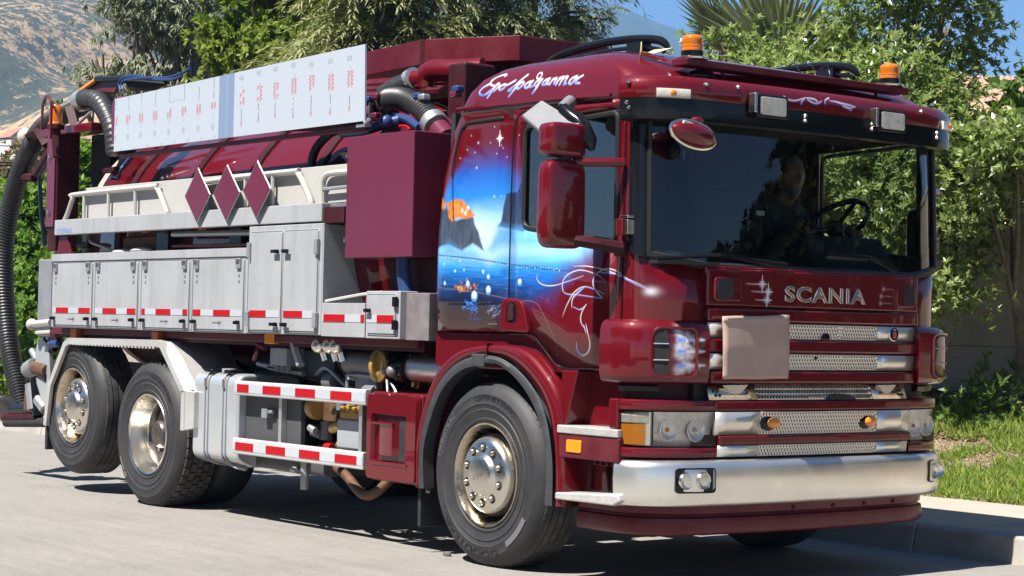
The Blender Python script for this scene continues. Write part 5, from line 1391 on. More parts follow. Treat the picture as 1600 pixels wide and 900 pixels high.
# shelf cavity under the walkway
mb = MB(); mb.box(-5.65, -2.66, -.75, -.70, 1.86, 2.01); part(mb, 'cavity_back', 'maroon_dark')
for x, w in ((-4.12, .09), (-3.05, .08)):
    mb = MB(); mb.box(x-w, x+w, -1.12, -1.0, 1.86, 2.01); part(mb, 'walkway_bracket', 'black', bevel=.004)
mb = MB(); mb.tube([(-3.95, -1.12, 1.985), (-2.68, -1.12, 1.968)], .022, 8); part(mb, 'conduit', 'steelgrey')
mb = MB(); mb.tube([(-3.9, -1.15, 1.895), (-2.68, -1.15, 1.885)], .010, 6); part(mb, 'conduit', 'maroon_dull')
mb = MB(); mb.prism([(-5.70, 1.862), (-5.44, 1.862), (-5.48, 1.93), (-5.52, 2.0), (-5.66, 2.0)], 'y', -1.22, -1.20); part(mb, 'gusset_plate', 'maroon_dull', bevel=.004)
mb = MB(); mb.tube(spline([(-5.35, -1.1, 2.0), (-5.25, -1.14, 1.95), (-5.05, -1.1, 1.90), (-4.95, -1.1, 1.87)], 5), .012, 6); part(mb, 'cable', 'grey')
mb = MB(); mb.box(-4.9, -4.25, -1.05, -.85, 1.858, 1.99); part(mb, 'tool_bundle', 'rust', bevel=.02)
for x, z in ((-4.75, 1.868), (-4.45, 1.875)):
    mb = MB(); mb.sphere((x, -1.12, z), .07, 12, 8, sc=(2.2, .8, .35)); part(mb, 'rag', 'white_rail')
for x in (-4.2, -3.35):
    mb = MB(); mb.box(x-.03, x+.03, -1.235, -1.20, 1.997, 2.012); part(mb, 'beam_lamp', 'orange_dull')
# side markers under the lockers
for x in (-5.43, -4.07):
    mb = MB(); mb.box(x-.05, x+.05, -1.19, -1.12, 1.195, 1.272); part(mb, 'side_marker', 'orange_dull', bevel=.006)

# maroon box behind the cab
mb = MB(); mb.box(-1.455, -.722, -1.25, -.55, 1.772, 2.528); bx = part(mb, 'pump_box', 'maroon_film', bevel=.006)
mb = MB(); mb.box(-1.452, -1.44, -1.262, -1.25, 1.87, 1.895); mb.box(-1.452, -1.44, -1.262, -1.25, 2.40, 2.42); part(mb, 'box_latch', 'chrome', bx)
mb = MB(); mb.prism([(-1.32, 1.772), (-.66, 1.772), (-.78, 1.40), (-1.10, 1.40)], 'y', -1.05, -.5); part(mb, 'box_hopper', 'maroon_dark', bevel=.01)
mb = MB(); mb.tube(spline([(-.98, -1.13, 1.78), (-.97, -1.13, 1.65), (-.94, -1.12, 1.52)], 5), .045, 10); part(mb, 'blue_hose', 'blue')
mb = MB(); mb.tube([(-1.55, -1.05, 1.99), (-1.55, -1.05, 2.02), (-1.55, -1.05, 2.05)], [.06, .06, .05], 12); part(mb, 'filler_cap', 'orange_dull')
# hoses and pipes on the tank front
pth = spline([on_y(600, 170, -.80), on_y(607, 157, -.86), on_y(628, 155, -.90), on_y(652, 166, -.92), on_y(672, 186, -.94), on_y(686, 202, -.95)], 8)
mb = corrugated(MB(), pth, .078, .030, .012, 20); hz = part(mb, 'corrugated_hose', 'hose_grey', smooth=60)
mb = MB(); e = pth[-1]; d = (pth[-1]-pth[-4]).normalized(); mb.tube([e-d*.10, e-d*.03], .088, 18, caps=True); part(mb, 'hose_clamp', 'alu', hz)
mb = MB(); mb.tube([e-d*.02, e+d*.12], .07, 14); part(mb, 'hose_stub', 'maroon_film', hz)
mb = MB(); s_ = pth[0]; mb.tube([s_+Vector((0, 0, -.09)), s_+Vector((-.0, 0, .05))], .10, 18); part(mb, 'hose_socket', 'black', hz)
a = [on_y(600, 152, -.78), on_y(622, 138, -.74), on_y(645, 127, -.70)]
mb = MB(); mb.tube([a[0], a[1], a[2]], [.075, .08, .072], 16); part(mb, 'rubber_sleeve', 'hose')
mb = MB(); mb.tube([a[2]-Vector((.02, 0, 0)), a[2]+Vector((.03, 0, .015))], .080, 16); part(mb, 'hose_clamp', 'alu')
mb = MB(); mb.tube([a[2]+Vector((.02, 0, .01)), on_y(662, 124, -.68)], .062, 14); part(mb, 'suction_pipe', 'maroon')
pb = spline([on_y(664, 136, -.66), on_y(666, 120, -.66), on_y(680, 111, -.64), on_y(710, 111, -.6), on_y(755, 108, -.5)], 8)
mb = MB(); mb.tube(pb, .075, 16); part(mb, 'pipe_bend', 'maroon')
mb = MB(); mb.box(-1.16, -.98, -.70, -.45, 2.45, 3.02); part(mb, 'pump_housing', 'maroon_dark', bevel=.02)
mb = MB(); mb.prism([(-1.50, 2.56), (-1.15, 2.56), (-.98, 2.62), (-1.15, 2.68), (-1.42, 2.63)], 'y', -1.0, -.62); part(mb, 'pump_cover', 'maroon_film', bevel=.02)
for p in ([(575,150),(640,142),(700,140)], [(575,132),(650,126),(700,124)], [(575,140),(620,138),(668,130)]):
    mb = MB(); mb.tube([on_y(*q, -.5) for q in p], .035, 8); part(mb, 'top_pipe', 'maroon_dull')
mb = MB(); mb.box(-2.3, -1.3, -.42, -.36, 2.86, 2.93); part(mb, 'grating', pbr('grating', (.4, .35, .22), rough=.7, bump=1., bscale=60, dirt=(.05, .04, .03), dirt_amt=.9, dirt_scale=18), bevel=.004)
mb = MB(); mb.tube(spline([on_y(535, 207, -1.1), on_y(570, 203, -1.1), on_y(600, 194, -1.06), on_y(625, 187, -1.0)], 5), .034, 10); mb.sphere(on_y(603, 190, -1.08), .045, 12, 8); bh = part(mb, 'blue_hose', 'blue')
mb = MB(); mb.tube(spline([on_y(615, 182, -1.0), on_y(635, 186, -1.0), on_y(655, 199, -1.02)], 5), .024, 8); part(mb, 'blue_hose', 'blue')
mb = MB(); mb.tube(spline([on_y(624, 197, -1.1), on_y(634, 197, -1.1), on_y(641, 202, -1.1)], 5), .008, 6); part(mb, 'red_cable', 'red_tape')
for q, mname in (((577, 155), 'blue'), ((590, 151), 'maroon_film'), ((588, 181), 'maroon_film'), ((572, 192), 'black'), ((716, 139), 'blue'), ((713, 147), 'maroon_film'), ((655, 150), 'blue'), ((663, 152), 'alu')):
    p = on_y(*q, -.95); mb = MB(); mb.box(p.x-.035, p.x+.03, p.y-.03, p.y+.03, p.z-.02, p.z+.02); part(mb, 'valve_body', mname, bevel=.012)
# hose tray across the top
tp = [(-2.62, -.43), (-1.72, -.51), (-1.655, -.489), (-1.082, -.19), (-1.06, .55), (-2.62, .60)]
mb = MB(); mb.prism(tp, 'z', 3.085, 3.25); ht = part(mb, 'hose_tray', 'maroon_dull', bevel=.006)
mb = MB(); mb.prism([(-1.74, -.512), (-1.725, -.514), (-1.70, -.506), (-1.70, -.49), (-1.74, -.49)], 'z', 3.08, 3.254); part(mb, 'tray_joint', 'maroon_dark', ht)
mb = MB(); mb.prism([(x*.98-.03, y*.9) for x, y in tp], 'z', 3.245, 3.2535); part(mb, 'tray_lining', 'black_matt', ht)
mb = MB(); mb.box(-2.0, -1.2, -.12, .1, 2.9, 3.085); part(mb, 'tray_mast', 'maroon_dark')

# rear: boom, suction hose, valves
HY = -.75
pth = [(132,162), (112,172), (85,186), (62,206), (46,236), (30,275), (17,320), (8,375), (6,430), (9,490), (16,550), (27,600), (38,645)]
pth = spline([on_y(x, y, HY) for x, y in pth], 8)
mb = corrugated(MB(), pth, .090, .030, .010, 20); sh_ = part(mb, 'suction_hose', 'hose', smooth=60)
e = pth[-1]
mb = MB(); mb.tube([e+Vector((-.02, 0, .05)), e+Vector((.02, 0, -.05))], .125, 18); part(mb, 'hose_coupling', 'rust', sh_)
pth = spline([on_y(x, y, -.85) for x, y in ((124,158), (140,155), (155,160), (168,180), (177,205), (181,240))], 8)
mb = corrugated(MB(), pth, .082, .05, .008, 20); part(mb, 'boom_hose', 'hose_grey', smooth=60)
mb = MB(); mb.tube([pth[1], pth[5]], .09, 16); part(mb, 'hose_clamp', 'alu')
q = [on_y(98, 206, -1.0), on_y(170, 206, -1.0)]
mb = MB(); mb.box(-6.26, -6.10, -1.05, -.85, 1.9, 2.87); rp = part(mb, 'rear_column', 'maroon_dark', bevel=.01)  # dark body paint carries the shade on the column's flank
mb = MB(); mb.box(-6.10, -5.75, -.75, -.6, 1.9, 2.87); part(mb, 'rear_shade_block', 'black_matt', rp)  # black block stands in for the shadow beside the column
mb = MB(); mb.box(-6.27, -6.12, -1.065, -1.05, 2.10, 2.86); part(mb, 'column_face', 'maroon_film', rp, bevel=.004)
for z in (2.22, 2.68):
    mb = MB(); mb.lathe([(0, -.02), (.018, -.018), (.02, 0)], (-6.19, -1.066, z), 'y', 8); part(mb, 'bolt', 'chrome', rp)
mb = MB(); mb.box(-6.55, -5.60, -1.0, -.8, 2.86, 2.93); part(mb, 'boom_beam', 'maroon', bevel=.01)
mb = MB(); mb.tube([on_y(110, 168, -.9), on_y(118, 198, -.9)], .05, 4); bb_ = part(mb, 'boom_brace', 'maroon_dark')
mb = MB(); mb.tube([on_y(142, 175, -.95), on_y(112, 203, -.95)], .014, 6); part(mb, 'brace_rod', 'steelgrey', bb_)
mb = MB(); mb.tube([on_y(48, 212, -.8), on_y(62, 205, -.8), on_y(76, 228, -.8)], .06, 4); part(mb, 'boom_knuckle', 'maroon_dark')
mb = MB(); mb.tube([on_y(92, 218, -.8), on_y(58, 272, -.8)], .05, 6); mb.tube([on_y(54, 278, -.75), on_y(30, 276, -.75)], .04, 6); part(mb, 'boom_arm', 'maroon_dark')
mb = MB(); mb.tube([on_y(86, 232, -.95), on_y(62, 275, -.95), on_y(62, 285, -.95)], .014, 6); mb.tube([on_y(62, 280, -.95), on_y(64, 330, -.95), on_y(70, 385, -.95)], .018, 6); part(mb, 'hose_stay', 'black')
p = on_y(40, 213, -.78); mb = MB(); mb.sphere(p, .075, 14, 10); part(mb, 'work_lamp', 'lamp_white')
p = on_y(87, 196, -1.12)
mb = MB(); mb.lathe([(.062, 0), (.062, .02), (.054, .025), (.052, .09), (.05, .14), (.035, .165), (0, .17)], (p.x, p.y, p.z), 'z', 20); bc = part(mb, 'beacon', 'amber')
mb = MB(); mb.lathe([(0, -.03), (.07, -.03), (.07, .005), (0, .005)], (p.x, p.y, p.z), 'z', 20); part(mb, 'beacon_base', 'maroon_dark', bc)
g = [(p.x-.085, p.y-.08, p.z-.04)] + [(p.x-.085*math.cos(a), p.y-.08, p.z+.12+.11*math.sin(a)) for a in np.linspace(0, math.pi, 9)] + [(p.x+.085, p.y-.08, p.z-.12)]
mb = MB(); mb.tube(g, .012, 6); part(mb, 'beacon_guard', 'maroon', bc)
mb = MB(); mb.tube([on_y(87, 202, -1.12), on_y(90, 245, -1.12)], .04, 8); part(mb, 'beacon_post', 'maroon_dark', bc)
# tilted hatch and blue lines above the tank
A = lambda px, py, y=-.6: tuple(on_y(px, py, y))
q = [A(126,141), A(150,124), A(192,122), A(178,144)]
mb = MB(); mb.add(q + [(x, y+.02, z-.02) for x, y, z in q], [(0, 1, 2, 3), (4, 5, 6, 7), (0, 1, 5, 4), (1, 2, 6, 5), (2, 3, 7, 6), (3, 0, 4, 7)]); hf = part(mb, 'rear_flap', 'maroon_dull')
mb = MB(); mb.tube([A(127,141,-.62), A(150,124.5,-.62)], .022, 6); part(mb, 'flap_edge', 'amber_solid', hf)
mb = MB(); mb.tube([A(150,123.5,-.62), A(196,122,-.62), A(258,126,-.62)], .022, 6); part(mb, 'flap_frame', 'black', hf)
q = [A(192,122), A(262,126), A(240,137), A(200,138)]
mb = MB(); mb.add(q + [(x, y+.02, z-.02) for x, y, z in q], [(0, 1, 2, 3), (4, 5, 6, 7), (0, 1, 5, 4), (1, 2, 6, 5), (2, 3, 7, 6), (3, 0, 4, 7)]); part(mb, 'flap_panel', 'black_matt', hf)
for k, pp in enumerate(([(188,141),(186,130),(192,122),(210,118),(250,123),(280,116),(296,106)], [(192,140),(190,131),(196,125),(230,121),(262,121),(288,112),(297,107)], [(240,124),(268,124),(285,118)])):
    mb = MB(); mb.tube(spline([A(x, y, -.7-.03*k) for x, y in pp], 5), .011, 6); part(mb, 'air_line', 'blue')
mb = MB(); mb.tube([A(302,119,-.5), A(301,99,-.5)], .03, 6); part(mb, 'vent_stub', 'black')
mb = MB(); mb.sphere((-4.55, -.9, 2.92), .16, 14, 10, sc=(.6, .5, 1.2)); part(mb, 'tank_lug', 'maroon_film')

# rear corner: tail bracket, coupling, pipes
mb = MB(); mb.box(-6.30, -6.05, -1.10, -1.02, 1.20, 1.83) ; tb = part(mb, 'tail_cabinet', 'steelgrey', bevel=.01)
mb = MB(); mb.tube([on_y(48, 507, -1.1), on_y(80, 504, -1.1)], .03, 8); mb.sphere(on_y(50, 507, -1.1), .05, 10, 8); part(mb, 'tail_lever', 'white_rail', tb)
mb = MB(); mb.tube([on_y(57, 520, -1.1), on_y(80, 519, -1.1)], .016, 6); part(mb, 'tail_rod', 'white_rail', tb)
P = lambda px, py, y=-1.0: on_y(px, py, y)
q = [P(62,530), P(78,525), P(82,600), P(76,650), P(60,600), P(56,560)]
mb = MB(); mb.prism([(p.x, p.z) for p in q], 'y', -1.02, -.98); part(mb, 'tail_plate', 'tank', bevel=.01)
for a, b, r_, m_ in (((50,548),(58,562),.03,'steelgrey'), ((44,578),(56,570),.07,'steelgrey'), ((56,574),(76,580),.06,'rust'), ((60,582),(76,592),.04,'black'), ((52,600),(56,640),.07,'steelgrey'), ((56,590),(60,650),.05,'black'), ((20,640),(62,638),.05,'black'), ((8,652),(60,650),.045,'maroon_dark'), ((10,660),(75,660),.04,'black_matt'), ((60,625),(72,640),.05,'alu'), ((72,530),(86,545),.03,'black'), ((50,610),(48,640),.06,'rust')):
    mb = MB(); mb.tube([P(*a), P(*b)], r_, 10); part(mb, 'pipe_fitting', m_)
mb = MB(); mb.tube(spline([P(86,545), P(74,555), P(72,575), P(80,590)], 5), .02, 6); part(mb, 'brake_hose', 'black')
mb = MB(); mb.tube([P(0, 639), P(9, 638)], .11, 16); part(mb, 'coupling_cap', 'alu')
mb = MB(); mb.tube([P(78,538,-1.1), P(92,536,-1.1)], .03, 8); part(mb, 'blue_coupling', 'blue')
mb = MB(); mb.tube([P(85,520,-1.1), P(92,516,-1.1), P(90,530,-1.1)], .03, 8); part(mb, 'red_coupling', 'maroon_dull')

# rear mudguard of tread plate
gx = [(-5.80, .50), (-5.735, .83), (-5.47, 1.165), (-5.38, 1.20), (-3.93, 1.212), (-3.84, 1.195), (-3.50, .88), (-3.48, .86), (-3.48, .58)]
def offp(pts, d):
    out = []
    for i in range(len(pts)):
        a = Vector(pts[max(i-1, 0)]); b = Vector(pts[min(i+1, len(pts)-1)]); t = (b-a).normalized(); n = Vector((-t.y, t.x)); out.append((pts[i][0]+n.x*d, pts[i][1]+n.y*d))
    return out
tread = pbr('tread_plate', (.62, .61, .58), rough=.4, metal=.5, dirt=(.35, .31, .26), dirt_amt=.45, dirt_scale=4)
nt = tread.node_tree; tcx = N(nt, 'ShaderNodeTexCoord'); chk = N(nt, 'ShaderNodeTexVoronoi', i_Scale=28., feature='DISTANCE_TO_EDGE'); bpn = N(nt, 'ShaderNodeBump', i_Strength=.5, i_Distance=.004)
nt.links.new(tcx.outputs['Object'], chk.inputs['Vector']); nt.links.new(chk.outputs['Distance'], bpn.inputs['Height']); nt.links.new(bpn.outputs[0], nt.nodes[tread['p']].inputs['Normal'])
for sg in (-1, 1):
    o = gx; i_ = offp(gx, -.050)
    mb = MB()
    rows = [[(p[0], sg*.72, p[1]) for p in o], [(p[0], sg*1.25, p[1]) for p in o], [(q[0], sg*1.25, q[1]) for q in i_], [(q[0], sg*1.22, q[1]) for q in i_]]
    mb.grid(rows); rm = part(mb, 'rear_mudguard', tread, smooth=25)
    mb = MB()
    k = 0
    for x in np.arange(-5.3, -3.95, .055): mb.box(x, x+.03, sg*1.215, sg*1.252, 1.146, 1.162)
    part(mb, 'tread_edge', tread, rm)
    mb = MB(); mb.prism([(-3.50, .88), (-3.47, .86), (-3.35, .86), (-3.35, .60), (-3.48, .58), (-3.50, .6)], 'y', sg*1.245, sg*1.10); part(mb, 'mudguard_apron', tread, rm, bevel=.006)
    mb = MB(); mb.prism([(-3.93, 1.208), (-3.84, 1.195), (-3.48, .87), (-3.35, .86), (-3.62, 1.10), (-3.80, 1.20)], 'y', sg*1.20, sg*.9); part(mb, 'mudguard_wing', tread, rm)
    mb = MB(); mb.box(-5.83, -5.79, sg*.82, sg*1.22, .30, .62); part(mb, 'rear_flap', 'black_matt', rm, bevel=.006)
    mb = MB(); mb.box(-3.62, -2.30, sg*.60, sg*.63, .75, 1.2); part(mb, 'tread_screen', pbr('dull_tread', (.10, .10, .10), rough=.5, metal=.6, bump=.6, bscale=25), bevel=.004)

# fuel tank, straps, guard rails
mb = MB(); mb.prism(rpoly([(-1.205, .41), (-1.205, 1.0), (-.70, 1.0), (-.70, .36), (-1.10, .36)], .09, 6), 'x', -3.44, -2.815); ft = part(mb, 'fuel_tank', 'tank', bevel=.022, seg=4)
for x in (-3.235, -2.985):
    pr = rpoly([(-1.209, .405), (-1.209, 1.004), (-.70, 1.004), (-.70, .352), (-1.10, .352)], .09, 6)
    mb = MB(); n = len(pr)
    mb.add([(x-.020, a, b) for a, b in pr] + [(x-.026, a*1.004-.0, b) for a, b in pr] , []) if False else None
    for dx in (-.022, .022): mb.tube([(x+dx, a, b) for a, b in pr], .006, 5, closed=True)
    part(mb, 'tank_strap', 'grey', ft)
    mb = MB(); mb.box(x-.035, x+.045, -1.20, -1.0, 1.0, 1.024); part(mb, 'strap_cap', 'black', ft, bevel=.006)
    mb = MB(); mb.box(x-.018, x+.018, -1.222, -1.205, .90, .96); part(mb, 'strap_buckle', 'chrome', ft, bevel=.003)
mb = MB(); mb.tube([(-3.10, -1.1, 1.0), (-3.10, -1.1, 1.03)], .06, 16); part(mb, 'filler_cap', 'grey', ft)
mb = MB(); mb.tube([(-3.1, -1.12, .38), (-2.9, -1.15, .36), (-2.82, -1.12, .35)], .014, 6); part(mb, 'tank_cradle', 'grey', ft)
mb = MB(); mb.box(-2.81, -2.10, -1.14, -1.10, .50, .92); part(mb, 'tank_end_board', 'grey_dark', bevel=.006)
mb = MB(); mb.prism(rpoly([(-1.05, .36), (-1.05, .48), (-.7, .48), (-.7, .36)], .04, 4), 'x', -2.81, -1.95); part(mb, 'air_tank', 'grey_dark')
for z0, z1, a, b, reds in ((.860, .958, -2.808, -1.205, [(-2.767, -2.614), (-2.43, -2.202), (-2.019, -1.779), (-1.598, -1.356)]), (.462, .570, -2.815, -1.218, [(-2.773, -2.535), (-2.37, -2.127), (-1.954, -1.708), (-1.529, -1.282)])):
    mb = MB(); mb.prism(rpoly([(-1.235, z0), (-1.235, z1), (-1.19, z1), (-1.19, z0)], .012, 3), 'x', a, b); gd = part(mb, 'side_guard', 'alu_bar', bevel=.004)
    zm = (z0+z1)/2
    mb = MB(); mb.box(a+.005, b-.003, -1.2375, -1.234, zm-.028, zm+.028); part(mb, 'reflective_strip', 'white_tape', gd)
    for p, q in reds:
        mb = MB(); mb.box(p, q, -1.2395, -1.237, zm-.027, zm+.027); part(mb, 'red_reflector', 'red_tape', gd)
for x in (-2.29, -1.33):
    mb = MB(); mb.box(x-.018, x+.018, -1.185, -1.14, .54, .95); part(mb, 'guard_post', 'alu', bevel=.003)
mb = MB(); mb.box(-2.52, -2.45, -1.19, -1.12, .72, .78); mb.tube([(-2.53, -1.17, .75), (-2.40, -1.17, .765)], .014, 6); part(mb, 'board_latch', 'steelgrey')

# valves and pumps between the guards
def cyl(a, b, r, m, name, seg=16): mb = MB(); mb.tube([a, b], r, seg); return part(mb, name, m, bevel=.006)
mb = MB(); mb.tube([(-2.05, -1.08, .81), (-1.97, -1.08, .805)], [.075, .078], 18); pv = part(mb, 'filter_bowl', 'yellow', bevel=.015)
mb = MB(); mb.box(-2.0, -1.83, -1.05, -.95, .72, .88); mb.tube([(-1.90, -1.0, .88), (-1.90, -1.0, .93)], .05, 10); part(mb, 'filter_body', 'rust', pv, bevel=.012)
mb = MB(); mb.tube([(-1.96, -1.03, .72), (-1.96, -1.03, .60)], .04, 10); mb.tube([(-2.05, -1.08, .65), (-1.98, -1.05, .63)], .03, 10); part(mb, 'drain_cock', 'grey_plate', pv)
mb = MB(); mb.box(-1.70, -1.40, -1.12, -.95, .565, .755); cv = part(mb, 'control_valve', 'grey', bevel=.015)
mb = MB(); mb.box(-1.68, -1.36, -1.11, -.97, .755, .80)
for k in range(5): mb.box(-1.68+.065*k, -1.645+.065*k, -1.11, -1.02, .80, .835+.012*(k % 2))
part(mb, 'valve_manifold', 'yellow', cv, bevel=.006)
mb = MB()
for k in range(4): mb.tube([(-1.66+.07*k, -1.06, .82), (-1.65+.07*k, -1.06, .89)], .012, 6)
part(mb, 'valve_lever', 'grey_plate', cv)
for a, b, r, m_, n in (((-1.75,-1.05,.70),(-1.86,-1.05,.68),.035,'brass','brass_fitting'), ((-1.78,-1.05,.58),(-1.70,-1.05,.55),.03,'brass','brass_fitting'), ((-1.42,-1.1,.58),(-1.36,-1.08,.56),.03,'brass','brass_fitting'),
                    ((-1.77,-1.04,.92),(-1.77,-1.04,.80),.035,'grey_plate','sight_glass'), ((-1.62,-1.0,.90),(-1.45,-1.0,.915),.045,'grey','hydraulic_pipe'), ((-1.47,-1.05,.93),(-1.36,-1.05,.93),.05,'grey_plate','filter_head'), ((-1.36,-1.08,.68),(-1.32,-1.08,.70),.05,'grey_plate','valve_knob'),
                    ((-2.02,-1.12,.68),(-1.95,-1.12,.66),.025,'alu','tap'), ((-1.85,-1.1,.56),(-1.78,-1.1,.56),.03,'red_tape','drain_plug')):
    cyl(a, b, r, m_, n)
# upper row behind the top guard rail
for a, b, r, m_, n in (((-1.74,-1.0,1.115),(-1.36,-1.0,1.10),.078,'grey_plate','air_cylinder'), ((-1.30,-1.06,1.10),(-1.262,-1.06,1.10),.098,'yellow','yellow_handwheel'),
                    ((-1.02,-1.0,1.095),(-.60,-1.0,1.09),.080,'alu','pipe_coupling'), ((-1.24,-1.02,1.09),(-1.14,-1.02,1.09),.07,'black','ball_valve'), ((-1.11,-1.03,1.08),(-1.02,-1.03,1.08),.08,'black','ball_valve'),
                    ((-2.0,-1.0,.98),(-1.9,-1.0,.98),.06,'grey_plate','hydraulic_cap'), ((-1.85,-.95,1.24),(-1.1,-.95,1.12),.035,'rust','exhaust_pipe')):
    cyl(a, b, r, m_, n)
mb = MB(); mb.lathe([(0, -.02), (.04, -.015), (.06, -.02), (.09, -.004), (.1, 0), (.1, .02)], (-1.281, -1.10, 1.10), 'y', 24); part(mb, 'handwheel_face', 'yellow')
mb = MB(); mb.sphere((-1.10, -1.11, 1.075), .04, 10, 8); mb.sphere((-1.21, -1.09, 1.08), .03, 10, 8); part(mb, 'valve_cap', 'grey_plate')
for x in (-1.93, -1.80, -1.72):
    mb = MB(); mb.sphere((x, -1.12, 1.215), .052, 14, 10); mb.tube([(x, -1.1, 1.20), (x+.02, -1.08, 1.12)], .022, 6); part(mb, 'ball_knob', 'chrome')
mb = MB(); mb.box(-1.62, -1.36, -1.04, -1.0, .955, 1.03); part(mb, 'valve_bracket', 'grey', bevel=.006)
mb = MB(); mb.tube([(-1.68, -1.06, .96), (-1.68, -1.06, 1.03), (-1.55, -1.06, 1.035), (-1.36, -1.06, 1.03), (-1.34, -1.06, .96)], .012, 6); mb.tube([(-1.12, -1.1, 1.0), (-1.06, -1.1, .94)], .008, 5); mb.tube([(-1.2, -1.08, 1.02), (-1.16, -1.1, .95)], .008, 5); part(mb, 'wire_stay', 'steelgrey')['kind'] = 'stuff'
mb = MB(); mb.box(-2.58, -2.37, -1.1, -.95, 1.07, 1.19); jb = part(mb, 'junction_box', 'grey', bevel=.008)
for k in range(3):
    mb = MB(); mb.tube([(-2.54+.065*k, -1.05, 1.07), (-2.54+.065*k, -1.05, 1.03)], .024, 8); part(mb, 'cable_gland', 'grey_plate', jb)
mb = MB(); mb.box(-2.56, -2.44, -1.16, -1.08, 1.215, 1.28); part(mb, 'side_marker', 'amber_solid', jb, bevel=.006)
mb = MB(); mb.tube(spline([(-2.72, -1.1, 1.22), (-2.68, -1.14, 1.16), (-2.75, -1.12, 1.10)], 5), .014, 6); mb.tube([(-2.7, -1.12, 1.2), (-2.6, -1.12, 1.18)], .02, 6); part(mb, 'wire_loom', 'maroon_dull', jb)
mb = MB(); mb.tube([(-2.28, -1.1, 1.24), (-2.24, -1.1, 1.17), (-2.18, -1.1, 1.08)], .03, 6); part(mb, 'hydraulic_pipe', 'grey', None)
mb = MB(); mb.box(-2.34, -1.96, -.98, -.80, 1.0, 1.18); part(mb, 'tool_box', pbr('dark_blue_box', (.035, .045, .07), rough=.5), bevel=.01)
mb = MB(); mb.box(-2.2, -1.5, -.80, -.70, .6, 1.15); part(mb, 'gear_dark_backing', 'black_matt')  # black board behind the valves so the recess reads dark
mb = MB(); mb.tube(spline([(-1.95, -.95, .42), (-1.75, -1.0, .38), (-1.50, -1.05, .29), (-1.36, -1.05, .30), (-1.28, -1.0, .38), (-1.26, -.95, .45)], 6), .032, 10); part(mb, 'drain_pipe', 'rust')
cyl((-2.18, -1.05, .46), (-2.18, -1.05, .26), .028, 'steelgrey', 'drop_pipe')
cyl((-2.30, -1.08, .385), (-2.24, -1.08, .385), .02, 'white_rail', 'hose_end')
for x, z in ((-2.75, 1.05), (-2.55, 1.04), (-2.9, 1.07)):
    mb = MB(); mb.tube([(x, -1.0, z), (x+.25, -1.0, z-.02)], .02, 6); part(mb, 'linkage_rod', 'steelgrey')

# hoses and pipes woven through the running gear
rc = random.Random(5)
for k in range(34):
    up = k < 20
    x0 = rc.uniform(-2.75, -.8) if up else rc.uniform(-2.15, -1.35); z0 = rc.uniform(.98, 1.20) if up else rc.uniform(.52, .92)
    y = rc.uniform(-1.02, -.84) if up else rc.uniform(-1.04, -.86)
    if rc.random() < .6:
        l = rc.uniform(.25, .7); P = [(x0, y, z0), (x0+l*.3, y-.03, z0+rc.uniform(-.05, .05)), (x0+l*.7, y-.02, z0+rc.uniform(-.08, .04)), (x0+l, y, z0+rc.uniform(-.10, .05))]
    else:
        P = [(x0, y, z0+.06), (x0+rc.uniform(-.03, .03), y-.02, z0), (x0+rc.uniform(-.06, .06), y, z0-.10), (x0+rc.uniform(-.1, .1), y+.04, z0-.18)]
    mm = rc.choice(['hose', 'hose', 'hose_grey', 'black_matt', 'steelgrey', 'maroon_dark', 'rust'])
    mb = MB(); mb.tube(spline(P, 4), rc.uniform(.008, .018), 6); part(mb, 'hydraulic_pipe', mm)
for k in range(26):
    up = k < 15
    x0 = rc.uniform(-2.7, -.75) if up else rc.uniform(-2.15, -1.36); z0 = rc.uniform(.97, 1.18) if up else rc.uniform(.54, .92); y = rc.uniform(-1.04, -.90)
    mm = rc.choice(['steelgrey', 'grey', 'brass', 'black', 'rust', 'grey_plate']); r_ = rc.uniform(.014, .032); a = rc.choice([(1, 0, 0), (0, -1, 0), (0, 0, 1)]); l = rc.uniform(.03, .08)
    mb = MB(); q = Vector((x0, y, z0)); e = q+Vector(a)*l; mb.tube([q, q.lerp(e, .45), q.lerp(e, .5), e], [r_, r_, r_*.7, r_*.7], rc.choice([6, 8, 12])); part(mb, 'pipe_fitting', mm)
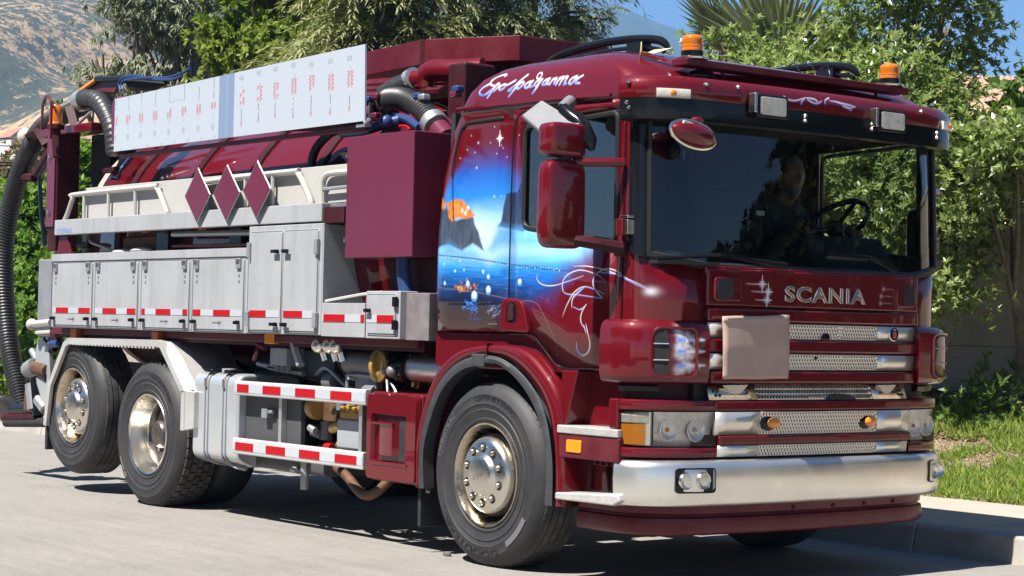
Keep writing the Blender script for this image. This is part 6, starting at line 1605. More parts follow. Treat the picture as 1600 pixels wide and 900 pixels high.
# ------------------------------------------------------------------ wheels
def arc_text(txt, r0, h, a_mid, span, c, y, sg, mb):
    """raised sidewall letters bent round the tyre"""
    v, f = text_mesh(txt, 1., extr=.0)
    lo, hi = v.min(0), v.max(0); out = []
    for p in v:
        u = (p[0]-lo[0])/(hi[0]-lo[0])-.5; w = (p[1]-lo[1])/(hi[1]-lo[1])
        a = a_mid - u*span; r = r0 + w*h
        out.append((c[0]+r*math.cos(a), y, c[2]+r*math.sin(a)))
    mb.add(out, f); return mb
def wheel(c, sg, kind, loff=0.):
    """c = centre on the outer sidewall plane; sg=-1 right side"""
    cx, cyy, cz = c
    O = lambda prof: [(r, -sg*t if False else sg*t) for r, t in prof]      # t positive outwards
    W = .30
    # hub disc set deep behind the rim; the part the others hang from
    if kind == 'steer': face = .02
    elif kind == 'drive': face = -.17
    else: face = -.02
    mb = MB(); mb.lathe(O([(.0, face-.06), (.235, face-.06), (.24, -.24), (.0, -.24)]), c, 'y', 40); hub = part(mb, 'wheel', 'black_matt')
    # tyre
    T = [(.288, -.012), (.292, .0), (.308, .004), (.312, .009), (.322, .010), (.326, .005), (.36, .011), (.372, .016), (.378, .011), (.40, .0145), (.405, .0185), (.41, .016), (.452, .012), (.458, .014), (.464, .011), (.49, -.002), (.508, -.018), (.520, -.036)]
    tr = [(.520, -.036)]
    if kind == 'drive':
        tr += [(.522, -.045), (.524, -.15), (.522, -W+.02), (.505, -W+.0)]
    else:
        R0 = .532
        for k in range(5):
            a = -.040 - k*.0485
            tr += [(R0-.006 if k in (0, 4) else R0, a-.001), (R0+(.001), a-.038), (R0-.014, a-.041), (R0-.014, a-.0475)]
        tr = [(.520, -.036)] + tr[1:-2] + [(.51, -W+.02), (.48, -W)]
    mb = MB(); mb.lathe(O(T), c, 'y', 96); ty = part(mb, 'tyre', 'tyre', hub, smooth=40)
    mb = MB(); mb.lathe(O(tr + [(.40, -W-.005), (.288, -W+.02)]), c, 'y', 96); part(mb, 'tread', 'tyre_tread', hub, smooth=30)
    mb = MB()
    if kind == 'drive':
        n = 46
        for row, (a, b) in enumerate(((-.040, -.088), (-.094, -.138), (-.144, -.188), (-.194, -.238), (-.244, -.285))):
            for k in range(n):
                t0 = 2*math.pi*(k+.5*(row % 2)+.06)/n; t1 = t0 + 2*math.pi/n*.84
                r1 = .540 if row not in (0, 4) else .536
                v = []
                for (t, y, r) in ((t0, a, .522), (t1, a, .522), (t1, b, .522), (t0, b, .522), (t0+.006, a+(-.003), r1), (t1-.006, a-.003, r1), (t1-.006, b+.003, r1), (t0+.006, b+.003, r1)):
                    v.append((cx+r*math.cos(t), cyy+sg*y, cz+r*math.sin(t)))
                mb.add(v, [(4, 5, 6, 7), (0, 1, 5, 4), (1, 2, 6, 5), (2, 3, 7, 6), (3, 0, 4, 7)])
        part(mb, 'tread_block', 'tyre_tread', hub, smooth=0, merge=False).__setitem__('kind', 'stuff')
    else:
        n = 70 if kind == 'steer' else 44
        for k in range(n):
            t = 2*math.pi*(k+random.uniform(-.2, .2))/n; d = .006
            y0, y1 = (-.030, -.046)
            mb.add([(cx+r*math.cos(a), cyy+sg*y, cz+r*math.sin(a)) for a, y, r in ((t-d, y0, .5245), (t+d, y0, .5245), (t+d, y1, .535), (t-d, y1, .535), )], [(0, 1, 2, 3)])
        part(mb, 'tread_sipe', 'black_matt', hub, recalc=False).__setitem__('kind', 'stuff')
    # lettering
    mb = MB(); mw = MB()
    if kind == 'steer':
        arc_text('OMNITRAC', .425, .034, R(78), R(52), (cx, 0, cz), cyy+sg*.0175, sg, mb)
        arc_text('OMNITRAC', .425, .030, R(150), R(38), (cx, 0, cz), cyy+sg*.0175, sg, mw)
        arc_text('GOODYEAR', .425, .044, R(252), R(72), (cx, 0, cz), cyy+sg*.0175, sg, mb)
        part(mw, 'tyre_marking', 'tyre_print_white', hub, merge=False, recalc=False)
        mw = MB(); mw.lathe([(.412, 0), (.447, 0)], (cx, cyy+sg*.0172, cz), 'y', 14, a0=R(300), a1=R(330)); part(mw, 'tyre_stripe', 'tyre_print_white', hub, merge=False, recalc=False)
        part(mb, 'tyre_lettering', 'tyre_print', hub, merge=False, recalc=False)['kind'] = 'stuff'
    elif kind == 'drive':
        arc_text('GOODYEAR', .415, .032, R(60), R(50), (cx, 0, cz), cyy+sg*.0175, sg, mb)
        arc_text('EU 315/80', .425, .024, R(205), R(34), (cx, 0, cz), cyy+sg*.0175, sg, mw)
        part(mb, 'tyre_lettering', 'tyre_print', hub, merge=False, recalc=False)
        mw.v = []; mw.f = []; mw.m = []
        for a, q in ((205, 22), (222, 10)): mw.lathe([(.425, 0), (.447, 0)], (cx, cyy+sg*.0172, cz), 'y', 10, a0=R(a), a1=R(a+q*.7))
        part(mw, 'tyre_marking', 'tyre_print_white', hub, merge=False, recalc=False)
    # rim
    if kind == 'drive':
        rp = [(.292, -.006), (.297, .004), (.293, .011), (.283, .008), (.277, -.010), (.272, -.05), (.262, -.07), (.258, -.12), (.25, -.135)]
        mm = 'chrome'
    else:
        rp = [(.292, -.006), (.298, .003), (.296, .009), (.286, .008), (.279, -.008), (.270, -.03), (.262, -.075), (.250, -.10), (.245, -.16)]
        mm = 'chrome_worn'
    mb = MB(); mb.lathe(O(rp), c, 'y', 64); part(mb, 'rim', mm, hub, smooth=50)
    nn = 10
    if kind == 'drive':
        mb = MB(); mb.lathe(O([(.20, -.215), (.17, -.20), (.12, -.19), (.105, -.14), (.10, -.09), (.085, -.07), (0, -.068)]), c, 'y', 40); part(mb, 'hub_cap', 'hub_dark', hub)
        mb = MB(); mb.lathe(O([(.25, -.135), (.24, -.145), (.232, -.19), (.2, -.21), (0, -.215)]), c, 'y', 48); part(mb, 'wheel_disc', 'hub_dark', hub)
        for k in range(nn):
            a = 2*math.pi*(k+.3)/nn; q = (cx+.165*math.cos(a), cyy, cz+.165*math.sin(a))
            mb = MB(); mb.tube([(q[0], cyy+sg*(-.21), q[2]), (q[0], cyy+sg*(-.15), q[2])], [.021, .018], 6); part(mb, 'wheel_nut', 'grey_plate', hub)
        for k in range(5):
            a = 2*math.pi*(k+.5)/5; q = (cx+.215*math.cos(a), cyy, cz+.215*math.sin(a))
            mb = MB(); mb.lathe(O([(0, -.196), (.032, -.196), (.034, -.21)]), q, 'y', 14); part(mb, 'vent_hole', 'black_matt', hub)
    else:
        o = face
        mb = MB(); mb.lathe(O([(.218, o-.10), (.222, o-.06), (.216, o-.02), (.20, o-.004), (.186, o+.004), (.128, o+.006), (.118, o+.012), (.112, o+.028), (.10, o+.036), (.09, o+.038), (0, o+.040)]), c, 'y', 56); hc = part(mb, 'hub_cover', 'chrome', hub, smooth=45)
        for k in range(nn):
            a = 2*math.pi*(k+.5)/nn; q = (cx+.158*math.cos(a), cyy, cz+.158*math.sin(a))
            mb = MB(); mb.lathe(O([(.027, o+.0065), (.022, o+.0075), (.020, o+.0065), (.0, o+.0065)]), q, 'y', 14); part(mb, 'nut_recess', 'black_matt', hub)
            mb = MB(); mb.tube([(q[0], cyy+sg*(o+.006), q[2]), (q[0], cyy+sg*(o+.020), q[2]), (q[0], cyy+sg*(o+.026), q[2])], [.017, .016, .009], 10); part(mb, 'wheel_nut', 'chrome_worn', hub)
        mb = MB(); v, f = text_mesh('SCANIA', 1.); lo, hi = v.min(0), v.max(0); ca, sa = math.cos(R(20)), math.sin(R(20))
        def tw(p):
            u = ((p[0]-lo[0])/(hi[0]-lo[0])-.5)*.105; w = ((p[1]-lo[1])/(hi[1]-lo[1])-.5)*.028
            return (cx+(u*ca-w*sa), cyy+sg*(o+.0412), cz+(u*sa+w*ca))
        mb.add([tw(p) for p in v], f); part(mb, 'hub_lettering', 'chrome_worn', hub, merge=False, recalc=False)
    return hub
wheel((0, -1.20, .520), -1, 'steer')
wheel((-4.08, -1.215, .520), -1, 'drive')
wheel((-5.375, -1.20, .668), -1, 'tag')
wheel((-4.08, -.86, .52), -1, 'drive') if False else None
def plain_wheel(c, sg):
    mb = MB(); W = .3
    mb.lathe([(.0, -sg*.2), (.25, -sg*.2), (.285, 0), (.36, sg*.012), (.46, sg*.012), (.51, -sg*.02), (.532, -sg*.05), (.532, -sg*(W-.05)), (.5, -sg*W), (.28, -sg*W), (0, -sg*(W-.04))], c, 'y', 64)
    w = part(mb, 'wheel', 'tyre', smooth=40); return w
plain_wheel((-4.08, -.87, .532), -1); 
for c in ((0, 1.20, .532), (-4.08, 1.215, .532), (-4.08, .87, .532), (-5.375, 1.20, .68)): plain_wheel(c, 1)
# ------------------------------------------------------------------ driver
skin_m = pbr('skin', (.34, .19, .13), rough=.55, var=.08, vscale=20)
hair_m = pbr('grey_hair', (.22, .20, .18), rough=.8, bump=.6, bscale=90)
jack_m = pbr('dark_jacket', (.03, .032, .04), rough=.85, bump=.2, bscale=40)
driver = thing('person', 'bearded driver in a dark jacket seated at the truck steering wheel', 'person', (.48, .62, 1.64))
def skin_obj(name, nodes, edges, mat, parent, root=0, sub=2):
    me = bpy.data.meshes.new(name)
    org = driver.location
    me.from_pydata([tuple(Vector(n[0]) - org) for n in nodes], edges, [])
    o = bpy.data.objects.new(name, me); COL.objects.link(o); o.parent = parent
    md = o.modifiers.new('skin', 'SKIN'); md.use_smooth_shade = True
    for i, n in enumerate(nodes):
        sv = me.skin_vertices[0].data[i]
        r = n[1] if isinstance(n[1], tuple) else (n[1], n[1]); sv.radius = r
        sv.use_root = (i == root)
    sb = o.modifiers.new('sub', 'SUBSURF'); sb.levels = sub; sb.render_levels = sub
    me.materials.append(mat); return o
X0, Y0, DZ = .46, .62, -.13
nodes = [((X0, Y0, 1.80+DZ), (.15, .13)), ((X0-.02, Y0, 1.95+DZ), (.15, .12)), ((X0-.02, Y0, 2.12+DZ), (.17, .12)), ((X0+.02, Y0, 2.24+DZ), (.12, .10)), ((X0+.05, Y0, 2.30+DZ), (.062, .062))]
edges = [(0, 1), (1, 2), (2, 3), (3, 4)]
hand_pts = []
for sg in (-1, 1):
    b = len(nodes)
    nodes += [((X0+.01, Y0+sg*.17, 2.21+DZ), .075), ((X0+.16, Y0+sg*.24, 2.03+DZ), .055), ((X0+.24, Y0+sg*.26, 1.90), .047), ((X0+.36, Y0+sg*.22, 1.99), .036)]
    edges += [(3, b), (b, b+1), (b+1, b+2), (b+2, b+3)]
    nodes += [((X0+.18, Y0+sg*.10, 1.79+DZ), .095), ((X0+.46, Y0+sg*.13, 1.72), .075), ((X0+.58, Y0+sg*.13, 1.56), .055), ((X0+.64, Y0+sg*.13, 1.42), .045), ((X0+.74, Y0+sg*.13, 1.40), .04)]
    edges += [(0, b+4), (b+4, b+5), (b+5, b+6), (b+6, b+7), (b+7, b+8)]
skin_obj('clothed_body', nodes, edges, jack_m, driver)
for sg in (-1, 1):
    w = Vector((X0+.36, Y0+sg*.22, 1.99)); tgt = SW_C + (u_*sg*.95*.225 + v_*.05)
    d = (tgt - w).normalized(); side = Vector((0, -sg, 0))
    nodes = [(tuple(w), .028), (tuple(w+d*.05), (.036, .022)), (tuple(w+d*.09), (.038, .018))]; edges = [(0, 1), (1, 2)]
    up = Vector((0, 0, 1))
    for k in range(4):
        o = w+d*.09 + up*(.024-.016*k); L_ = (.028, .032, .030, .023)[k]; b = len(nodes)
        nodes += [(tuple(o+d*.012), .0095), (tuple(o+d*L_+side*(-.004)), .009), (tuple(o+d*(L_+.012)-side*.022), .0085), (tuple(o+d*(L_-.004)-side*.040), .0075)]
        edges += [(2, b), (b, b+1), (b+1, b+2), (b+2, b+3)]
    b = len(nodes); nodes += [(tuple(w+d*.045+up*.034), .011), (tuple(w+d*.075+up*.052-side*.005), .010), (tuple(w+d*.095+up*.050-side*.018), .008)]; edges += [(1, b), (b, b+1), (b+1, b+2)]
    skin_obj('hand', nodes, edges, skin_m, driver, 1, 1)
# head: shaped sphere with brow, nose, chin, turned a little to its right (towards the viewer)
def head(c, yaw):
    n, m_ = 40, 28; v = []; f = []
    for i in range(m_+1):
        ph = math.pi*i/m_
        for k in range(n):
            th = 2*math.pi*k/n
            x, y, z = math.sin(ph)*math.cos(th), math.sin(ph)*math.sin(th), math.cos(ph)
            X, Y, Z = x*.098, y*.076, z*.122
            if Z < 0: t = -Z/.122; Y *= 1-.30*t; X = X*(1-.12*t) + .012*t*(1 if x > 0 else -.6)
            g = lambda yy, zz, sy, sz: math.exp(-((Y-yy)/sy)**2-((Z-zz)/sz)**2)
            if x > 0:
                X += .026*g(0, -.018, .013, .022) + .012*g(0, .006, .009, .022) + .007*g(0, .036, .045, .010) - .012*(g(.031, .018, .015, .012)+g(-.031, .018, .015, .012)) + .006*g(0, -.056, .022, .009) - .005*g(0, -.064, .025, .004) + .009*g(0, -.096, .02, .016)
            v.append((X, Y, Z))
    for i in range(m_):
        for k in range(n): f.append((i*n+k, i*n+(k+1) % n, (i+1)*n+(k+1) % n, (i+1)*n+k))
    ca, sa = math.cos(yaw), math.sin(yaw)
    T = lambda p: (c[0]+p[0]*ca-p[1]*sa - driver.location.x, c[1]+p[0]*sa+p[1]*ca - driver.location.y, c[2]+p[2] - driver.location.z)
    mb = MB(); mb.add([T(p) for p in v], f); hd = part(mb, 'head', skin_m, driver, smooth=80)
    def blob(name, m, q, s, seg=14):
        mb = MB(); mb.sphere((0, 0, 0), 1, seg, 10); mb.v = [T((q[0]+a[0]*s[0], q[1]+a[1]*s[1], q[2]+a[2]*s[2])) for a in mb.v]; return part(mb, name, m, hd, smooth=80)
    for s in (-1, 1):
        blob('eye', pbr('eye_white', (.6, .58, .55), rough=.2), (.083, s*.031, .018), (.011, .013, .009)); blob('iris', M['black'], (.092, s*.031, .018), (.004, .006, .006))
        blob('ear', skin_m, (-.005, s*.078, .0), (.022, .010, .034))
    mb = MB(); keep = [f_ for f_ in f if all((v[i][2] > .055 or (v[i][0] < -.005 and v[i][2] > -.075)) for i in f_)]
    mb.add([T((a*1.09-.004, b*1.10, z*1.07)) for a, b, z in v], keep); part(mb, 'hair', hair_m, driver, smooth=80).modifiers.new('s', 'SOLIDIFY').thickness = .012
    mb = MB(); keep = [f_ for f_ in f if all((v[i][2] < -.066 and v[i][0] > .01 and abs(v[i][1]) < .05) for i in f_)]
    mb.add([T((a*1.08+.006, b*1.0, z*1.28+.010)) for a, b, z in v], keep); part(mb, 'beard', pbr('pale_beard', (.30, .28, .26), rough=.85, bump=.5, bscale=90), driver, smooth=80).modifiers.new('s', 'SOLIDIFY').thickness = .014
    mb = MB(); mb.tube([(X0+.04-driver.location.x, 0, 2.15-driver.location.z), (c[0]-.01-driver.location.x, 0, c[2]-.08-driver.location.z)], [.062, .055], 14); part(mb, 'neck', skin_m, driver)
head((X0+.12, Y0, 2.31), R(-18))

# ------------------------------------------------------------------ cardboard sheet hung over the upper grille
a, b, c_, d_ = on_x(1130, 495, 1.455), on_x(1232, 493, 1.455), on_x(1231, 592, 1.455), on_x(1132, 593, 1.455)
ny, nz = 15, 15; rows = []
for j in range(nz):
    v = j/(nz-1); r = []
    for i in range(ny):
        u = i/(ny-1)
        p = a.lerp(b, u).lerp(d_.lerp(c_, u), v)
        x = 1.452 + .007*(1-abs(v-.5)*2) + .0015*math.sin(u*5+v*3) - .03*((p.y)/.8)**2*.3 + (.006 if v < .05 else 0)
        r.append((x + (0.010 if v < .5 else .010-.012*(v-.5)), p.y + .0025*math.sin(v*9), p.z+.0015*math.sin(u*9)))
    rows.append(r)
mb = MB(); mb.grid(rows); cb = mb.build('cardboard_sheet', M['cardboard'], None, smooth=60, solid=.012)
tag(cb, 'brown cardboard sheet covering the middle left of the truck grille', 'cardboard')
# dry leaf caught on the roof edge
c = Vector((1.05, -.99, 2.835))
mb = MB(); mb.add([(c.x-.05, c.y, c.z), (c.x+.0, c.y-.035, c.z+.02), (c.x+.06, c.y, c.z+.005), (c.x+.14, c.y+.07, c.z+.035), (c.x+.03, c.y+.03, c.z+.03), (c.x-.03, c.y-.01, c.z+.075)], [(0, 1, 2, 4), (2, 3, 4), (0, 1, 5)])
lf = mb.build('dry_leaf', pbr('dry_leaf', (.62, .50, .26), rough=.6), None, smooth=0, recalc=False, solid=.004); tag(lf, 'pale dry leaf lying on the front corner of the truck roof', 'leaf')
# ------------------------------------------------------------------ ground
def gmat(name, c1, c2, scale, rough=.9, bump=.3, bscale=80, c3=None, s3=.6, bd=.006, speck=0.):
    m = pbr(name, c1, rough=rough, col2=c2, vscale=scale, bump=bump, bscale=bscale, bdist=bd, dirt=c3, dirt_amt=.7 if c3 else 0, dirt_scale=s3)
    if speck:
        nt = m.node_tree; p = nt.nodes[m['p']]; L = nt.links.new
        src = p.inputs['Base Color'].links[0].from_socket
        tc = N(nt, 'ShaderNodeTexCoord'); nz = N(nt, 'ShaderNodeTexNoise', i_Scale=160., i_Detail=2.); L(tc.outputs['Object'], nz.inputs['Vector'])
        mr = N(nt, 'ShaderNodeMapRange', i_1=.3, i_2=.7, i_3=1-speck, i_4=1+speck); L(nz.outputs['Fac'], mr.inputs[0])
        mx = N(nt, 'ShaderNodeMix', data_type='RGBA', blend_type='MULTIPLY', i_0=1.); L(src, mx.inputs[6]); L(mr.outputs[0], mx.inputs[7]); L(mx.outputs[2], p.inputs['Base Color'])
    return m
asph = gmat('asphalt', (.195, .182, .165), (.235, .219, .199), .7, bump=.35, bscale=140, c3=(.255, .238, .215), s3=.45, speck=.30)
conc = gmat('pavement_concrete', (.33, .295, .245), (.40, .36, .30), 1.2, bump=.2, bscale=60, c3=(.26, .23, .19), s3=1.1, speck=.10)
kerbm = gmat('kerb_concrete', (.30, .275, .24), (.38, .35, .31), 2.5, bump=.3, bscale=50, c3=(.14, .125, .11), s3=1.6, speck=.15)
soil = gmat('soil', (.16, .115, .075), (.25, .19, .125), 1.5, bump=.6, bscale=30, c3=(.09, .065, .04), s3=1.2, bd=.03, speck=.25)
def streaks(m):
    nt = m.node_tree; p = nt.nodes[m['p']]; L = nt.links.new; src = p.inputs['Base Color'].links[0].from_socket
    tc = N(nt, 'ShaderNodeTexCoord'); fac = None
    for sc, det, lo, hi in (((.5, 7., 1.), 5., .90, 1.10), ((9., 13., 1.), 4., .91, 1.09), ((34., 50., 1.), 3., .86, 1.14)):
        mp = N(nt, 'ShaderNodeMapping'); mp.inputs['Scale'].default_value = sc; mp.inputs['Rotation'].default_value = (0, 0, .03)
        nz = N(nt, 'ShaderNodeTexNoise', i_Scale=1., i_Detail=det, i_Roughness=.65); L(tc.outputs['Object'], mp.inputs[0]); L(mp.outputs[0], nz.inputs['Vector'])
        mr = N(nt, 'ShaderNodeMapRange', i_1=.3, i_2=.7, i_3=lo, i_4=hi); L(nz.outputs['Fac'], mr.inputs[0])
        mx = N(nt, 'ShaderNodeMix', data_type='RGBA', blend_type='MULTIPLY', i_0=1.); L(src, mx.inputs[6]); L(mr.outputs[0], mx.inputs[7]); src = mx.outputs[2]
    L(src, p.inputs['Base Color'])
streaks(asph)
KY = 1.72
mb = MB(); mb.grid([[(x, y, 0) for x in (-80, -40, -20, -10, -4, 0, 4, 10, 20, 45)] for y in (-14, -6, -3, 0, KY+.02)]); tag(mb.build('road', asph, None, recalc=False), kind='structure')
# pale scuffs on the asphalt
scuff = pbr('pale_scuff', (.275, .258, .235), rough=.95)
def scuffs(pts, w):
    P = [on_z(px, py, .004) for px, py in pts]; mb = MB(); n = len(P); L_ = []; R_ = []
    for i, p in enumerate(P):
        t = (P[min(i+1, n-1)]-P[max(i-1, 0)]).normalized(); q = Vector((-t.y, t.x, 0)); ww = w*(math.sin(math.pi*(i+.3)/(n)))+.004
        L_.append(tuple(p+q*ww)); R_.append(tuple(p-q*ww))
    mb.grid([L_, R_]); return tag(mb.build('road_scuff', scuff, None, recalc=False), kind='structure')
# kerb stones
kerb = thing('kerb', None, None, (0, KY, 0)); kerb['kind'] = 'structure'
for k in range(-16, 12):
    x0 = .62 + k*1.0
    mb = MB(); mb.prism([(KY+random.uniform(-.003, .003)-.0, -.03), (KY+.045, .155), (KY+.065, .168), (KY+.19, .172), (KY+.19, -.03)], 'x', x0+.005, x0+.995)
    mb.v = [(x, y-KY, z) for x, y, z in mb.v]
    mb.build('kerb_stone', kerbm, kerb, bevel=.012, seg=2)
mb = MB(); mb.box(-80, -15.4, KY, KY+.19, -.03, .168); mb.box(12.6, 45, KY, KY+.19, -.03, .168); mb.v = [(x, y-KY, z) for x, y, z in mb.v]; mb.build('kerb_run', kerbm, kerb, bevel=.012)
mb = MB(); mb.box(-80, 45, KY+.19, 3.60, -.1, .150); pv = mb.build('pavement', gmat('joint_dirt', (.10, .085, .065), (.14, .12, .09), 3), None); tag(pv, kind='structure')
x = -14.5
for k in range(16):
    w = 1.55
    x0 = .90-1.55*k+3*1.55
    mb = MB()
    g = .010
    # slabs are laid slightly askew of the kerb
    mb.box(x0-w+g, x0-g, KY+.195+g, 3.585, .12, .166+random.uniform(-.002, .004)); mb.build('paving_slab', conc, pv, bevel=.008)
mb = MB(); mb.box(-80, .9-1.55*13-.01, KY+.205, 3.585, .12, .166); mb.box(.9+4.65, 45, KY+.205, 3.585, .12, .166); mb.build('paving_run', conc, pv)
# verge rising to the wall
def verge_z(x, y):
    t = np.clip((y-3.6)/(6.55-3.6), 0, 1)
    far = np.clip((-x-7)/6., 0, 1)
    return .15 + (.68*t**1.15)*(1-.75*far) + .035*fbm2(np.asarray(x)*1.2+3, np.asarray(y)*1.2, 4, 2)*np.clip((y-3.6)/.3, 0, 1)
xs = np.concatenate([np.arange(-60, -16, 2.), np.arange(-16, 9, .25), np.arange(9, 46, 2.)]); ys = np.concatenate([np.arange(3.58, 8.2, .15), [9, 12, 20, 40]])
mb = MB(); mb.grid([[(float(x), float(y), float(verge_z(x, y))) for x in xs] for y in ys]); tag(mb.build('verge_ground', soil, None, recalc=False, smooth=80), kind='structure')
# land beyond
mb = MB(); mb.grid([[(x, y, -.06) for x in (-400, -80, 45, 200)] for y in (-200, -40, 40, 300)]); tag(mb.build('ground', gmat('dry_land', (.22, .17, .11), (.30, .24, .16), .2), None, recalc=False), kind='structure')

def cloud(name, mat_, pos, fwd, up, L, W, var, parent=None, fold=.25, kind=None, sub=None):
    """many small leaf faces from arrays: base position, direction, face-up vector, length, width"""
    n = len(pos); f = fwd/np.linalg.norm(fwd, axis=1, keepdims=True)
    s = np.cross(f, up); s /= np.maximum(np.linalg.norm(s, axis=1, keepdims=True), 1e-6); u = np.cross(s, f)
    L = L[:, None]; W = W[:, None]
    v = np.stack([pos, pos+f*L*.45+s*W*.5+u*W*fold, pos+f*L-u*L*.12, pos+f*L*.45-s*W*.5+u*W*fold], 1).reshape(-1, 3)
    me = bpy.data.meshes.new(name); me.vertices.add(4*n); me.vertices.foreach_set('co', v.astype(np.float32).ravel())
    me.loops.add(4*n); me.polygons.add(n)
    me.loops.foreach_set('vertex_index', np.arange(4*n, dtype=np.int32)); me.polygons.foreach_set('loop_start', np.arange(0, 4*n, 4, dtype=np.int32))
    me.update(calc_edges=True)
    at = me.attributes.new('leafvar', 'FLOAT', 'POINT'); at.data.foreach_set('value', np.repeat(var, 4).astype(np.float32))
    me.materials.append(mat_); me.validate()
    o = bpy.data.objects.new(name, me); COL.objects.link(o)
    if parent is not None: o.parent = parent
    if kind: o['kind'] = kind
    return o
def unit(n):
    v = rng.normal(size=(n, 3)); return v/np.linalg.norm(v, axis=1, keepdims=True)
def lobe_points(lobes, n, shell=.55, jit=.12):
    """points spread through lobes, denser towards the outside; clumped"""
    vol = np.array([l[3]*l[4]*l[5] for l in lobes])**.75; pick = rng.choice(len(lobes), n, p=vol/vol.sum())
    Lb = np.array(lobes); d = unit(n); r = (shell**3 + (1-shell**3)*rng.random(n))**(1/3.)
    nb = 1+.22*fbm2(d[:, 0]*2.3+pick*7.1, d[:, 1]*2.3+d[:, 2]*3.1, 3, 8)*2
    p = Lb[pick, :3] + d*Lb[pick, 3:6]*(r*nb)[:, None]
    return p + rng.normal(size=(n, 3))*jit, d
def rosettes(name, mat_, lobes, n_ros, per, L, W, parent, shell=.55, clump=True, upb=.5, spread=.9, droop=0., jit=.1):
    p, d = lobe_points(lobes, int(n_ros*(1.6 if clump else 1)), shell, jit)
    if clump:
        k = fbm2(p[:, 0]*1.7+9, p[:, 1]*1.7+p[:, 2]*2.3, 3, 4) + .5*fbm2(p[:, 2]*3.1, p[:, 0]*2.9-p[:, 1]*2, 3, 14)
        sel = np.argsort(-k)[:n_ros]; p, d = p[sel], d[sel]
    n = len(p); axis = d*1. + np.array([0, 0, upb]) + rng.normal(size=(n, 3))*.35; axis /= np.linalg.norm(axis, axis=1, keepdims=True)
    a = np.cross(axis, unit(n)); a /= np.linalg.norm(a, axis=1, keepdims=True); b = np.cross(axis, a)
    P, F, U, V = [], [], [], []
    base = rng.random(n)
    for k in range(per):
        th = 2*np.pi*k/per + rng.normal(size=n)*.3; sp = spread*(.75+.5*rng.random(n))
        r = a*np.cos(th)[:, None] + b*np.sin(th)[:, None]
        f = axis + r*sp[:, None] + np.array([0, 0, -droop]); P.append(p + axis*(.02*k/per)); F.append(f); U.append(axis + r*.15 + rng.normal(size=(n, 3))*.15); V.append(np.clip(base*.6 + rng.random(n)*.4, 0, 1))
    P, F, U, V = map(np.concatenate, (P, F, U, V)); m_ = len(P)
    return cloud(name, mat_, P, F, U, L*(.7+.6*rng.random(m_)), W*(.7+.6*rng.random(m_)), V, parent)
bark = pbr('bark', (.16, .125, .095), rough=.9, var=.35, vscale=14, bump=.8, bscale=30, bdist=.03)
bark_d = pbr('dark_bark', (.07, .055, .045), rough=.9, var=.3, vscale=14, bump=.8, bscale=30, bdist=.03)
def limbs(base, lobes, r0, mat_, parent, seed=0, twigs=3, name='trunk', fork=.45):
    rs = random.Random(seed); mb = MB(); b = Vector(base)
    top = sum((Vector(l[:3]) for l in lobes), Vector())/len(lobes)
    f = b.lerp(top, fork); f.x += rs.uniform(-.1, .1)
    mb.tube(spline([b - Vector((0, 0, .15)), b.lerp(f, .5)+Vector((rs.uniform(-.06, .06), rs.uniform(-.06, .06), 0)), f], 4), [r0*1.25]+[r0*(1-.03*i) for i in range(8)], 10)
    tr = mb.build(name, mat_, parent, smooth=60)
    mb = MB()
    for l in lobes:
        c = Vector(l[:3]); m_ = f.lerp(c, .5) + Vector((rs.uniform(-.15, .15), rs.uniform(-.15, .15), rs.uniform(0, .25)))*l[3]
        pa = spline([f - (f-b)*.1, m_, c], 4); mb.tube(pa, list(np.linspace(r0*.6, r0*.16, len(pa))), 7)
        for k in range(twigs):
            d = Vector((rs.gauss(0, 1), rs.gauss(0, 1), rs.gauss(.3, 1))).normalized(); e = c + Vector((d.x*l[3], d.y*l[4], d.z*l[5]))*.8
            mb.tube([m_.lerp(c, .7), (c+e)/2+Vector((0, 0, .05)), e], [r0*.14, r0*.09, r0*.03], 5)
    mb.build('branch', mat_, parent, smooth=60)
    return tr
def lob(px, py, D, rx, ry, rz):
    p = at_d(px, py, D); return (p.x, p.y, p.z, rx, ry, rz)
def L0(lobes, org): return [(l[0]-org[0], l[1]-org[1], l[2]-org[2], *l[3:]) for l in lobes]

# ------------------------------------------------------------------ concrete slab wall along the verge
wallc = gmat('wall_concrete', (.30, .265, .22), (.38, .34, .285), 1.3, bump=.35, bscale=40, c3=(.18, .155, .125), s3=.9, speck=.12)
wall = thing('concrete_wall', 'grey precast concrete panel wall with posts standing behind the shrubs', 'wall', (0, 6.72, .8))
WY = 0
for k in range(-9, 13):
    x = -2.25 + 2.06*k
    zb_ = float(verge_z(x, 6.7)) - .85
    mb = MB(); mb.box(x-.06, x+.06, -.075, .075, min(zb_-.2, -.3), 2.02); mb.build('post', wallc, wall, bevel=.01)
    mb = MB(); mb.box(x+.05, x+2.01, .030, .045, -.6, 1.97); mb.build('light_block_slab', wallc, wall)  # slab added behind the panels to keep light out of the joints
    for j in range(4):
        mb = MB(); mb.box(x+.064, x+2.06-.064, -.028+random.uniform(-.002, .002), .028, -.02+.5*j+.003, .48+.5*j-.003); mb.build('panel', wallc, wall)
mb = MB(); mb.box(-2.25-2.06*9, 25, -.05, .05, -.9, -.025); mb.build('footing', wallc, wall)
mb = MB()
for k in range(-9, 13):
    x = -2.25+2.06*k; mb.box(x+.05, x+2.01, -.05, .05, 1.985, 2.045)
mb.build('coping', gmat('coping_concrete', (.34, .31, .27), (.42, .39, .34), 3), wall, bevel=.008)

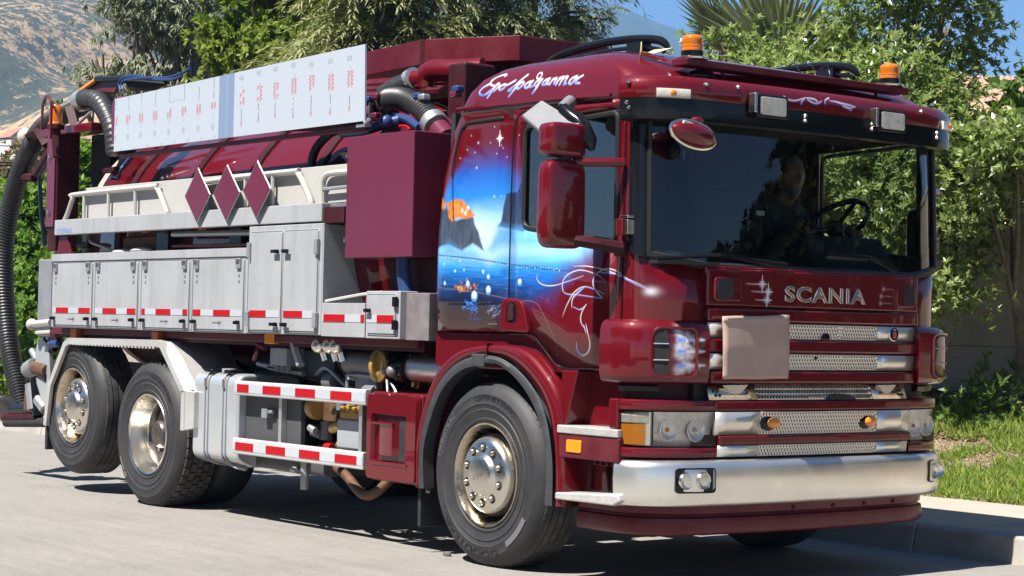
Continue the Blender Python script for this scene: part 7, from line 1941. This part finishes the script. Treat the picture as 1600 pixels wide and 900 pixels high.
# ------------------------------------------------------------------ plants
leaf_br = leafmat('broad_leaf', (.10, .165, .032), (.34, .39, .15), .38, .32, .7)
leaf_hg = leafmat('hedge_leaf', (.085, .17, .025), (.21, .33, .06), .4, .5, .3)
leaf_ced = leafmat('cedar_needle', (.13, .155, .055), (.36, .36, .18), .2, .6, .2)
leaf_ced2 = leafmat('cedar_needle_dark', (.06, .09, .035), (.22, .24, .12), .2, .6, .2)
leaf_euc = leafmat('eucalyptus_leaf', (.13, .155, .085), (.32, .34, .22), .25, .5, .35)
leaf_lime = leafmat('lime_leaf', (.10, .16, .022), (.26, .30, .06), .45, .5, .3)
leaf_vine = leafmat('vine_leaf', (.06, .12, .022), (.16, .23, .06), .4, .45, .3)

def tree(name, label, lobes, base, r0, mat_, leaf, n, per, L, W, group=None, cat='tree', barkm=None, seed=1, **k):
    t = thing(name, label, cat, tuple(base), group)
    lo = L0(lobes, base)
    limbs((0, 0, 0), lo, r0, barkm or bark, t, seed, **{q: k.pop(q) for q in ('fork', 'twigs') if q in k})
    rosettes('crown', leaf, lo, n, per, L, W, t, **k)
    return t
hd_m = leafmat('dark_hedge_leaf', (.022, .036, .014), (.045, .062, .022), .12, .7, .15)
# the big broadleaf shrub tree right of the cab
lob_r = [lob(1235,215,18.6,.9,.8,.62), lob(1335,140,18.4,.75,.9,.66), lob(1420,70,18.2,.72,.9,.75), lob(1475,20,18.4,.40,.7,.6), lob(1430,-60,18.4,.62,.8,.6), lob(1455,150,17.8,.48,.8,.6), lob(1390,260,17.8,1.0,1.0,.85),
         lob(1470,250,17.6,.42,.8,.45), lob(1455,330,17.4,.5,.9,.55), lob(1330,300,18.2,1.2,.9,1.0), lob(1180,150,18.8,.65,.7,.42), lob(1135,92,19,.34,.5,.24), lob(1425,420,17.6,.5,.6,.42), lob(1490,335,17.0,.24,.5,.14), lob(1290,230,18.3,.8,.8,.7), lob(1480,455,17.0,.26,.5,.18)]
pb_ = at_d(1400, 600, 18.3); base_r = (pb_.x, pb_.y, float(verge_z(pb_.x, pb_.y)))
tree('shrub_tree', 'large glossy broadleaf shrub tree hanging over the wall beside the cab', lob_r, base_r, .12, None, leaf_br, 16500, 6, .074, .023, seed=3, shell=.5, spread=1.0, upb=.55)
lob_m = [lob(1560,245,17.0,.36,.5,.15), lob(1600,222,17.2,.3,.5,.18), lob(1525,265,16.9,.30,.45,.15), lob(1590,250,16.8,.3,.4,.10)]
pb_ = at_d(1590, 610, 17.9); base_m = (pb_.x, pb_.y, float(verge_z(pb_.x, pb_.y)))
tree('shrub', 'leafy green shrub spilling over the wall top at the right edge', lob_m, base_m, .05, None, leaf_br, 1100, 6, .085, .03, cat='shrub', seed=5, shell=.35, upb=.2)
lob_v = [lob(1600,115,17.5,.10,.2,.10), lob(1606,150,17.5,.18,.2,.14), lob(1598,180,17.5,.12,.2,.12)]
tree('vine', 'climbing vine with broad leaves at the upper right edge', lob_v, (base_m[0]+.3, base_m[1]+.1, base_m[2]), .03, None, leaf_vine, 60, 5, .12, .10, cat='vine', seed=6, shell=.2, clump=False)
lob_s = [lob(1545,640,17.3,.30,.3,.20), lob(1565,610,17.4,.2,.25,.14), lob(1520,665,17.2,.3,.3,.14)]
pb_ = at_d(1545, 675, 17.3); base_s = (pb_.x, pb_.y, float(verge_z(pb_.x, pb_.y)))
tree('seedling_shrub', 'small sprouting shrub growing at the foot of the concrete wall', lob_s, base_s, .02, None, leaf_vine, 150, 6, .10, .035, cat='shrub', seed=7, shell=.2, clump=False)
# fan palm behind it
pc = at_d(1205, 120, 23.); palm = thing('fan_palm', 'fan palm with stiff grey green fronds rising behind the shrub tree', 'palm tree', (pc.x, pc.y, .3))
leaf_palm = leafmat('palm_leaf', (.11, .145, .065), (.24, .25, .12), .2, .5, .3)
mb = MB(); mb.tube([(0, 0, -.3), (0, 0, pc.z-.8)], [.22, .18], 12); mb.build('trunk', bark, palm)
def frond(org, direction, roll, L, n=34, spread=1.25):
    d = Vector(direction).normalized(); s = d.cross(Vector((0, 0, 1)) if abs(d.z) < .95 else Vector((1, 0, 0))).normalized(); s = (Matrix.Rotation(roll, 3, d) @ s); u = s.cross(d)
    P, F, U, LL = [], [], [], []
    for k in range(n):
        a = (k/(n-1)-.5)*2*spread; f = d*math.cos(a)+s*math.sin(a)+u*.10*abs(math.sin(a))
        P.append(org); F.append(f); U.append(u + s*(.5 if k % 2 else -.5)); LL.append(L*(.82+.25*math.cos(a))*random.uniform(.92, 1.05))
    return cloud('frond', leaf_palm, np.array([list(p) for p in P], float), np.array([list(p) for p in F]), np.array([list(p) for p in U]), np.array(LL), np.full(n, .05), rng.random(n)*.8, palm, fold=.3)
CR = CAM_R
for px, py, L_, ang, rl in ((1120,62,.85,-30,.1),(1140,70,.75,-16,.5),(1188,85,1.15,-6,-.1),(1205,90,1.25,4,.3),(1232,92,1.15,18,-.3),(1252,96,1.1,34,.15),(1275,90,1.0,44,-.2),(1215,100,1.0,-20,.9),(1150,95,.7,-45,.2),(1262,105,.9,62,.5)):
    q = at_d(px, py, 23+random.uniform(-.4, .4)) - Vector((pc.x, pc.y, .3)); a = R(ang)
    d = CR*math.sin(a) + Vector((0, 0, 1))*math.cos(a) + Vector((random.uniform(-.15, .15), random.uniform(-.15, .15), 0))
    frond(q, d, R(90)*0+rl, L_)
    mb = MB(); mb.tube([Vector((0, 0, pc.z-.85)), q], .02, 5); mb.build('stalk', leaf_palm, palm)

# conifer sprays: drooping twigs feathered with needles
def sprays(name, leaf, P0, D0, L_, parent, per=18, needle=.13, w=.026, droop=.55):
    n = len(P0); P, F, U, V = [], [], [], []
    side = np.cross(D0, np.array([0, 0, 1.])); side /= np.maximum(np.linalg.norm(side, axis=1, keepdims=True), 1e-6); upv = np.cross(side, D0); base = rng.random(n)
    for k in range(per):
        t = (k+1)/per; pos = P0 + D0*(L_*t)[:, None] + np.array([0, 0, -1.])*(L_*droop*t*t)[:, None]
        sg = 1 if k % 2 else -1
        f = D0*.8 + side*(sg*(.75-.3*t)) + np.array([0, 0, -1.])*(droop*t*.9) + upv*(rng.normal(size=(n, 1))*.35)
        P.append(pos); F.append(f); U.append(upv+rng.normal(size=(n, 3))*.3); V.append(np.clip(base*.55+t*.35+rng.random(n)*.1, 0, 1))
    P, F, U, V = map(np.concatenate, (P, F, U, V)); m_ = len(P)
    return cloud(name, leaf, P, F, U, needle*(.7+.6*rng.random(m_)), np.full(m_, w), V, parent)
def cedar(label, px, D, top_z, spread, leaf, seed, tiers, z0=1.4, dens=1.0, group=None, name='cedar_tree'):
    rs = np.random.default_rng(seed); q = at_d(px, 500, D); t = thing(name, label, 'tree', (q.x, q.y, 0), group)
    mb = MB(); mb.tube([(0, 0, -.2), (0, 0, top_z*.5), (0, 0, top_z)], [.22, .15, .03], 10); mb.build('trunk', bark_d, t, smooth=60)
    Ps, Ds, Ls = [], [], []; mb = MB()
    for i in range(tiers):
        z = z0 + (top_z-z0)*(i+.2)/tiers; rad = spread*(1-.78*((z-z0)/(top_z-z0))**1.2)
        for k in range(7):
            a = 2*math.pi*(k/7.) + rs.uniform(-.4, .4) + i*1.1; r = rad*rs.uniform(.75, 1.12); dv = Vector((math.cos(a), math.sin(a), 0))
            e = Vector((0, 0, z)) + dv*r + Vector((0, 0, r*rs.uniform(.0, .22))); m_ = Vector((0, 0, z)).lerp(e, .5)+Vector((0, 0, .12*r))
            pa = spline([(0, 0, z), m_, e], 4); mb.tube(pa, list(np.linspace(.05, .008, len(pa))), 5)
            ns = int(26*dens*max(.5, r))
            for s in range(ns):
                u = rs.uniform(.25, 1.02); p = pa[min(len(pa)-1, int(u*(len(pa)-1)))]; off = rs.normal(size=3)*np.array([.10, .10, .05])*r
                dd = dv*1. + Vector((rs.normal()*.7, rs.normal()*.7, rs.normal()*.25)); Ps.append(np.array(p)+off); Ds.append(np.array(dd.normalized())); Ls.append(rs.uniform(.25, .55))
    mb.build('branch', bark_d, t, smooth=60)
    sprays('crown', leaf, np.array(Ps), np.array(Ds), np.array(Ls), t)
    return t
cedar('tall cedar with drooping dark needles behind the hose tray', 700, 27.5, 8.5, 2.6, leaf_ced2, 3, 9, z0=2.6, dens=1.5)
cedar('pale needled cedar between the lime tree and the tall dark cedar', 585, 26.0, 7.2, 1.9, leaf_ced, 4, 8, z0=2.6, dens=1.6)
cedar('cedar with the long low branch reaching out over the cab roof', 820, 30, 8.2, 2.0, leaf_ced2, 6, 8, z0=3.2, dens=1.2)
# lime green tree
lob_g = [lob(400,70,29,.8,.8,.65), lob(455,30,29.5,1.0,.9,.8), lob(385,15,29,.5,.6,.45), lob(500,60,29,.7,.8,.7), lob(450,120,29,1.2,.9,.7), lob(530,110,29,.9,.8,.6), lob(380,120,29,.6,.6,.5), lob(420,-40,29.5,.9,.9,.6), lob(350,130,29,.4,.5,.35)]
q = at_d(450, 520, 29); tree('lime_tree', 'bright yellow green leafy tree above the white sheet panel', lob_g, (q.x, q.y, .1), .16, None, leaf_lime, 5200, 6, .13, .055, seed=11, shell=.3, upb=.1, droop=.3, jit=.16)
# eucalyptus, hanging foliage
lob_e = [lob(225,45,34,.75,.8,.9), lob(255,95,34,.8,.8,.8), lob(200,110,34,.8,.7,.4), lob(165,120,34,.5,.6,.3), lob(290,20,34,.7,.7,.5), lob(320,70,34,.45,.5,.4), lob(215,-40,34,.9,.8,.8), lob(330,-5,34,.6,.6,.4), lob(150,95,34,.35,.4,.25), lob(310,125,34,.6,.5,.3), lob(130,165,34,.5,.5,.3)]
q = at_d(245, 520, 34); tree('eucalyptus_tree', 'grey green eucalyptus with hanging leaves in front of the dry hillside', lob_e, (q.x, q.y, .1), .17, None, leaf_euc, 2300, 6, .17, .032, seed=13, shell=.2, upb=-.6, droop=.9, spread=.7, jit=.2, twigs=4)
# bright shrubs behind the suction hose, each on its own
for i, (px, py, D, rx, rz, lb) in enumerate(((28,440,27,.85,1.05,'bright green garden shrub behind the hanging suction hose'), (72,400,26,.55,1.0,'bright green shrub between the suction hose and the white lockers'), (-20,420,28,.8,1.0,'green shrub at the far left edge behind the road'), (60,500,25,.8,.55,'low shaded green shrub behind the tail of the truck'), (125,330,29,.6,.6,'green shrub seen past the rear column of the truck'))):
    ls = [lob(px, py, D, rx, .7, rz), lob(px-15, py+70, D, rx*.9, .7, rz*.6), lob(px+12, py-60, D, rx*.55, .5, rz*.5)]; q = at_d(px, 560, D)
    tree('garden_shrub', lb, ls, (q.x, q.y, .15), .05, None, leaf_hg, 2300, 6, .11, .05, group=None, cat='shrub', seed=20+i, shell=.35, upb=.5, jit=.1)
for i, (px, py, D, rx, rz, lb) in enumerate(((50,260,60,1.3,.7,'dry olive coloured bush on the rise behind the suction hose'), (85,240,65,1.0,.8,'tan dry bush beside the rear column of the truck'))):
    ls = [lob(px, py, D, rx, 1., rz), lob(px-20, py+20, D, rx, 1., rz*.7)]; q = at_d(px, 480, D)
    tree('dry_bush', lb, ls, (q.x, q.y, .2), .06, None, leafmat('dry_leaf_%d' % i, (.13, .12, .06), (.25, .21, .12), .2), 1100, 6, .20, .07, cat='bush', seed=30+i, shell=.3)
# tall trees on the opposite side of the street, behind the camera: their shade and their mirror image
for i, (x, y, s, h, lb) in enumerate(((-6.4, -12.6, 2.3, 6.6, 'tall street tree across the street, leftmost before the gap'), (-1.6, -12.9, 2.4, 6.9, 'tall street tree across the street, second after the gap'), (3.4, -12.7, 2.3, 6.5, 'tall street tree across the street, third after the gap'), (8.6, -13.4, 2.4, 6.8, 'tall street tree directly behind the camera'), (-20.5, -12.8, 2.5, 6.8, 'tall street tree across the street beyond the gap'))):
    ls = [(x, y, h, s, s*.8, s*.8), (x+s*.5, y+.2, h-1.6, s*.9, s*.8, s*.7), (x-s*.5, y-.2, h-1.5, s*.9, s*.8, s*.7), (x, y, h+s*.7, s*.7, s*.6, s*.6)]
    tree('street_tree', lb, ls, (x, y, .1), .18, None, hd_m, 1500, 6, .42, .22, seed=50+i, shell=.3)
# trees further along the verge, ahead of the truck (they stand in the windscreen reflection)
for i, (x, y, s, h, lb) in enumerate(((8.0, 7.2, 1.5, 3.0, 'lower of the two street trees on the verge ahead of the truck'), (5.0, 7.4, 1.6, 3.6, 'taller street tree on the verge ahead of the truck'), (11.2, 7.3, 1.2, 1.7, 'lowest rounded tree on the verge ahead of the truck'))):
    ls = [(x, y, h, s, s, s*.8), (x+s*.6, y+.3, h-.5, s*.8, s*.8, s*.7), (x-s*.6, y-.2, h-.4, s*.8, s*.8, s*.7), (x, y, h+s*.7, s*.6, s*.6, s*.6)]
    tree('street_tree', lb, ls, (x, y, .3), .15, None, hd_m, 9000, 6, .17, .085, seed=40+i, shell=.2)

# grass and dry litter on the verge
leaf_gr = leafmat('grass_blade', (.12, .21, .03), (.34, .40, .09), .4, .6, .2)
leaf_dry = leafmat('dry_litter', (.26, .20, .10), (.42, .34, .19), .1, .8, .1)
def verge_scatter(name, n, leaf, x0, x1, y0, y1, L, W, dens, tilt, kind='stuff'):
    x = rng.uniform(x0, x1, n); y = rng.uniform(y0, y1, n)
    d = fbm2(x*1.6, y*1.6, 4, 77) + .4*fbm2(x*6, y*6, 2, 5); keep = d > dens
    x, y, d = x[keep], y[keep], d[keep]; m_ = len(x); z = verge_z(x, y)
    f = np.stack([rng.normal(size=m_)*tilt, rng.normal(size=m_)*tilt, np.ones(m_)], 1)
    return cloud(name, leaf, np.stack([x, y, z], 1), f, unit(m_), L*(.5+rng.random(m_)), np.full(m_, W), rng.random(m_), None, .1, kind)
for nm, lb, x0, x1, y0, hh, w_ in (('hedge', 'long clipped hedge along the opposite side of the street', -46, 4.5, -12.2, 2.35, 1.0), ('verge_hedge', 'dark hedge in front of the wall further along the verge', 5.5, 26, 5.9, 1.75, .7)):
    t = thing(nm, lb, 'hedge', ((x0+x1)/2, y0, 0)); n = 26000; L_ = (x1-x0)/2
    px_ = rng.uniform(-L_, L_, n); hz_t = hh*(1+.22*fbm2(px_*.35+3, px_*0+1, 3, 6)); a_ = rng.random(n)*np.pi
    pos = np.stack([px_, -np.cos(a_)*w_*(.85+.3*rng.random(n)), np.minimum(hz_t, np.sin(a_)**.5*hz_t*(.9+.2*rng.random(n)))], 1); pos[:, 2] *= np.where(rng.random(n) < .55, rng.random(n), 1)
    cloud('foliage', hd_m, pos, unit(n), unit(n), .22*(.7+.6*rng.random(n)), np.full(n, .12), rng.random(n), t)
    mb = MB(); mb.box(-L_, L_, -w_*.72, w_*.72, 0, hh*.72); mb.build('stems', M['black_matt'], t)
verge_scatter('grass', 85000, leaf_gr, -7, 2.5, 3.62, 6.3, .075, .010, -.22, .6)
verge_scatter('dry_grass', 26000, leaf_dry, -7, 2.5, 3.6, 6.5, .05, .010, -.6, 2.2)
verge_scatter('grass', 30000, leaf_gr, -26, -7, 3.7, 5.4, .09, .014, -.02, .55)
ml = 5200; x = rng.uniform(-5, 1, ml); y = rng.uniform(5.2, 6.6, ml)
cloud('leaf_litter', leafmat('fallen_leaf', (.10, .065, .035), (.24, .16, .085), .1, .7, .2), np.stack([x, y, verge_z(x, y)+.015], 1), unit(ml)*np.array([1, 1, .3]), unit(ml)+np.array([0, 0, 1.5]), .06*(.6+rng.random(ml)), np.full(ml, .03), rng.random(ml), None, .2, 'stuff')
# stone edging at the left verge
st_m = gmat('edging_stone', (.22, .18, .13), (.32, .27, .2), 4)
for k in range(7):
    x = -20.5 + .55*k; mb = MB(); mb.sphere((0, 0, 0), .27, 10, 7, sc=(1, .6, .6)); mb.v = [(a+random.uniform(-.02, .02), b, c) for a, b, c in mb.v]
    s = mb.build('edging_stone', st_m, None); s.location = (x, 4.15+random.uniform(-.06, .06), .25); s.rotation_euler = (0, 0, random.uniform(-.4, .4))
    tag(s, ('farthest', 'second farthest', 'third farthest', 'middle', 'third nearest', 'second nearest', 'nearest')[k] + ' brown edging stone in the row along the left verge', 'stone', 'edging stones by the left verge')
# small debris on the road by the front wheel
for (px, py, lb) in ((698,866,'flattened grey scrap lying on the road left of the front wheel'),):
    p = on_z(px, py, .01); mb = MB(); mb.prism(rpoly([(-.03, -.012), (.03, -.02), (.045, .005), (.0, .018), (-.03, .012)], .01, 2), 'z', .0, .018)
    s = mb.build('road_scrap', pbr('scrap', (.12, .12, .12), rough=.8), None, bevel=.003); s.location = (p.x, p.y, .004); tag(s, lb, 'debris')

# ------------------------------------------------------------------ far things
hx = at_d(1570, 165, 34)
house = thing('house', 'low house with a faded red tiled roof beyond the wall at the right', 'house', (hx.x, hx.y, 0))
tile = gmat('roof_tile', (.34, .19, .14), (.46, .28, .21), .9, bump=.2, bscale=20, c3=(.22, .13, .10), s3=.8)
e = CAM_R.copy(); e.z = 0; e.normalize(); g = Vector((-e.y, e.x, 0))
def HP(u, v, z): return tuple(e*u + g*v + Vector((0, 0, z)))
zt = at_d(1600, 128, 34).z; ze = 4.05
mb = MB(); mb.add([HP(-.75, -1.2, 0), HP(5, -1.2, 0), HP(5, 4, 0), HP(-.75, 4, 0), HP(-.75, -1.2, ze), HP(5, -1.2, ze), HP(5, 4, ze), HP(-.75, 4, ze)], [(0, 1, 5, 4), (1, 2, 6, 5), (2, 3, 7, 6), (3, 0, 4, 7)]); mb.build('house_wall', pbr('house_render', (.45, .36, .28), rough=.9), house)
mb = MB(); nU, nV = 60, 14; rows = []
for j in range(nV*3+1):
    v = j/(nV*3); r = []
    for i in range(nU*4+1):
        u = i/(nU*4); uu = -.95 + 6.5*u; vv = -1.5 + 3.4*v
        r.append(HP(uu, vv, ze-.05 + (zt-ze+.35)*v + .12*u + .035*abs(math.sin(math.pi*u*nU)) + .02*((j % 3)/3.)))
    rows.append(r)
mb.grid(rows); mb.build('roof', tile, house, recalc=False)
# hills: dry near slope, wooded mountain behind
F0 = CAM_F.copy(); F0.z = 0; F0.normalize(); R0_ = Vector((F0.y, -F0.x, 0))
def terrain(name, us, vs_, hf, mat_):
    U, V = np.meshgrid(us, vs_); Z = hf(U, V)
    X = CAM_P.x + F0.x*V + R0_.x*U; Y = CAM_P.y + F0.y*V + R0_.y*U
    mb = MB(); mb.grid([[(float(X[i, j]), float(Y[i, j]), float(Z[i, j])) for j in range(U.shape[1])] for i in range(U.shape[0])])
    return tag(mb.build(name, mat_, None, recalc=False, smooth=180, merge=False), kind='structure')
def hill_mat(name, ground, ground2, bush, scale, cover, bump):
    m = pbr(name, ground, rough=.95, col2=ground2, vscale=.012*scale, bump=bump, bscale=.06*scale, bdist=3.)
    nt = m.node_tree; p = nt.nodes[m['p']]; L = nt.links.new; src = p.inputs['Base Color'].links[0].from_socket
    tc = N(nt, 'ShaderNodeTexCoord')
    n1 = N(nt, 'ShaderNodeTexNoise', i_Scale=.19*scale, i_Detail=6., i_Roughness=.8); n2 = N(nt, 'ShaderNodeTexNoise', i_Scale=.011*scale, i_Detail=5., i_Roughness=.6)
    L(tc.outputs['Object'], n1.inputs['Vector']); L(tc.outputs['Object'], n2.inputs['Vector'])
    a = N(nt, 'ShaderNodeMath', operation='MULTIPLY_ADD', i_1=.75, i_2=0.); L(n2.outputs['Fac'], a.inputs[0]); L(n1.outputs['Fac'], a.inputs[2])
    mr = N(nt, 'ShaderNodeMapRange', i_1=cover, i_2=cover+.07); L(a.outputs[0], mr.inputs[0])
    mx = N(nt, 'ShaderNodeMix', data_type='RGBA'); mx.inputs[7].default_value = c4(bush); L(src, mx.inputs[6]); L(mr.outputs[0], mx.inputs[0]); L(mx.outputs[2], p.inputs['Base Color'])
    return m
def h_near(U, V):
    t = np.clip((V-260)/640., 0, 1.2); n = fbm2(U/150.+4, V/150., 5, 41); n2 = fbm2(U/42., V/60.+2, 4, 43)
    ridge = (150 + 26*np.clip((U+240)/120., -1, 1.0) + 9*n)*(1-.66*np.clip((U+75)/90., 0, 1))
    gully = -20*np.exp(-((U+150-(V-500)*.08)/26)**2)*np.clip(t*2, 0, 1)
    return -2 + ridge*np.where(t < 1, t**1.15, 1-.6*(t-1)) + (n*22 + n2*9 + gully)*np.clip(t*1.6, 0, 1)
hm1 = hill_mat('dry_hillside', (.29, .195, .10), (.39, .275, .155), (.042, .050, .028), 1.0, .84, 1.)
terrain('hillside', np.linspace(-420, 300, 150), np.linspace(250, 1100, 130), h_near, hm1)
def h_far(U, V):
    c = np.interp(U, [-1500, -700, -200, 60, 130, 210, 330, 600, 1200], [470, 470, 460, 440, 418, 385, 300, 190, 120])
    t = np.clip((V-1400)/1100., 0, 1.25); n = fbm2(U/260.+1, V/260.+8, 6, 61)
    return -5 + (c-4)*np.where(t < 1, t**.9, 1-.5*(t-1)) + n*75*np.clip(t*1.5, 0, 1)*(1-.85*np.clip(1-abs(t-1)*8, 0, 1))
hm2 = hill_mat('wooded_mountain', (.10, .10, .055), (.17, .15, .085), (.035, .05, .028), .5, .72, 1.)
terrain('mountain', np.linspace(-1500, 1300, 170), np.linspace(1400, 2900, 110), h_far, hm2)
# little white houses at the foot of the hill
hw = pbr('white_house', (.62, .6, .56), rough=.9); hr_ = pbr('red_roof', (.35, .16, .11), rough=.9)
for i, (px, py, D, w, lb) in enumerate(((40,262,300,6,'small white house on the hillside seen left of the suction hose'), (84,250,280,5,'small pale house on the hillside beside the rear column'), (22,238,340,5,'tiny white house highest on the left hillside'), (70,268,260,4,'tiny pale shed below the white hillside house'))):
    p = at_d(px, py, D); h = thing('house', lb, 'house', (p.x, p.y, p.z)); mb = MB(); mb.box(-w/2, w/2, -w/3, w/3, -12, 2.4); mb.build('house_wall', hw, h)
    mb = MB(); mb.prism([(-w/3-.3, 2.4), (w/3+.3, 2.4), (0, 4.0)], 'x', -w/2-.3, w/2+.3); mb.build('roof', hr_, h)
# overhead wires crossing low behind the tail
wm = pbr('wire', (.02, .02, .02), rough=.6)
for i, (y0, y1, r, lb) in enumerate(((210,211,.012,'uppermost thin overhead wire behind the suction hose'), (222,222,.012,'second thin overhead wire behind the suction hose'), (247,250,.022,'thick lower overhead cable behind the suction hose'), (252,254,.02,'lowest overhead cable of the four behind the hose'))):
    a, b = at_d(-150, y0-1, 40), at_d(330, y1+2, 44); n = 14; mb = MB()
    mb.tube([a.lerp(b, k/n) - Vector((0, 0, .10*math.sin(math.pi*k/n))) for k in range(n+1)], r, 5); w = mb.build('power_line', wm, None); tag(w, lb, 'wire', 'overhead wires behind the truck tail')
# utility wires over the street (mirrored in the passenger window)
# ------------------------------------------------------------------ air
mb = MB(); mb.box(-2600, 3400, -2200, 3800, -8, 900)
mb = MB()
c = [(-1700, 400), (3000, 400)]
P = [CAM_P + R0_*u + F0*v for u, v in ((-1600, -80), (1400, -80), (1400, 3000), (-1600, 3000))]
mb.add([(p.x, p.y, -9) for p in P] + [(p.x, p.y, 500) for p in P], [(0, 3, 2, 1), (4, 5, 6, 7), (0, 1, 5, 4), (1, 2, 6, 5), (2, 3, 7, 6), (3, 0, 4, 7)])
m, nt, o = newmat('air'); v = N(nt, 'ShaderNodeVolumePrincipled', i_Density=.00028, i_Anisotropy=0.); v.inputs['Color'].default_value = (.26, .55, 1, 1)
nt.links.new(v.outputs[0], o.inputs['Volume'])
hz_ = mb.build('haze', m, None, smooth=0); tag(hz_, kind='stuff')
